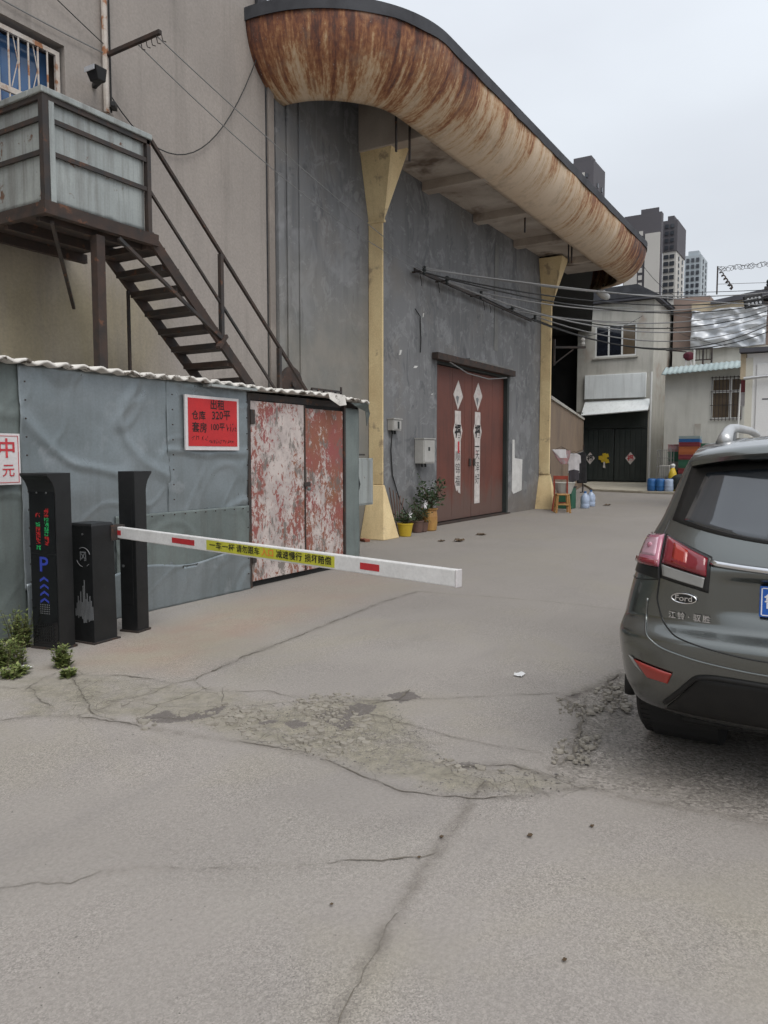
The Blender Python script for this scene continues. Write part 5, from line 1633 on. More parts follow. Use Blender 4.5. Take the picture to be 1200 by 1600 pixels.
def wallbox(name, label, px0, py0, px1, py1, depth, mat, hole):
    a, b = ony(px0, py0, WY - depth), ony(px1, py1, WY - depth)
    t = thing(name, label, 'electrical box', ((a.x + b.x) / 2, WY - depth / 2, b.z))
    MB().box(a.x, b.x, WY - depth, WY - .004, b.z, a.z).build('case', mat, t, bevel=.008)
    MB().box(a.x - .01, b.x + .02, WY - depth - .02, WY - .004, a.z + .001, a.z + .022).build('rain_hood', mat, t)
    dr = MB().box(a.x + .02, b.x - .015, WY - depth - .012, WY - depth - .001, b.z + .03, a.z - .03).build('door', mat, t, bevel=.004)
    cx, cz = a.x + (b.x - a.x) * hole[0], b.z + (a.z - b.z) * hole[1]
    MB().box(cx - hole[2], cx + hole[2], WY - depth - .016, WY - depth - .013, cz - hole[3], cz + hole[3]).build('meter_window', 'dark_plastic', dr)
    for k in (.25, .55):
        MB().tube([(a.x + (b.x - a.x) * k, WY - depth / 2, b.z + .002), (a.x + (b.x - a.x) * k + .02, WY - depth / 2, b.z - .07)], .022, 8).build('cable_gland', 'dark_plastic', t)
    return a, b
a1, b1 = wallbox('meter_box', 'small white meter box with a black window near the first column', 614, 655, 627, 673, .13, 'cream_box', (.6, .5, .035, .07))
a2, b2 = wallbox('meter_box', 'larger cream meter box beside the red door', 662, 686, 679, 724, .22, 'cream_box', (.45, .6, .04, .04))
MB().tube([(b1.x - .25, WY - .06, b1.z - .06), (b1.x - .24, WY - .03, b1.z - .4), (b1.x - .16, WY - .02, b1.z - .9), (b1.x + .12, WY - .04, b1.z - 1.45), (b1.x + .4, WY - .08, b1.z - 1.8)], .012, 6).build('power_cable', 'wire')
tag(bpy.data.objects['power_cable'], 'thin black cable hanging from the small meter box to the flowerpots', 'cable')
gb = thing('grey_cabinet', 'plain grey metal cabinet fixed between the shed and the first yellow column', 'cabinet', (12.0, 7.4, .62))
ca, cb = ony(556, 716, 7.3), ony(583, 788, 7.3)
MB().box(ca.x, cb.x, 7.3, WY - .01, cb.z, ca.z).build('case', 'panel', gb, bevel=.008)
MB().box(ca.x + .03, cb.x - .03, 7.288, 7.299, cb.z + .03, ca.z - .04).build('door', 'panel', gb, bevel=.004)
MB().prism([(ca.x + .06, ca.z - .3), (ca.x + .12, ca.z - .45), (ca.x + .06, ca.z - .6)], 7.284, 7.287).build('handle', 'dark_plastic', gb)
MB().beam((ca.x - .05, 7.5, ca.z + .06), (cb.x + .02, 7.5, ca.z + .06), .03).build('hanging_rod', 'dark_steel', gb)
MB().lathe([(.001, -.02), (.03, -.015), (.03, .015), (.001, .02)], 8, ((ca.x + cb.x) / 2 - .1, 7.47, ca.z + .06), 'y').build('clip', 'porcelain', gb)
wp = ony(800, 715, WY - .003)
x0, x1 = 19.75, 20.45
ww = MB().prism([(x0, 2.0), (x0 + .15, 2.0), (x0 + .17, 1.50), (x1 + .05, 1.46), (x1 + .02, .60), (x0 + .1, .52), (x0, .6)], WY - .012, WY - .002).build('whitewash_patch', 'whitewash', ware)
for i, (xx, zz, w_, h_) in enumerate(((13.6, 3.6, .12, .12), (14.2, 3.4, .2, .06), (14.6, 4.5, .06, .1), (15.0, 2.9, .10, .03))):
    MB().prism([(xx, zz), (xx + w_ * .6, zz + h_ * .2), (xx + w_, zz + h_), (xx + w_ * .3, zz + h_ * .9)], WY - .008, WY - .002).build('paint_scrap', 'whitewash', ware)

# cable rack with insulators
rack = thing('cable_rack', 'long dark steel cable rack with insulators above the red door', 'cable rack', (17.7, WY - .1, 5.3))
ra, rb = ony(648, 424, WY - .12), ony(830, 504, WY - .12)
zr = 5.33
MB().beam((ra.x, WY - .12, zr + .05), (rb.x, WY - .12, zr), .05, .07).build('bar', 'dark_steel', rack)
ins_x = []
for px in (652, 688, 742, 792, 828):
    x = ony(px, 460, WY - .12).x
    ins_x.append(x)
    MB().beam((x, WY - .003, zr + .02), (x, WY - .30, zr + .02), .03).build('arm', 'dark_steel', rack)
    MB().lathe([(.02, -.09), (.045, -.06), (.03, -.02), (.05, .01), (.03, .05), (.045, .08), (.015, .1)], 10, (x, WY - .28, zr + .02)).build('insulator', 'dark_plastic', rack)
for px in (656, 684, 755, 765):
    x = ony(px, 460, WY - .12).x
    MB().tube([(x, WY - .12, zr), (x + .05, WY - .13, zr - .15), (x + .12, WY - .1, zr - .22)], .008, 5).build('loose_wire_end', 'wire', rack)
wx = ony(648, 500, WY - .02).x
MB().tube([(wx, WY - .03, 4.62), (wx + .22, WY - .03, 4.5), (wx + .26, WY - .03, 4.0), (wx + .24, WY - .03, 3.75)], .012, 5).build('hanging_wire', 'wire')
tag(bpy.data.objects['hanging_wire'], 'short black wire hanging down the grey wall left of the red door', 'wire')

br = thing('wall_bracket', 'dark steel bracket with a white insulator on the second yellow column', 'bracket', (C2[0], 7.5, 4.5))
q0, q1 = ony(848, 541, 7.55), at(884, 538, 21.5)
MB().beam((C2[0] + .1, 7.52, 4.72), (C2[0] + .55, 6.75, 4.72), .06).build('arm', 'dark_steel', br)
MB().beam((C2[0] + .1, 7.54, 4.2), (C2[0] + .1, 7.54, 4.95), .05).build('plate', 'dark_steel', br)
MB().beam((C2[0] + .1, 7.52, 4.25), (C2[0] + .35, 7.05, 4.66), .035).build('strut', 'dark_steel', br)
MB().lathe([(.03, 0), (.07, .06), (.045, .12), (.07, .18), (.03, .26), (.02, .30)], 10, (C2[0] + .5, 6.82, 4.75)).build('insulator', 'porcelain', br)
BRX = Vector((C2[0] + .5, 6.82, 5.02))

# outreach arm, floodlight on the beige wall
arm = thing('wire_bracket', 'thin angle-iron bracket sticking out from the beige wall', 'bracket', (6.5, WY - .03, 6.4))
MB().beam((6.5, WY - .003, 6.39), (6.5, 6.93, 6.41), .045, .045).build('bar', 'rust_steel', arm)
for k in range(5):
    y = 7.25 - k * .085
    MB().tube([(6.5, y, 6.37), (6.5, y - .02, 6.30), (6.52, y - .05, 6.29)], .006, 5).build('hook', 'dark_steel', arm)
fl = thing('floodlight', 'black floodlight with a bracket fixed high on the beige wall', 'floodlight', (6.4, WY - .05, 5.9))
e = ony(155, 120, 7.65)
MB().frustum((e.x - .09, e.x + .02, 7.56, 7.70), e.z - .08, (e.x - .15, e.x + .02, 7.53, 7.72), e.z + .06).build('head', 'lamp_black', fl, bevel=.01)
MB().beam((e.x + .03, 7.62, e.z), (e.x + .12, WY - .003, e.z), .05).build('mount', 'lamp_black', fl)
MB().box(e.x - .160, e.x - .152, 7.54, 7.71, e.z - .0, e.z + .055).build('lens', 'lamp_lens', fl)
cm = thing('security_camera', 'small dark camera at the foot of the conduit above the landing', 'camera', (6.5, WY - .1, 5.7))
e = ony(172, 163, 7.75)
MB().beam((e.x, 7.70, e.z), (e.x + .13, 7.82, e.z + .01), .06).build('body', 'lamp_black', cm, bevel=.008)
MB().beam((e.x + .1, 7.80, e.z), (e.x + .1, WY - .003, e.z + .02), .03).build('mount', 'lamp_black', cm)

# ================================================================== wires
wire_n = [0]
def wire(label, p, q, sag, r=.008, mat='wire', n=18, group='overhead wires'):
    p, q = Vector(p), Vector(q)
    pts = [p.lerp(q, i / n) - Vector((0, 0, sag * 4 * (i / n) * (1 - i / n))) for i in range(n + 1)]
    o = MB().tube(pts, r, 5).build('overhead_wire', mat)
    tag(o, label, 'wire', group)
    return o
wire('upper grey wire crossing the beige wall from the bracket to the cable rack', (6.5, 7.0, 6.39), (ins_x[0], WY - .28, zr + .08), .10, .007, 'grey_wire')
wire('lower grey wire crossing the beige wall from the bracket to the cable rack', (6.5, 7.3, 6.37), (ins_x[0], WY - .27, zr - .0), .28, .007, 'grey_wire')
wire('thin wire running up the beige wall above the barred window', (6.45, WY - .06, 6.5), (3.6, WY - .06, 7.6), .05, .006)
wire('thin wire running along the beige wall beside the window top', (6.45, WY - .05, 6.4), (4.2, WY - .02, 6.45), .03, .008, 'grey_wire')
wire('slack black cable looping from the floodlight up to the canopy end', (6.55, WY - .04, 5.95), (9.3, WY - .05, 7.6), 1.05, .008)
PT = at(1197, 452, 27.0)
targets = [at(1215, 455, 27), at(1215, 462, 27), at(1215, 456, 27.1), at(1215, 480, 27.2), at(1215, 497, 27.2)]
names = ['first', 'second', 'third', 'fourth', 'fifth']
for i, x in enumerate(ins_x):
    wire(f'overhead wire from the {names[i]} insulator of the cable rack to the right-hand pole', (x, WY - .28, zr + .08), targets[i], .35 + .1 * i, .017, 'wire' if i % 2 else 'grey_wire')
wire('sagging twin wire from the first insulator towards the right-hand pole', (ins_x[0], WY - .3, zr + .04), at(1215, 478, 26.8), .1, .016, 'grey_wire')
for k, (y0_, y1_, sg) in enumerate(((447, 470, .6), (455, 486, .9), (462, 500, 1.1), (470, 474, .5), (476, 512, .8))):
    wire(['topmost', 'second', 'third', 'fourth', 'lowest'][k] + ' cable of the thick bundle passing in front of the grey house', (ins_x[k], WY - .30, zr - .02), at(1215, y1_, 26.9 + .05 * k), sg, .018, 'wire' if k % 2 == 0 else 'grey_wire')
wire('wire from the column bracket up to the roof corner of the grey house', BRX, at(1020, 481, 47), .25, .012)
wire('thick grey wire from the second insulator to the roof corner of the grey house', (ins_x[1], WY - .28, zr), at(1016, 478, 47), .3, .014, 'grey_wire')
wire('wire from the fourth insulator to the corner of the grey house', (ins_x[3], WY - .28, zr), at(1018, 500, 47), .2, .012)
wire('wire between the grey house corner and the right-hand pole, upper', at(1018, 481, 47), at(1215, 490, 27.2), .4, .012, 'grey_wire')
wire('wire between the grey house corner and the right-hand pole, lower', at(1018, 496, 47), at(1215, 545, 27.2), .5, .012)
wire('long level wire crossing the tower from the dark roof to the pole', at(905, 452, 44), at(1215, 452, 27.3), .15, .013)
wire('faint drooping wire in front of the tall tower', at(985, 385, 60), at(1075, 470, 60), .8, .02)
jb = thing('cable_joint_box', 'pale cable joint box hanging among the wires by the dark bay', 'joint box', at(942, 460, 26.0))
e = at(942, 460, 26.0)
MB().lathe([(.02, -.62), (.11, -.5), (.14, 0), (.11, .5), (.02, .62)], 12, tuple(e), 'x').build('case', 'porcelain', jb, smooth=True)
MB().tube([e + Vector((0, 0, .12)), e + Vector((0, 0, .32))], .02, 6).build('hanger', 'wire', jb)

# ================================================================== flowerpots
def leafball(cx, cy, z0, h, r, n, seed, size=.05):
    rnd = random.Random(seed)
    st, lf = MB(), MB()
    for i in range(n):
        a, el = rnd.uniform(0, 6.28), rnd.uniform(.15, 1.35)
        ln = h * rnd.uniform(.5, 1.0)
        rr = min(r, ln * math.cos(el))
        tip = Vector((cx + rr * math.cos(a), cy + rr * math.sin(a), z0 + ln * math.sin(el)))
        base = Vector((cx + rnd.uniform(-.03, .03), cy + rnd.uniform(-.03, .03), z0))
        midp = base.lerp(tip, .5) + Vector((0, 0, ln * .12))
        st.tube([base, midp, tip], [.005, .004, .002], 4)
        for k in range(7):
            t = .35 + .65 * k / 6
            q = (base.lerp(midp, t * 2) if t < .5 else midp.lerp(tip, t * 2 - 1))
            d = Vector((rnd.uniform(-1, 1), rnd.uniform(-1, 1), rnd.uniform(-.4, .7))).normalized()
            s = d.cross(Vector((rnd.uniform(-1, 1), rnd.uniform(-1, 1), rnd.uniform(-1, 1)))).normalized()
            L_ = size * rnd.uniform(.7, 1.4)
            lf.add([q, q + d * L_ * .5 + s * L_ * .28, q + d * L_, q + d * L_ * .5 - s * L_ * .28], [(0, 1, 2, 3)])
    return st, lf
def pot(name, label, px, py, prof, mat, h, r, n, seed, flowers=0, size=.06, yoff=0, leafm='leaf_dark'):
    c = gnd(px, py)
    c.y = min(c.y + yoff, WY - .16)
    t = thing(name, label, 'flowerpot', (c.x, c.y, 0), 'flowerpots by the first column')
    MB().lathe(prof, 22, (c.x, c.y, 0)).build('pot', mat, t, smooth=False)
    zt = prof[-3][1] if len(prof) > 3 else prof[-1][1]
    MB().lathe([(prof[-1][0] * .95, zt - .03), (prof[-1][0] * .95, zt - .02)], 18, (c.x, c.y, 0)).build('soil', 'soil', t)
    st, lf = leafball(c.x, c.y, zt - .03, h, r, n, seed, size)
    st.build('stems', 'stem', t)
    tag(lf.build('foliage', leafm, t), None, None, kind='stuff')
    rnd = random.Random(seed + 1)
    for i in range(flowers):
        f = Vector((c.x + rnd.uniform(-.12, .12), c.y - .12 - rnd.uniform(0, .1), zt + h * rnd.uniform(.35, .6)))
        mb = MB()
        for k in range(5):
            a = 2 * math.pi * k / 5
            d1, d2 = Vector((math.cos(a), -.3, math.sin(a))), Vector((math.cos(a + .6), -.3, math.sin(a + .6)))
            mb.add([f, f + d1 * .05, f + (d1 + d2) * .045, f + d2 * .05], [(0, 1, 2, 3)])
        mb.build('flower', 'petal', t)
pot('flowerpot', 'bright yellow plastic pot with a small leafy plant by the column', 633, 838, [(.105, 0), (.115, .01), (.15, .23), (.16, .235), (.16, .26), (.145, .262), (.14, .20)], 'yellow_plastic', .38, .28, 26, 3, 1)
pot('flowerpot', 'dark brown pot half hidden between the yellow and the orange pots', 652, 832, [(.09, 0), (.10, .01), (.13, .22), (.14, .225), (.14, .25), (.125, .25), (.12, .2)], 'brown_clay', .62, .30, 34, 9, 2, .055)
pot('flowerpot', 'reddish brown low pot in front of the glazed jar', 660, 831, [(.08, 0), (.10, .02), (.12, .17), (.13, .18), (.13, .20), (.11, .20), (.11, .16)], 'brown_clay', .35, .2, 14, 12, 0, .05)
pot('flowerpot', 'tall glazed orange jar with a bushy dark plant beside the red door', 671, 829, [(.13, 0), (.15, .02), (.165, .15), (.17, .30), (.15, .42), (.17, .44), (.18, .47), (.15, .475), (.14, .4)], 'clay', .85, .30, 46, 21, 0, .075)
# twigs
tw = thing('dry_twigs', 'bundle of dry reddish twigs standing behind the flowerpots', 'twigs', (13.3, 7.7, 0))
for k in range(5):
    MB().tube([(13.2 + k * .05, 7.72, 0), (13.1 + k * .09, 7.74, .5), (13.0 + k * .14, 7.76, .95 - .06 * k)], .012, 5).build('twig', 'brown_clay', tw)
# bricks broken out of the first column's foot
rnd = random.Random(8)
for k, (px, py, rot) in enumerate(((563, 838, .1), (575, 841, .5), (588, 838, -.2), (600, 843, .3), (570, 846, 1.0))):
    c = gnd(px, py)
    mb = MB().box(-.11, .11, -.055, .055, 0, .05)
    cs, sn = math.cos(rot), math.sin(rot)
    mb.v = [(c.x + (x * cs - y * sn) * rnd.uniform(.85, 1), c.y + (x * sn + y * cs), z + (.05 if k == 1 else 0) * 0) for x, y, z in mb.v]
    o = mb.build('brick', 'brick', bevel=.008)
    tag(o, ['broken red brick nearest the shed, at the first column foot', 'broken red brick second from the shed at the column foot', 'broken red brick under the middle of the first column', 'broken red brick nearest the yellow pot', 'broken red brick lying furthest forward of the column foot'][k], 'brick', 'bricks at the column foot')
def litter(px, py, size, mat, label, cat, seed):
    c = gnd(px, py)
    rnd = random.Random(seed)
    mb = MB()
    mb.grid(lambda u, v: (c.x + (u - .5) * size * 1.3 + .2 * size * mnoise.noise(Vector((u * 3, v * 3, seed))), c.y + (v - .5) * size, .008 + abs(mnoise.noise(Vector((u * 2.3, v * 2.3, seed + 7)))) * size * .5), 5, 5)
    tag(mb.build('litter' if mat == 'litter' else 'fallen_leaf', mat, solid=.002), label, cat)
litter(812, 1056, .06, 'litter', 'crumpled white scrap of paper in the middle of the road', 'litter', 1)
litter(36, 1047, .09, 'litter', 'white litter lying beside the weeds at the left edge', 'litter', 2)
litter(690, 846, .10, 'dead_leaf', 'dry leaf on the road left of the pair before the red door', 'leaf', 3)
litter(717, 846, .15, 'dead_leaf', 'dry leaf in the middle of the road before the red door', 'leaf', 4)
litter(752, 836, .15, 'dead_leaf', 'dry leaf furthest right on the road before the red door', 'leaf', 5)
litter(948, 790, .2, 'dead_leaf', 'small dark scrap lying on the road near the water jugs', 'leaf', 6)
litter(655, 1342, .010, 'dead_leaf', 'tiny dark chip beside the long slab joint', 'debris', 7)
litter(828, 1308, .018, 'dead_leaf', 'dark pebble-like chip lower right of the slab joint', 'debris', 8)
litter(690, 1310, .014, 'dead_leaf', 'dark chip lying on the slab joint', 'debris', 9)
litter(925, 1293, .014, 'dead_leaf', 'dark chip on the paving below the car', 'debris', 10)
litter(882, 1503, .012, 'dead_leaf', 'dark chip near the bottom edge of the road', 'debris', 11)
litter(518, 1416, .009, 'dead_leaf', 'dark chip on the paving left of the slab joint', 'debris', 12)
litter(349, 898, .10, 'litter', 'white scrap caught low on the shed wall', 'litter', 13)
bpy.data.objects[-1] if False else None

# weeds at the barrier
def weed(label, px, py, h, r, n, seed):
    c = gnd(px, py)
    t = thing('weed', label, 'weed', (c.x, c.y, 0), 'weeds by the barrier')
    st, lf = MB(), MB()
    rnd = random.Random(seed)
    for i in range(n):
        a = rnd.uniform(0, 6.28)
        b0 = Vector((c.x + rnd.uniform(-1, 1) * r * .8, c.y + rnd.uniform(-1, 1) * r * .8, 0))
        hh = h * rnd.uniform(.45, 1)
        tip = b0 + Vector((math.cos(a) * hh * .25, math.sin(a) * hh * .25, hh))
        m_ = b0.lerp(tip, .5) + Vector((0, 0, .03))
        st.tube([b0, m_, tip], [.003, .0025, .001], 4)
        for k in range(30):
            t_ = rnd.uniform(.08, 1)
            q = b0.lerp(tip, t_)
            an = rnd.uniform(0, 6.28)
            d = Vector((math.cos(an), math.sin(an), rnd.uniform(-.1, .8))).normalized()
            s = d.cross(Vector((0, 0, 1))).normalized()
            L_ = rnd.uniform(.022, .06) * (1.2 - .5 * t_)
            lf.add([q, q + d * L_ * .5 + s * L_ * .22, q + d * L_, q + d * L_ * .5 - s * L_ * .22], [(0, 1, 2, 3)])
    st.build('stems', 'stem', t)
    tag(lf.build('leaves', 'leaf', t), None, None, kind='stuff')
weed('tall green weed growing against the shed left of the LED column', 34, 1012, .34, .075, 34, 1)
weed('low spreading weed at the left edge in front of the shed', 8, 1040, .22, .12, 44, 2)
weed('small green weed at the foot of the LED column', 98, 1042, .18, .05, 26, 3)
weed('thin pale weed tuft at the road edge beside the litter', 22, 1056, .08, .10, 18, 4)
weed('tiny weed sprouting from the crack below the LED column', 108, 1058, .06, .04, 10, 5)
weed('low weed growing along the shed foot behind the LED column', 14, 1000, .14, .08, 14, 6)

MT['maroon'] = surf('maroon_cloth', (.11, .018, .03), (.07, .02, .03), sc=6, rough=.9)

# ================================================================== far end of the yard
pv = MB().prism([(33.4, 9.6), (32.6, 7.4), (32.2, 5.4), (32.6, 2.0), (60, 2.0), (60, 13.1), (39.6, 12.2), (38.3, 11.4)], 0, .10, 'xy')
MT['pave'] = surf('pale_concrete_apron', (.42, .39, .32), (.35, .32, .26), sc=.8, spot=(.25, .22, .17), spsc=1.4, splo=.58, sphi=.7)
o = pv.build('pavement', 'pave', bevel=.02)
tag(o, None, None, kind='structure')

# ---- two-storey grey house with the gate
AX = 42.3
hA = thing('grey_house', 'two-storey stained grey house with a white sliding window above the dark gate', 'house', (50, 11, 0))
m = MB()
wy0, wy1, wz0, wz1 = 9.98, 12.18, 6.86, 8.55
m.box(AX, AX + .3, 9.1, wy0, 3.95, 9.7).box(AX, AX + .3, wy1, 13.15, 3.95, 9.7).box(AX, AX + .3, wy0, wy1, 3.95, wz0).box(AX, AX + .3, wy0, wy1, wz1, 9.7)
m.box(AX + .301, 62, 9.1, 9.4, 0, 9.7).box(AX + .05, AX + .3, 9.1, 9.3, 0, 3.949).box(AX + .05, AX + .3, 12.75, 13.15, 0, 3.949)
m.box(61.7, 62, 9.401, 13.15, 0, 9.7).box(AX + .301, 61.69, 12.9, 13.15, 0, 9.7)
m.build('wall', 'grey_cement', hA)
MB().box(AX - .35, 62.4, 8.85, 13.3, 9.72, 9.84).build('roof_slab', 'slate', hA)
MB().prism([(8.8, 9.85), (13.35, 9.85), (13.35, 10.45), (9.9, 10.5)], AX - .4, 62.4, 'yz').build('roof', 'coping', hA)
wn = MB()
for a, b, c, d in ((wy0, wy0 + .07, wz0, wz1), (wy1 - .07, wy1, wz0, wz1), (wy0 + .07, wy1 - .07, wz0, wz0 + .08), (wy0 + .07, wy1 - .07, wz1 - .07, wz1), (wy0 + .72, wy0 + .80, wz0 + .08, wz1 - .07), (wy0 + 1.43, wy0 + 1.51, wz0 + .08, wz1 - .07)):
    wn.box(AX + .02, AX + .12, a, b, c, d)
wA = wn.build('window', 'upvc', hA)
MB().box(AX - .10, AX - .002, wy0 - .1, wy1 + .1, wz0 - .10, wz0 - .01).build('window_sill', 'grey_cement', hA)
for i, (a, b) in enumerate(((wy0 + .07, wy0 + .72), (wy0 + .80, wy0 + 1.43), (wy0 + 1.51, wy1 - .07))):
    MB().box(AX + .06, AX + .075, a, b, wz0 + .08, wz1 - .07).build('pane', 'pane' if i == 2 else ('pane_brown' if i == 0 else 'pane'), wA)
MB().box(AX + .5, AX + .6, wy0 + .3, wy1 - .4, wz0 + .1, wz0 + .8).build('curtain', 'tan', wA)
bd = thing('fascia_board', 'blank pale board above the dark green gate', 'board', (AX - .1, 11, 4.6))
MB().box(AX - .16, AX - .04, 9.40, 12.68, 4.62, 5.90).build('board', 'tile_white', bd, bevel=.02)
MB().box(AX - .14, AX - .003, 9.42, 12.66, 5.902, 5.93).build('top_edge', 'upvc', bd)
aw = thing('gate_awning', 'white sloping awning strip under the blank board over the gate', 'awning', (AX - .4, 11, 3.8))
MB().add([(AX - .05, 9.15, 4.55), (AX - .05, 12.66, 4.48), (AX - .75, 12.66, 3.72), (AX - .75, 9.15, 3.92), (AX - .05, 9.15, 4.49), (AX - .05, 12.66, 4.42), (AX - .72, 12.66, 3.68), (AX - .72, 9.15, 3.87)], [(0, 1, 2, 3), (7, 6, 5, 4), (0, 3, 7, 4), (1, 5, 6, 2), (3, 2, 6, 7), (0, 4, 5, 1)]).build('sheet', 'tile_white', aw)
for y in (9.2, 10.9, 12.6):
    MB().beam((AX - .003, y, 3.95), (AX - .70, y, 3.84), .04).build('bracket', 'dark_steel', aw)
gt = thing('yard_gate', 'dark green sheet-steel double gate of the grey house', 'gate', (AX + .1, 11, .1))
for (a, b) in ((9.32, 11.02), (11.05, 12.73)):
    lf = MB().box(AX + .06, AX + .10, a, b, .14, 3.0).build('gate_leaf', 'gate_green', gt)
    nP = 6
    for k in range(nP):
        y0, y1 = a + (b - a) * k / nP, a + (b - a) * (k + 1) / nP
        MB().box(AX + .035, AX + .058, y0 + .02, y1 - .02, .2, 1.95).build('panel', 'gate_green', lf)
        MB().box(AX + .035, AX + .058, y0 + .02, y1 - .02, 2.02, 2.95).build('panel', 'gate_green', lf)
MB().box(AX + .04, AX + .12, 9.32, 12.73, 3.02, 3.94).build('overpanel', 'gate_green', gt)
def gatepaper(label, px, mat, txt):
    c = onx(px, 716, AX + .03)
    t = thing('gate_paper', label, 'paper', (AX + .03, c.y, c.z - .3))
    r = .27
    d = MB().prism([(c.y, c.z - r * 1.25), (c.y + r, c.z), (c.y, c.z + r * 1.25), (c.y - r, c.z)], AX + .018, AX + .024, 'yz').build('sheet', 'paper', t)
    text('lettering', txt, mat, d, (AX + .017, c.y, c.z), (0, -1, 0), (0, 0, 1), .34, bold=.03)
gatepaper('white diamond paper with a dark character on the left of the gate', 922, 'ink', '福')
gatepaper('white diamond paper with a red character on the right of the gate', 985, 'red_ink', '福')
c = onx(945, 716, AX + .02)
wr = thing('yellow_wreath', 'ragged yellow paper decoration in the middle of the gate', 'decoration', (AX, c.y, 1.0))
rnd = random.Random(3)
for k in range(9):
    a, rr = rnd.uniform(0, 6.28), rnd.uniform(.05, .26)
    p = Vector((AX + .012, c.y + rr * math.cos(a), c.z + rr * math.sin(a)))
    MB().prism([(p.y - .12, p.z - .06), (p.y + .10, p.z - .10), (p.y + .12, p.z + .09), (p.y - .06, p.z + .13)], p.x - .004 - k * .004, p.x - .001 - k * .004, 'yz').build('paper_petal', 'yellow_plastic', wr)
MB().prism([(c.y - .06, c.z - .55), (c.y + .08, c.z - .5), (c.y + .05, c.z - .2), (c.y - .02, c.z - .2)], AX - .034, AX - .031, 'yz').build('paper_tail', 'paper', wr)
po = thing('white_post', 'slim white steel post standing at the right end of the gate', 'post', (AX - .5, 9.2, .1))
e = onx(1015, 700, AX - .5)
MB().tube([(AX - .5, e.y, .1), (AX - .5, e.y, 5.9)], .06, 10).build('shaft', 'upvc', po)
MB().lathe([(.1, 0), (.1, .02)], 10, (AX - .5, e.y, .1)).build('foot', 'dark_steel', po)
hs_ = [at(1017, 640, 44.5), at(1023, 652, 44.5), at(1027, 672, 44.4), at(1029, 695, 44.3), at(1030, 716, 44.2)]
o = MB().tube(hs_, .045, 6).build('drain_hose', 'upvc')
tag(o, 'white hose curving down beside the gate post', 'hose')
MB().tube([hs_[0] + Vector((0, 0, 0)), at(1014, 640, 44.5)], .03, 6)

# ---- low house with the mint awning
BX = 35.0
hB = thing('low_house', 'low pale cement house with a mint green awning and a barred window', 'house', (38, 5.3, 0))
by0, by1, bz0, bz1 = 3.92, 5.15, 3.05, 4.80
m = MB()
m.box(BX, BX + .3, 2.6, by0, .1, 5.2).box(BX, BX + .3, by1, 7.0, .1, 5.2).box(BX, BX + .3, by0, by1, .1, bz0).box(BX, BX + .3, by0, by1, bz1, 5.2)
m.box(BX + .301, 45.8, 6.7, 7.0, .1, 5.2).box(45.5, 45.8, 2.6, 6.69, .1, 5.2).box(BX + .301, 45.49, 2.6, 2.9, .1, 5.2)
m.build('wall', 'cement_b', hB)
MB().box(BX + .05, 45.8, 2.6, 7.0, 5.202, 5.3).build('roof_slab', 'grey_cement', hB)
rfm = MB()
rfm.grid(lambda u, v: (BX - .55 + .75 * v, 7.05 - 4.2 * u, 4.98 + .36 * v + .02 * math.sin(u * 4.2 / .2 * 2 * math.pi) + .18 * u), 120, 3)
rfm.build('awning', 'mint', hB, smooth=True, solid=.03)
wn = MB()
for a, b, c_, d in ((by0, by0 + .08, bz0, bz1), (by1 - .08, by1, bz0, bz1), (by0 + .08, by1 - .08, bz0, bz0 + .09), (by0 + .08, by1 - .08, bz1 - .08, bz1), (by0 + .42, by0 + .52, bz0 + .09, bz1 - .08), (by0 + .52, by1 - .08, bz0 + 1.12, bz0 + 1.22), (by0 + .08, by0 + .42, bz0 + 1.12, bz0 + 1.22)):
    wn.box(BX + .04, BX + .14, a, b, c_, d)
wB = wn.build('window', 'upvc', hB)
MB().box(BX + .08, BX + .10, by0 + .08, by1 - .08, bz0 + .09, bz1 - .08).build('pane', 'pane_brown', wB)
for k in range(9):
    y = by0 + .05 + k * (by1 - by0 - .1) / 8
    MB().tube([(BX - .06, y, bz0 - .05), (BX - .06, y, bz1 + .05)], .014, 5).build('bar', 'dark_steel', wB)
for z_ in (bz0 + .02, bz0 + .6, bz0 + 1.17, bz1):
    MB().tube([(BX - .06, by0, z_), (BX - .06, by1, z_)], .014, 5).build('bar', 'dark_steel', wB)
MB().box(BX - .02, BX - .002, 5.5, 5.75, 2.2, 2.9).build('damp_patch', 'grey_cement', hB)
e0, e1 = onx(1157, 600, BX - .25), onx(1150, 690, BX - .25)
o = MB().tube([(BX - .25, e0.y - .03, e0.z), (BX - .25, e0.y, e0.z - .3), (BX - .25, e1.y, e1.z - 1.5)], .04, 8).build('waste_pipe', 'upvc')
tag(o, 'white plastic pipe standing in front of the barred window', 'pipe')
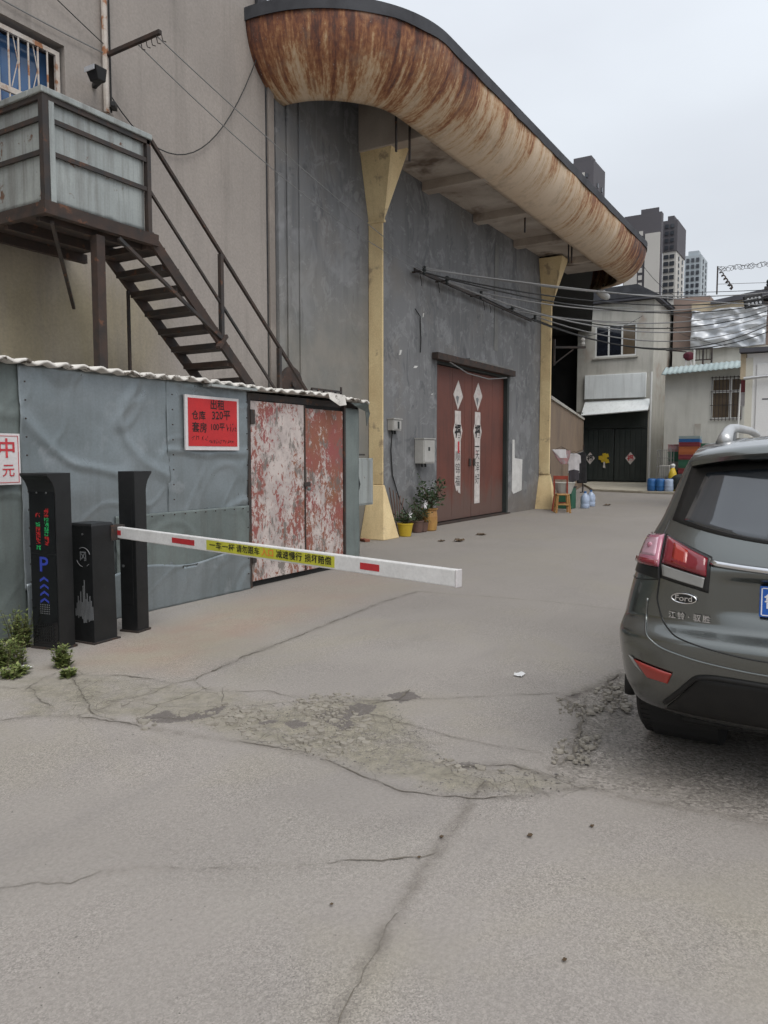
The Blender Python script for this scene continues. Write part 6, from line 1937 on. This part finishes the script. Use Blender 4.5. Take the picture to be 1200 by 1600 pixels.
# rail and odds and ends on the flat roof
rl = thing('roof_railing', 'light metal railing with hanging things on the low house roof', 'railing', (36, 6, 5.4))
y0, y1 = onx(1085, 560, 36.5).y, onx(1112, 560, 36.5).y
for y in (y0, (y0 + y1) / 2, y1):
    MB().beam((36.5, y, 5.3), (36.5, y, 6.25), .07).build('post', 'upvc' if y == y0 else 'dark_steel', rl)
for z_ in (5.75, 6.22):
    MB().beam((36.5, y0 - .03, z_), (36.5, y1 + .03, z_), .05).build('rail', 'dark_steel', rl)
for k in range(5):
    y = y0 + (y1 - y0) * (k + .5) / 5
    MB().beam((36.5, y, 5.74), (36.5, y, 6.2), .022).build('baluster', 'dark_steel', rl)
e = onx(1076, 558, 37)
o = thing('roof_bundle', 'dark red bundle on legs standing on the low house roof', 'bundle', (37, e.y, 5.3))
mb = MB()
mb.grid(lambda u, v: (37 + .16 * math.cos(u * 6.283) * math.sin(v * math.pi) * (1 + .6 * mnoise.noise(Vector((u * 7, v * 5, 1)))), e.y + .24 * math.sin(u * 6.283) * math.sin(v * math.pi) * (1 + .6 * mnoise.noise(Vector((u * 7, v * 5, 4)))), 6.0 + .2 * math.cos(v * math.pi)), 18, 10)
mb.build('cloth', MT['maroon'], o, smooth=True)
for k in (-1, 1):
    MB().beam((37, e.y + k * .2, 5.3), (37, e.y + k * .05, 5.95), .05).build('leg', 'white_cloth', o)
MB().beam((37, e.y + .1, 6.2), (37.1, e.y + 1.0, 6.35), .05).build('pole', 'dark_steel', o)

# ---- house behind, under the silver tarpaulin
hC = thing('tarped_house', 'plain cement house behind the low one, roofed with boards', 'house', (50, 6, 0))
MB().box(46, 60, 3.4, 8.85, 0, 7.4).build('wall', 'cement_b', hC)
MB().box(46.3, 60, 3.5, 8.9, 7.402, 9.6).build('upper_wall', 'brick_c', hC)
MB().box(46.0, 46.28, 4.4, 7.9, 9.42, 9.95).build('tan_board', 'tan', hC)
MB().prism([(46.2, 8.9), (46.2, 7.0), (60, 7.0), (60, 8.9)], 9.602, 10.35, 'xy').build('parapet', 'brick_c', hC)
MB().add([(45.8, 6.9, 9.97), (45.8, 3.3, 10.45), (60, 3.3, 10.6), (60, 6.9, 10.2), (45.8, 6.9, 9.80), (45.8, 3.3, 10.0), (60, 3.3, 10.1), (60, 6.9, 9.9)], [(0, 1, 2, 3), (7, 6, 5, 4), (0, 4, 5, 1), (1, 5, 6, 2), (2, 6, 7, 3), (3, 7, 4, 0)]).build('roof', 'slate', hC)
tp = MB()
def tarp(u, v):
    y = 7.85 - 3.75 * u
    z_ = 7.35 + 2.15 * v
    n1 = mnoise.fractal(Vector((y * .9, z_ * 1.4, 2)), 1, 2, 4)
    r1 = 1 - abs(mnoise.noise(Vector((y * .7 + z_ * .5, z_ * .9 - y * .3, 8)))) * 4
    r2 = 1 - abs(mnoise.noise(Vector((y * .5 - z_ * .9, z_ * .6 + y * .5, 3)))) * 5
    return (45.7 + .10 * n1 - .22 * max(0, r1) - .16 * max(0, r2) + .35 * v, y, z_ + .06 * n1 * (1 - v))
tp.grid(tarp, 60, 40)
o = tp.build('silver_tarpaulin', 'tarp', smooth=True, solid=.02)
tag(o, 'crumpled silver tarpaulin hung over the back house', 'tarpaulin')
rz = thing('razor_wire', 'barbed wire strung from a thin post above the slate roof', 'barbed wire', at(1121, 455, 52))
p0, p1 = at(1122, 421, 52), at(1215, 411, 50)
coil = []
for k in range(120):
    t = k / 119
    c_ = p0.lerp(p1, t)
    rr = .05 + .16 * abs(math.sin(t * 17 + 2 * math.sin(t * 41)))
    coil.append(c_ + Vector((0, rr * math.cos(k * 1.1), rr * math.sin(k * 1.1))))
MB().tube(coil, .016, 4).build('coil', 'dark_steel', rz)
MB().tube([at(1120, 460, 52), at(1121.5, 416, 52)], .05, 6).build('post', 'dark_steel', rz)
d0, d1 = at(1123, 421, 52), at(1144, 452, 51)
MB().tube([d0.lerp(d1, k / 30) + Vector((0, .1 * math.cos(k * 1.3), .1 * math.sin(k * 1.3))) for k in range(31)], [.03 + .05 * (k / 30) for k in range(31)], 4).build('stay_coil', 'dark_steel', rz)
MB().tube([at(1121, 444, 52), at(1215, 441, 50)], .02, 4).build('strand', 'grey_wire', rz)

# ---- white kiosk and pole at the right edge
KX = 24.0
ks = thing('white_kiosk', 'white panelled kiosk at the right edge behind the car roof', 'kiosk', (26, .6, 0))
ky = onx(1166, 600, KX).y
MB().box(KX, KX + 3, -1.6, ky, 0, 4.42).build('body', 'kiosk', ks)
MB().box(KX - .03, KX - .002, ky - .16, ky + .02, 0, 4.3).build('corner_trim', 'kiosk_trim', ks)
MB().box(KX - .04, KX - .003, -1.4, ky - .26, 1.0, 4.12).build('panel', 'kiosk', ks, bevel=.012)
MB().box(KX - .25, KX + 3.2, -1.8, ky + .18, 4.44, 4.56).build('roof', 'slate', ks)
MB().box(KX - .03, KX + .3, ky + .02, ky + .16, 3.72, 4.42).build('side_board', 'tan', ks)
MB().tube([(KX - .18, ky + .05, 3.72), (KX - .16, ky - .5, 3.76), (KX - .16, -1.5, 3.80)], .045, 8).build('gutter_pipe', 'rail', ks)
MB().box(KX - .045, KX - .041, ky - .75, ky - .42, 3.12, 3.16).build('scrawl', 'grey_ink', ks)
tk = onx(1163, 620, KX + .6)
o = thing('hanging_towel', 'red and white towel hanging beside the white kiosk', 'towel', (KX + .6, tk.y, 2.8))
zt = onx(1163, 590, KX + .6).z
MB().box(KX + .6, KX + .63, tk.y - .07, tk.y + .1, zt - .42, zt).build('red_half', 'red_plastic', o)
MB().box(KX + .6, KX + .63, tk.y - .07, tk.y + .1, zt - .82, zt - .422).build('white_half', 'white_cloth', o)
MB().tube([(KX + .615, tk.y + .15, zt + .02), (KX + .615, ky + .161, zt + .02)], .015, 5).build('rod', 'dark_steel', o)
up = thing('utility_pole', 'dark utility pole at the right edge carrying the wires', 'pole', at(1205, 700, 27))
pb = at(1206, 700, 27)
MB().lathe([(.17, 0), (.13, 7.75), (.05, 7.8)], 14, (pb.x, pb.y, 0)).build('shaft', 'slate', up)
MB().beam((pb.x - .2, pb.y + .4, 7.35), (pb.x + .2, pb.y - .9, 7.35), .10).build('cross_arm', 'dark_steel', up)
MB().lathe([(.03, 0), (.06, .06), (.04, .12), (.06, .18), (.02, .24)], 10, (pb.x - .15, pb.y + .3, 7.4)).build('insulator', 'dark_plastic', up)
MB().box(pb.x - .22, pb.x - .14, pb.y - .2, pb.y + .2, 4.9, 5.6).build('switch_box', 'slate', up)
fl2 = thing('led_floodlight', 'square floodlight with eight round lenses on the right-hand pole', 'floodlight', at(1178, 470, 26.4))
fc = at(1178, 470, 26.3)
fr_ = Vector((RGT.x, RGT.y, .18)).normalized()
fu = (UPV - fr_ * UPV.dot(fr_)).normalized()
fn_ = fr_.cross(fu)
def fbox(mb, a0, a1, b0, b1, d0, d1):
    vs_ = [fc + fr_ * a + fu * b + fn_ * d for d in (d0, d1) for a, b in ((a0, b0), (a1, b0), (a1, b1), (a0, b1))]
    return mb.add(vs_, [(3, 2, 1, 0), (4, 5, 6, 7), (0, 1, 5, 4), (1, 2, 6, 5), (2, 3, 7, 6), (3, 0, 4, 7)])
hd = fbox(MB(), -.31, .31, -.21, .21, -.1, .02).build('head', 'lamp_black', fl2, bevel=.01)
for i in range(4):
    for j in range(2):
        cc = (-.195 + i * .13, -.09 + j * .16)
        mb = MB()
        mb.v = [tuple(fc + fr_ * (cc[0] + .045 * math.cos(a)) + fu * (cc[1] + .05 * math.sin(a)) + fn_ * .024) for a in np.linspace(0, 2 * math.pi, 12, endpoint=False)]
        mb.f = [tuple(range(12))]
        mb.build('lens', 'lamp_lens', hd, solid=.006)
MB().beam(fc - fn_ * .1, Vector((pb.x, pb.y, fc.z)), .05).build('arm', 'dark_steel', fl2)

# ---- crates, cart, barrels
def crate(label, px, x, w_, d_, z0, h, mat):
    y = onx(px, 720, x).y
    t = thing('plastic_crate', label, 'crate', (x + d_ / 2, y, z0), 'crates stacked by the low house')
    a, b = y - w_ / 2, y + w_ / 2
    m = MB()
    for (x0, x1, y0, y1) in ((x, x + .03, a, b), (x + d_ - .03, x + d_, a, b), (x + .031, x + d_ - .031, a, a + .03), (x + .031, x + d_ - .031, b - .03, b)):
        m.box(x0, x1, y0, y1, z0 + .02, z0 + h)
    m.build('sides', mat, t)
    MB().box(x + .005, x + d_ - .005, a + .005, b - .005, z0, z0 + .018).build('bottom', mat, t)
    for k in (.3, .9):
        MB().box(x - .018, x - .001, a - .012, b + .012, z0 + h * k, z0 + h * k + .035).build('rib', mat, t)
PZ = .10
col1 = [('dark_plastic', .34, 'black crate at the bottom of the tall stack'), ('dark_plastic', .34, 'black crate second from the bottom of the tall stack'), ('red_plastic', .24, 'dark red crate low in the tall stack'), ('green_plastic', .36, 'dark green crate in the middle of the tall stack'), ('red_plastic', .20, 'maroon crate under the orange one in the tall stack'), ('orange_plastic', .34, 'orange crate near the top of the tall stack'), ('red_plastic', .16, 'flat red crate above the orange one in the tall stack'), ('blue_plastic', .14, 'flat blue crate just under the top of the tall stack'), ('mint', .12, 'pale green crate on top of the tall stack')]
z0 = PZ
for mt, h, lb in col1:
    crate(lb, 1076, 33.6, .80, .55, z0, h - .004, mt)
    z0 += h
z0 = PZ
for mt, h, lb in [('dark_plastic', .45, 'black crate at the bottom of the short stack'), ('dark_plastic', .40, 'black crate second from the bottom of the short stack'), ('mesh_wire', .35, 'grey crate in the short stack beside the orange crate'), ('green_plastic', .42, 'dark green crate near the top of the short stack'), ('pink_cloth', .30, 'faded pink crate on top of the short stack')]:
    crate(lb, 1054, 34.0, .55, .5, z0, h - .004, mt)
    z0 += h
crate('green crate standing upright right of the tall stack', 1100, 33.9, .4, .4, PZ, 1.95, 'green_plastic')
cg = thing('roll_cage', 'grey wire roll cage standing behind the blue barrels', 'cage', (32.8, 6.3, .1))
ya, yb = onx(1027, 720, 33.2).y, onx(1048, 720, 33.2).y
for x in (33.2, 33.8):
    for k in range(7):
        y = ya + (yb - ya) * k / 6
        MB().beam((x, y, .25), (x, y, 1.8), .03 if k in (0, 6) else .014).build('bar', 'mesh_wire', cg)
    for z_ in (.3, .7, 1.1, 1.45, 1.78):
        MB().beam((x, ya, z_), (x, yb, z_), .02).build('bar', 'mesh_wire', cg)
for y in (ya, yb):
    for z_ in (.3, 1.1, 1.78):
        MB().beam((33.2, y, z_), (33.8, y, z_), .02).build('bar', 'mesh_wire', cg)
MB().box(33.2, 33.8, min(ya, yb), max(ya, yb), .22, .25).build('floor', 'mesh_wire', cg)
for x in (33.25, 33.75):
    for y in (ya - .05, yb + .05):
        MB().lathe([(.06, -.02), (.06, .02)], 12, (x, y, .165), 'y').build('castor', 'dark_plastic', cg)
MB().box(33.25, 33.75, min(ya, yb) + .05, max(ya, yb) - .05, .26, 1.15).build('sack', 'grey_cement', cg, bevel=.06)
for px, lb in ((1018, 'blue plastic barrel nearest the white post'), (1031, 'blue plastic barrel in the middle of the three'), (1045, 'paler blue plastic barrel nearest the crates')):
    e = onx(px, 770, 32.7)
    t = thing('plastic_barrel', lb, 'barrel', (32.7, e.y, .1), 'blue barrels by the gate')
    MB().lathe([(.155, .0), (.175, .03), (.185, .12), (.18, .2), (.19, .22), (.18, .24), (.187, .36), (.18, .46), (.15, .5)], 18, (32.7, e.y, .1)).build('drum', 'jug' if px == 1045 else 'blue_plastic', t, smooth=True)
    MB().lathe([(.14, .501), (.14, .52)], 14, (32.7, e.y, .1)).build('lid', 'blue_plastic', t)
e = onx(1050, 745, 33.0)
t = thing('yellow_bottle', 'yellow plastic container with a white neck standing by the blue barrels', 'container', (33.02, e.y, .1))
MB().lathe([(.17, .0), (.18, .02), (.18, .5), (.16, .7), (.06, .98)], 14, (33.02, e.y - .02, .1)).build('body', 'yellow_plastic', t, smooth=True)
MB().lathe([(.07, .951), (.08, 1.0), (.10, 1.05), (.05, 1.12)], 10, (33.02, e.y - .02, .1)).build('neck', 'upvc', t)
e = onx(1068, 755, 33.1)
t = thing('rubbish_bags', 'dark rubbish bag slumped under the crates behind the car', 'bag', (33.0, e.y, .1))
mb = MB()
mb.grid(lambda u, v: (32.95 + .38 * math.cos(u * 6.283) * math.sin(v * math.pi) * (1 + .25 * mnoise.noise(Vector((u * 9, v * 6, 1)))), e.y + .55 * math.sin(u * 6.283) * math.sin(v * math.pi) * (1 + .25 * mnoise.noise(Vector((u * 9, v * 6, 4)))), .10 + .36 + .36 * math.cos(v * math.pi)), 24, 14)
mb.build('bag', 'dark_plastic', t, smooth=True)

# ---- corner by the second column: stool, chair, tub, jugs, laundry
def stool(name, label, cx, cy, rot, mat, w_, h, cat='stool'):
    t = thing(name, label, cat, (cx, cy, 0))
    cs, sn = math.cos(rot), math.sin(rot)
    def T(x, y, z_):
        return Vector((cx + x * cs - y * sn, cy + x * sn + y * cs, z_))
    k = w_ / 2
    for x in (-1, 1):
        for y in (-1, 1):
            MB().beam(T(x * k * 1.1, y * k * 1.1, 0), T(x * k * .85, y * k * .85, h - .04), .045).build('leg', mat, t)
    mb = MB()
    mb.v = [tuple(T(x * k, y * k, z_)) for z_ in (h - .035, h) for x, y in ((-1, -1), (1, -1), (1, 1), (-1, 1))]
    mb.f = [(3, 2, 1, 0), (4, 5, 6, 7), (0, 1, 5, 4), (1, 2, 6, 5), (2, 3, 7, 6), (3, 0, 4, 7)]
    mb.build('seat', mat, t, bevel=.01)
    for s in (-1, 1):
        MB().beam(T(-k, s * k, h * .35), T(k, s * k, h * .35), .03).build('stretcher', mat, t)
        MB().beam(T(s * k, -k, h * .45), T(s * k, k, h * .45), .03).build('stretcher', mat, t)
    return t, T
c = gnd(880, 802)
stool('wooden_stool', 'small yellow wooden stool beside the second column', c.x + .2, c.y + .1, .5, 'wood', .34, .52)
t, T = stool('red_chair', 'dark red chair frame behind the wooden stool', c.x + .9, c.y + .35, .2, 'red_wood', .40, .48, 'chair')
for s in (-1, 1):
    MB().beam(T(-.2, s * .18, .49), T(-.28, s * .18, 1.0), .04).build('back_post', 'red_wood', t)
MB().beam(T(-.27, -.2, .95), T(-.27, .2, .95), .03, .10).build('back_slat', 'red_wood', t)
t = thing('wash_tub', 'grey tub standing on the red chair', 'tub', (c.x + .9, c.y + .35, .485))
MB().lathe([(.20, .486), (.30, .78), (.32, .79), (.32, .81), (.28, .80), (.19, .52)], 18, (c.x + .95, c.y + .3, 0)).build('tub', 'grey_cement', t)
MB().lathe([(.285, .765), (.285, .77)], 18, (c.x + .95, c.y + .3, 0)).build('dark_water', 'dark_plastic', t)
t = thing('green_box', 'dark green box behind the stool beside the water jugs', 'box', (c.x + 1.9, c.y + .5, 0))
MB().box(c.x + 1.7, c.x + 2.1, c.y + .3, c.y + .75, 0, .62).build('box', 'green_plastic', t, bevel=.02)
MB().box(c.x + 1.68, c.x + 2.12, c.y + .28, c.y + .77, .622, .66).build('lid', 'dark_plastic', t, bevel=.01)
for px, py, lb in ((914, 794, 'pale blue water jug nearest the stool'), (923, 791, 'pale blue water jug furthest from the stool')):
    g = gnd(px, py)
    t = thing('water_jug', lb, 'water jug', (g.x, g.y, 0), 'water jugs by the second column')
    MB().lathe([(.12, 0), (.135, .02), (.135, .12), (.125, .14), (.135, .16), (.135, .28), (.125, .30), (.13, .34), (.05, .43), (.035, .45)], 16, (g.x, g.y, 0)).build('bottle', 'jug', t, smooth=True)
    MB().lathe([(.035, .451), (.038, .46), (.038, .50), (.02, .505)], 12, (g.x, g.y, 0)).build('cap', 'blue_plastic', t)
wl0, wl1 = W0 + dv * .3 - nv * 2.2, W0 + dv * 9.2 - nv * 2.0
ln0, ln1 = Vector((C2[0] + .6, 7.45, 1.75)), Vector((wl1.x, wl1.y, 1.75))
o = MB().tube([ln0.lerp(ln1, k / 10) - Vector((0, 0, .12 * 4 * (k / 10) * (1 - k / 10))) for k in range(11)], .012, 5).build('washing_line', 'grey_wire')
tag(o, 'washing line strung along the brown wall', 'line')
pst = thing('line_post', 'thin dark post holding the far end of the washing line', 'post', (ln1.x, ln1.y, 0))
MB().tube([(ln1.x, ln1.y, 0), (ln1.x, ln1.y, 2.0)], .03, 8).build('shaft', 'dark_steel', pst)
MB().lathe([(.12, 0), (.12, .03)], 12, (ln1.x, ln1.y, 0)).build('foot', 'dark_steel', pst)
ldir = (ln1 - ln0).normalized()
def at_line(px):
    lo, hi = 0.0, 1.0
    for _ in range(40):
        m_ = (lo + hi) / 2
        v = ln0.lerp(ln1, m_) - EYE
        if 600 + 1200 * v.dot(RGT) / v.dot(FWD) < px:
            lo = m_
        else:
            hi = m_
    p_ = ln0.lerp(ln1, lo) - Vector((0, 0, .12 * 4 * lo * (1 - lo)))
    return p_
face = Vector((-.75, -.66, 0)).normalized()       # garments hang across the line, facing the yard
fs = Vector((face.y, -face.x, 0))
fs = -fs if fs.dot(RGT) < 0 else fs
def garment(name, label, px, outline, mat, drop, seed, extra=()):
    p_ = at_line(px)
    t = thing(name, label, 'clothing', (p_.x, p_.y, p_.z - drop))
    def cloth(out, mt, nm, off):
        ys_ = np.linspace(0, 1, 29)
        mb = MB()
        cols = 9
        for v in ys_:
            l_, r_2 = np.interp(v, [o[0] for o in out], [o[1] for o in out]), np.interp(v, [o[0] for o in out], [o[2] for o in out])
            for k in range(cols):
                a = l_ + (r_2 - l_) * k / (cols - 1)
                wob = .02 * math.sin(a * 22 + seed) * (.3 + v) + off
                mb.v.append(tuple(p_ + fs * a + face * wob - Vector((0, 0, v * drop))))
        for i in range(28):
            for k in range(cols - 1):
                q_ = i * cols + k
                mb.f.append((q_, q_ + 1, q_ + cols + 1, q_ + cols))
        mb.build(nm, mt, t, smooth=True, solid=.012)
    cloth(outline, mat, 'cloth', 0)
    for nm, mt, out, off in extra:
        cloth(out, mt, nm, off)
    MB().tube([p_ + fs * -.18 + Vector((0, 0, .0)), p_ + Vector((0, 0, .08)), p_ + fs * .18], .008, 5).build('hanger', 'dark_steel', t)
garment('hanging_shirt', 'white shirt hanging above grey trousers on the washing line', 897, [(0, -.10, .10), (.05, -.25, .25), (.3, -.27, .27), (.31, -.21, .21), (.62, -.22, .22), (.64, -.03, .03), (1, -.03, .03)], 'white_cloth', 1.15, 1,
        (('trousers', 'grey_cloth', [(0, -.0, .0), (.50, -.0, .0), (.51, -.2, .2), (.85, -.2, .2), (.86, -.17, -.02), (1, -.16, -.03)], .03),))
garment('hanging_coat', 'long black coat hanging at the end of the brown wall', 908, [(0, -.10, .10), (.06, -.20, .22), (.4, -.22, .24), (1, -.16, .28)], 'black_cloth', 1.25, 4)
garment('hanging_cloth', 'pinkish red cloth hanging left of the white shirt', 880, [(0, -.35, .25), (.5, -.25, .22), (1, -.05, .15)], 'pink_cloth', .42, 7)
garment('hanging_cloth', 'small white cloth at the left end of the washing line', 872, [(0, -.30, .15), (1, -.05, .18)], 'white_cloth', .26, 9)

# ================================================================== towers on the skyline
def tower(label, pc, pl_, pr_, pytop, w_, mat, band=None, name='apartment_tower'):
    c = at(pc, pytop, w_)
    yl = onx(pl_, pytop, c.x).y
    xr = ony(pr_, pytop, c.y).x
    t = thing(name, label, 'tower', (c.x, c.y, 0), 'apartment towers on the skyline')
    if band:
        zb = at(pc, band[0], w_).z
        MB().box(c.x, xr, c.y, yl, 0, zb).build('lower_storeys', band[1], t)
        MB().box(c.x - .25, xr + .25, c.y - .25, yl + .25, zb + .01, c.z).build('upper_storeys', mat, t)
    else:
        MB().box(c.x, xr, c.y, yl, 0, c.z).build('storeys', mat, t)
    MB().box(c.x + 1, min(xr - 1, c.x + 5), c.y + 1, min(yl - 1, c.y + 6), c.z + .01, c.z + 1.6).build('roof_house', mat, t)
    return t, c, yl, xr
def wins(t, plane, c, lo, hi, z_hi, z_lo, n, rows, w_, h_, mat='tower_glass', off=.28):
    first = None
    for r in range(rows):
        for k in range(n):
            a = lo + (hi - lo) * (k + .5) / n
            z_ = z_hi + (z_lo - z_hi) * r / max(1, rows - 1)
            if first is None:
                first = (a, z_)
                mb = MB()
                if plane == 'x':
                    mb.box(c.x - off, c.x - off + .2, a - w_ / 2, a + w_ / 2, z_ - h_ / 2, z_ + h_ / 2)
                else:
                    mb.box(a - w_ / 2, a + w_ / 2, c.y - off, c.y - off + .2, z_ - h_ / 2, z_ + h_ / 2)
                o = mb.build('window', mat, t)
            else:
                d = (0, a - first[0], z_ - first[1]) if plane == 'x' else (a - first[0], 0, z_ - first[1])
                piece(o, t, d)
t, c, yl, xr = tower('dark slab tower furthest left, showing over the canopy', 928, 885, 946, 249, 210, 'tower_dark')
wins(t, 'x', c, c.y + 1.0, c.y + 6.2, c.z - 4, c.z - 30, 3, 9, .8, 1.0)
wins(t, 'x', c, c.y + 2.0, c.y + 5.0, c.z - 3.6, c.z - 3.6, 2, 1, .7, 1.1, 'tower_pale', .32)
wins(t, 'y', c, c.x + 1.5, xr - 1.5, c.z - 6, c.z - 30, 2, 8, .9, 1.2)
t, c, yl, xr = tower('broad tower with a dark top and one blank pale panel behind the canopy tip', 1034, 976, 1037, 330, 220, 'tower_dark')
z1_ = at(1034, 362, 220).z
ya, yb = onx(1009, 362, c.x).y, onx(1032, 362, c.x).y
MB().box(c.x - .6, c.x - .02, yb, ya, 0, z1_).build('pale_panel', 'tower_pale', t)
ya, yb = onx(976, 400, c.x).y, onx(996, 400, c.x).y
MB().box(c.x - .6, c.x - .02, yb, ya, 0, at(990, 420, 220).z).build('pale_panel', 'tower_pale', t)
y9 = onx(1002, 360, c.x).y
wins(t, 'x', c, y9 - .9, y9 + .9, at(1000, 360, 220).z, at(1000, 452, 220).z, 1, 9, 1.1, 1.3, 'tower_pale', .3)
t, c, yl, xr = tower('dark-topped pale tower with rows of windows right of the broad one', 1058, 1037, 1071, 343, 228, 'tower_dark', (391, 'tower_pale'))
wins(t, 'x', c, c.y + .4, yl - .3, at(1050, 352, 228).z, at(1050, 385, 228).z, 2, 4, 1.0, 1.1, 'tower_glass', .55)
wins(t, 'x', c, c.y + .3, yl - .2, at(1050, 399, 228).z, at(1050, 463, 228).z, 2, 7, 1.35, 1.2)
wins(t, 'y', c, c.x + 1, xr - .8, at(1050, 399, 228).z, at(1050, 463, 228).z, 2, 7, 1.0, 1.2)
t, c, yl, xr = tower('grey-blue hazy tower furthest right on the skyline', 1096, 1070, 1106, 397, 260, 'tower_blue')
wins(t, 'x', c, c.y + .3, yl - .3, at(1085, 405, 260).z, at(1085, 464, 260).z, 3, 7, 1.0, 1.3)
wins(t, 'y', c, c.x + 1, xr - 1, at(1085, 405, 260).z, at(1085, 464, 260).z, 2, 7, 1.0, 1.3)
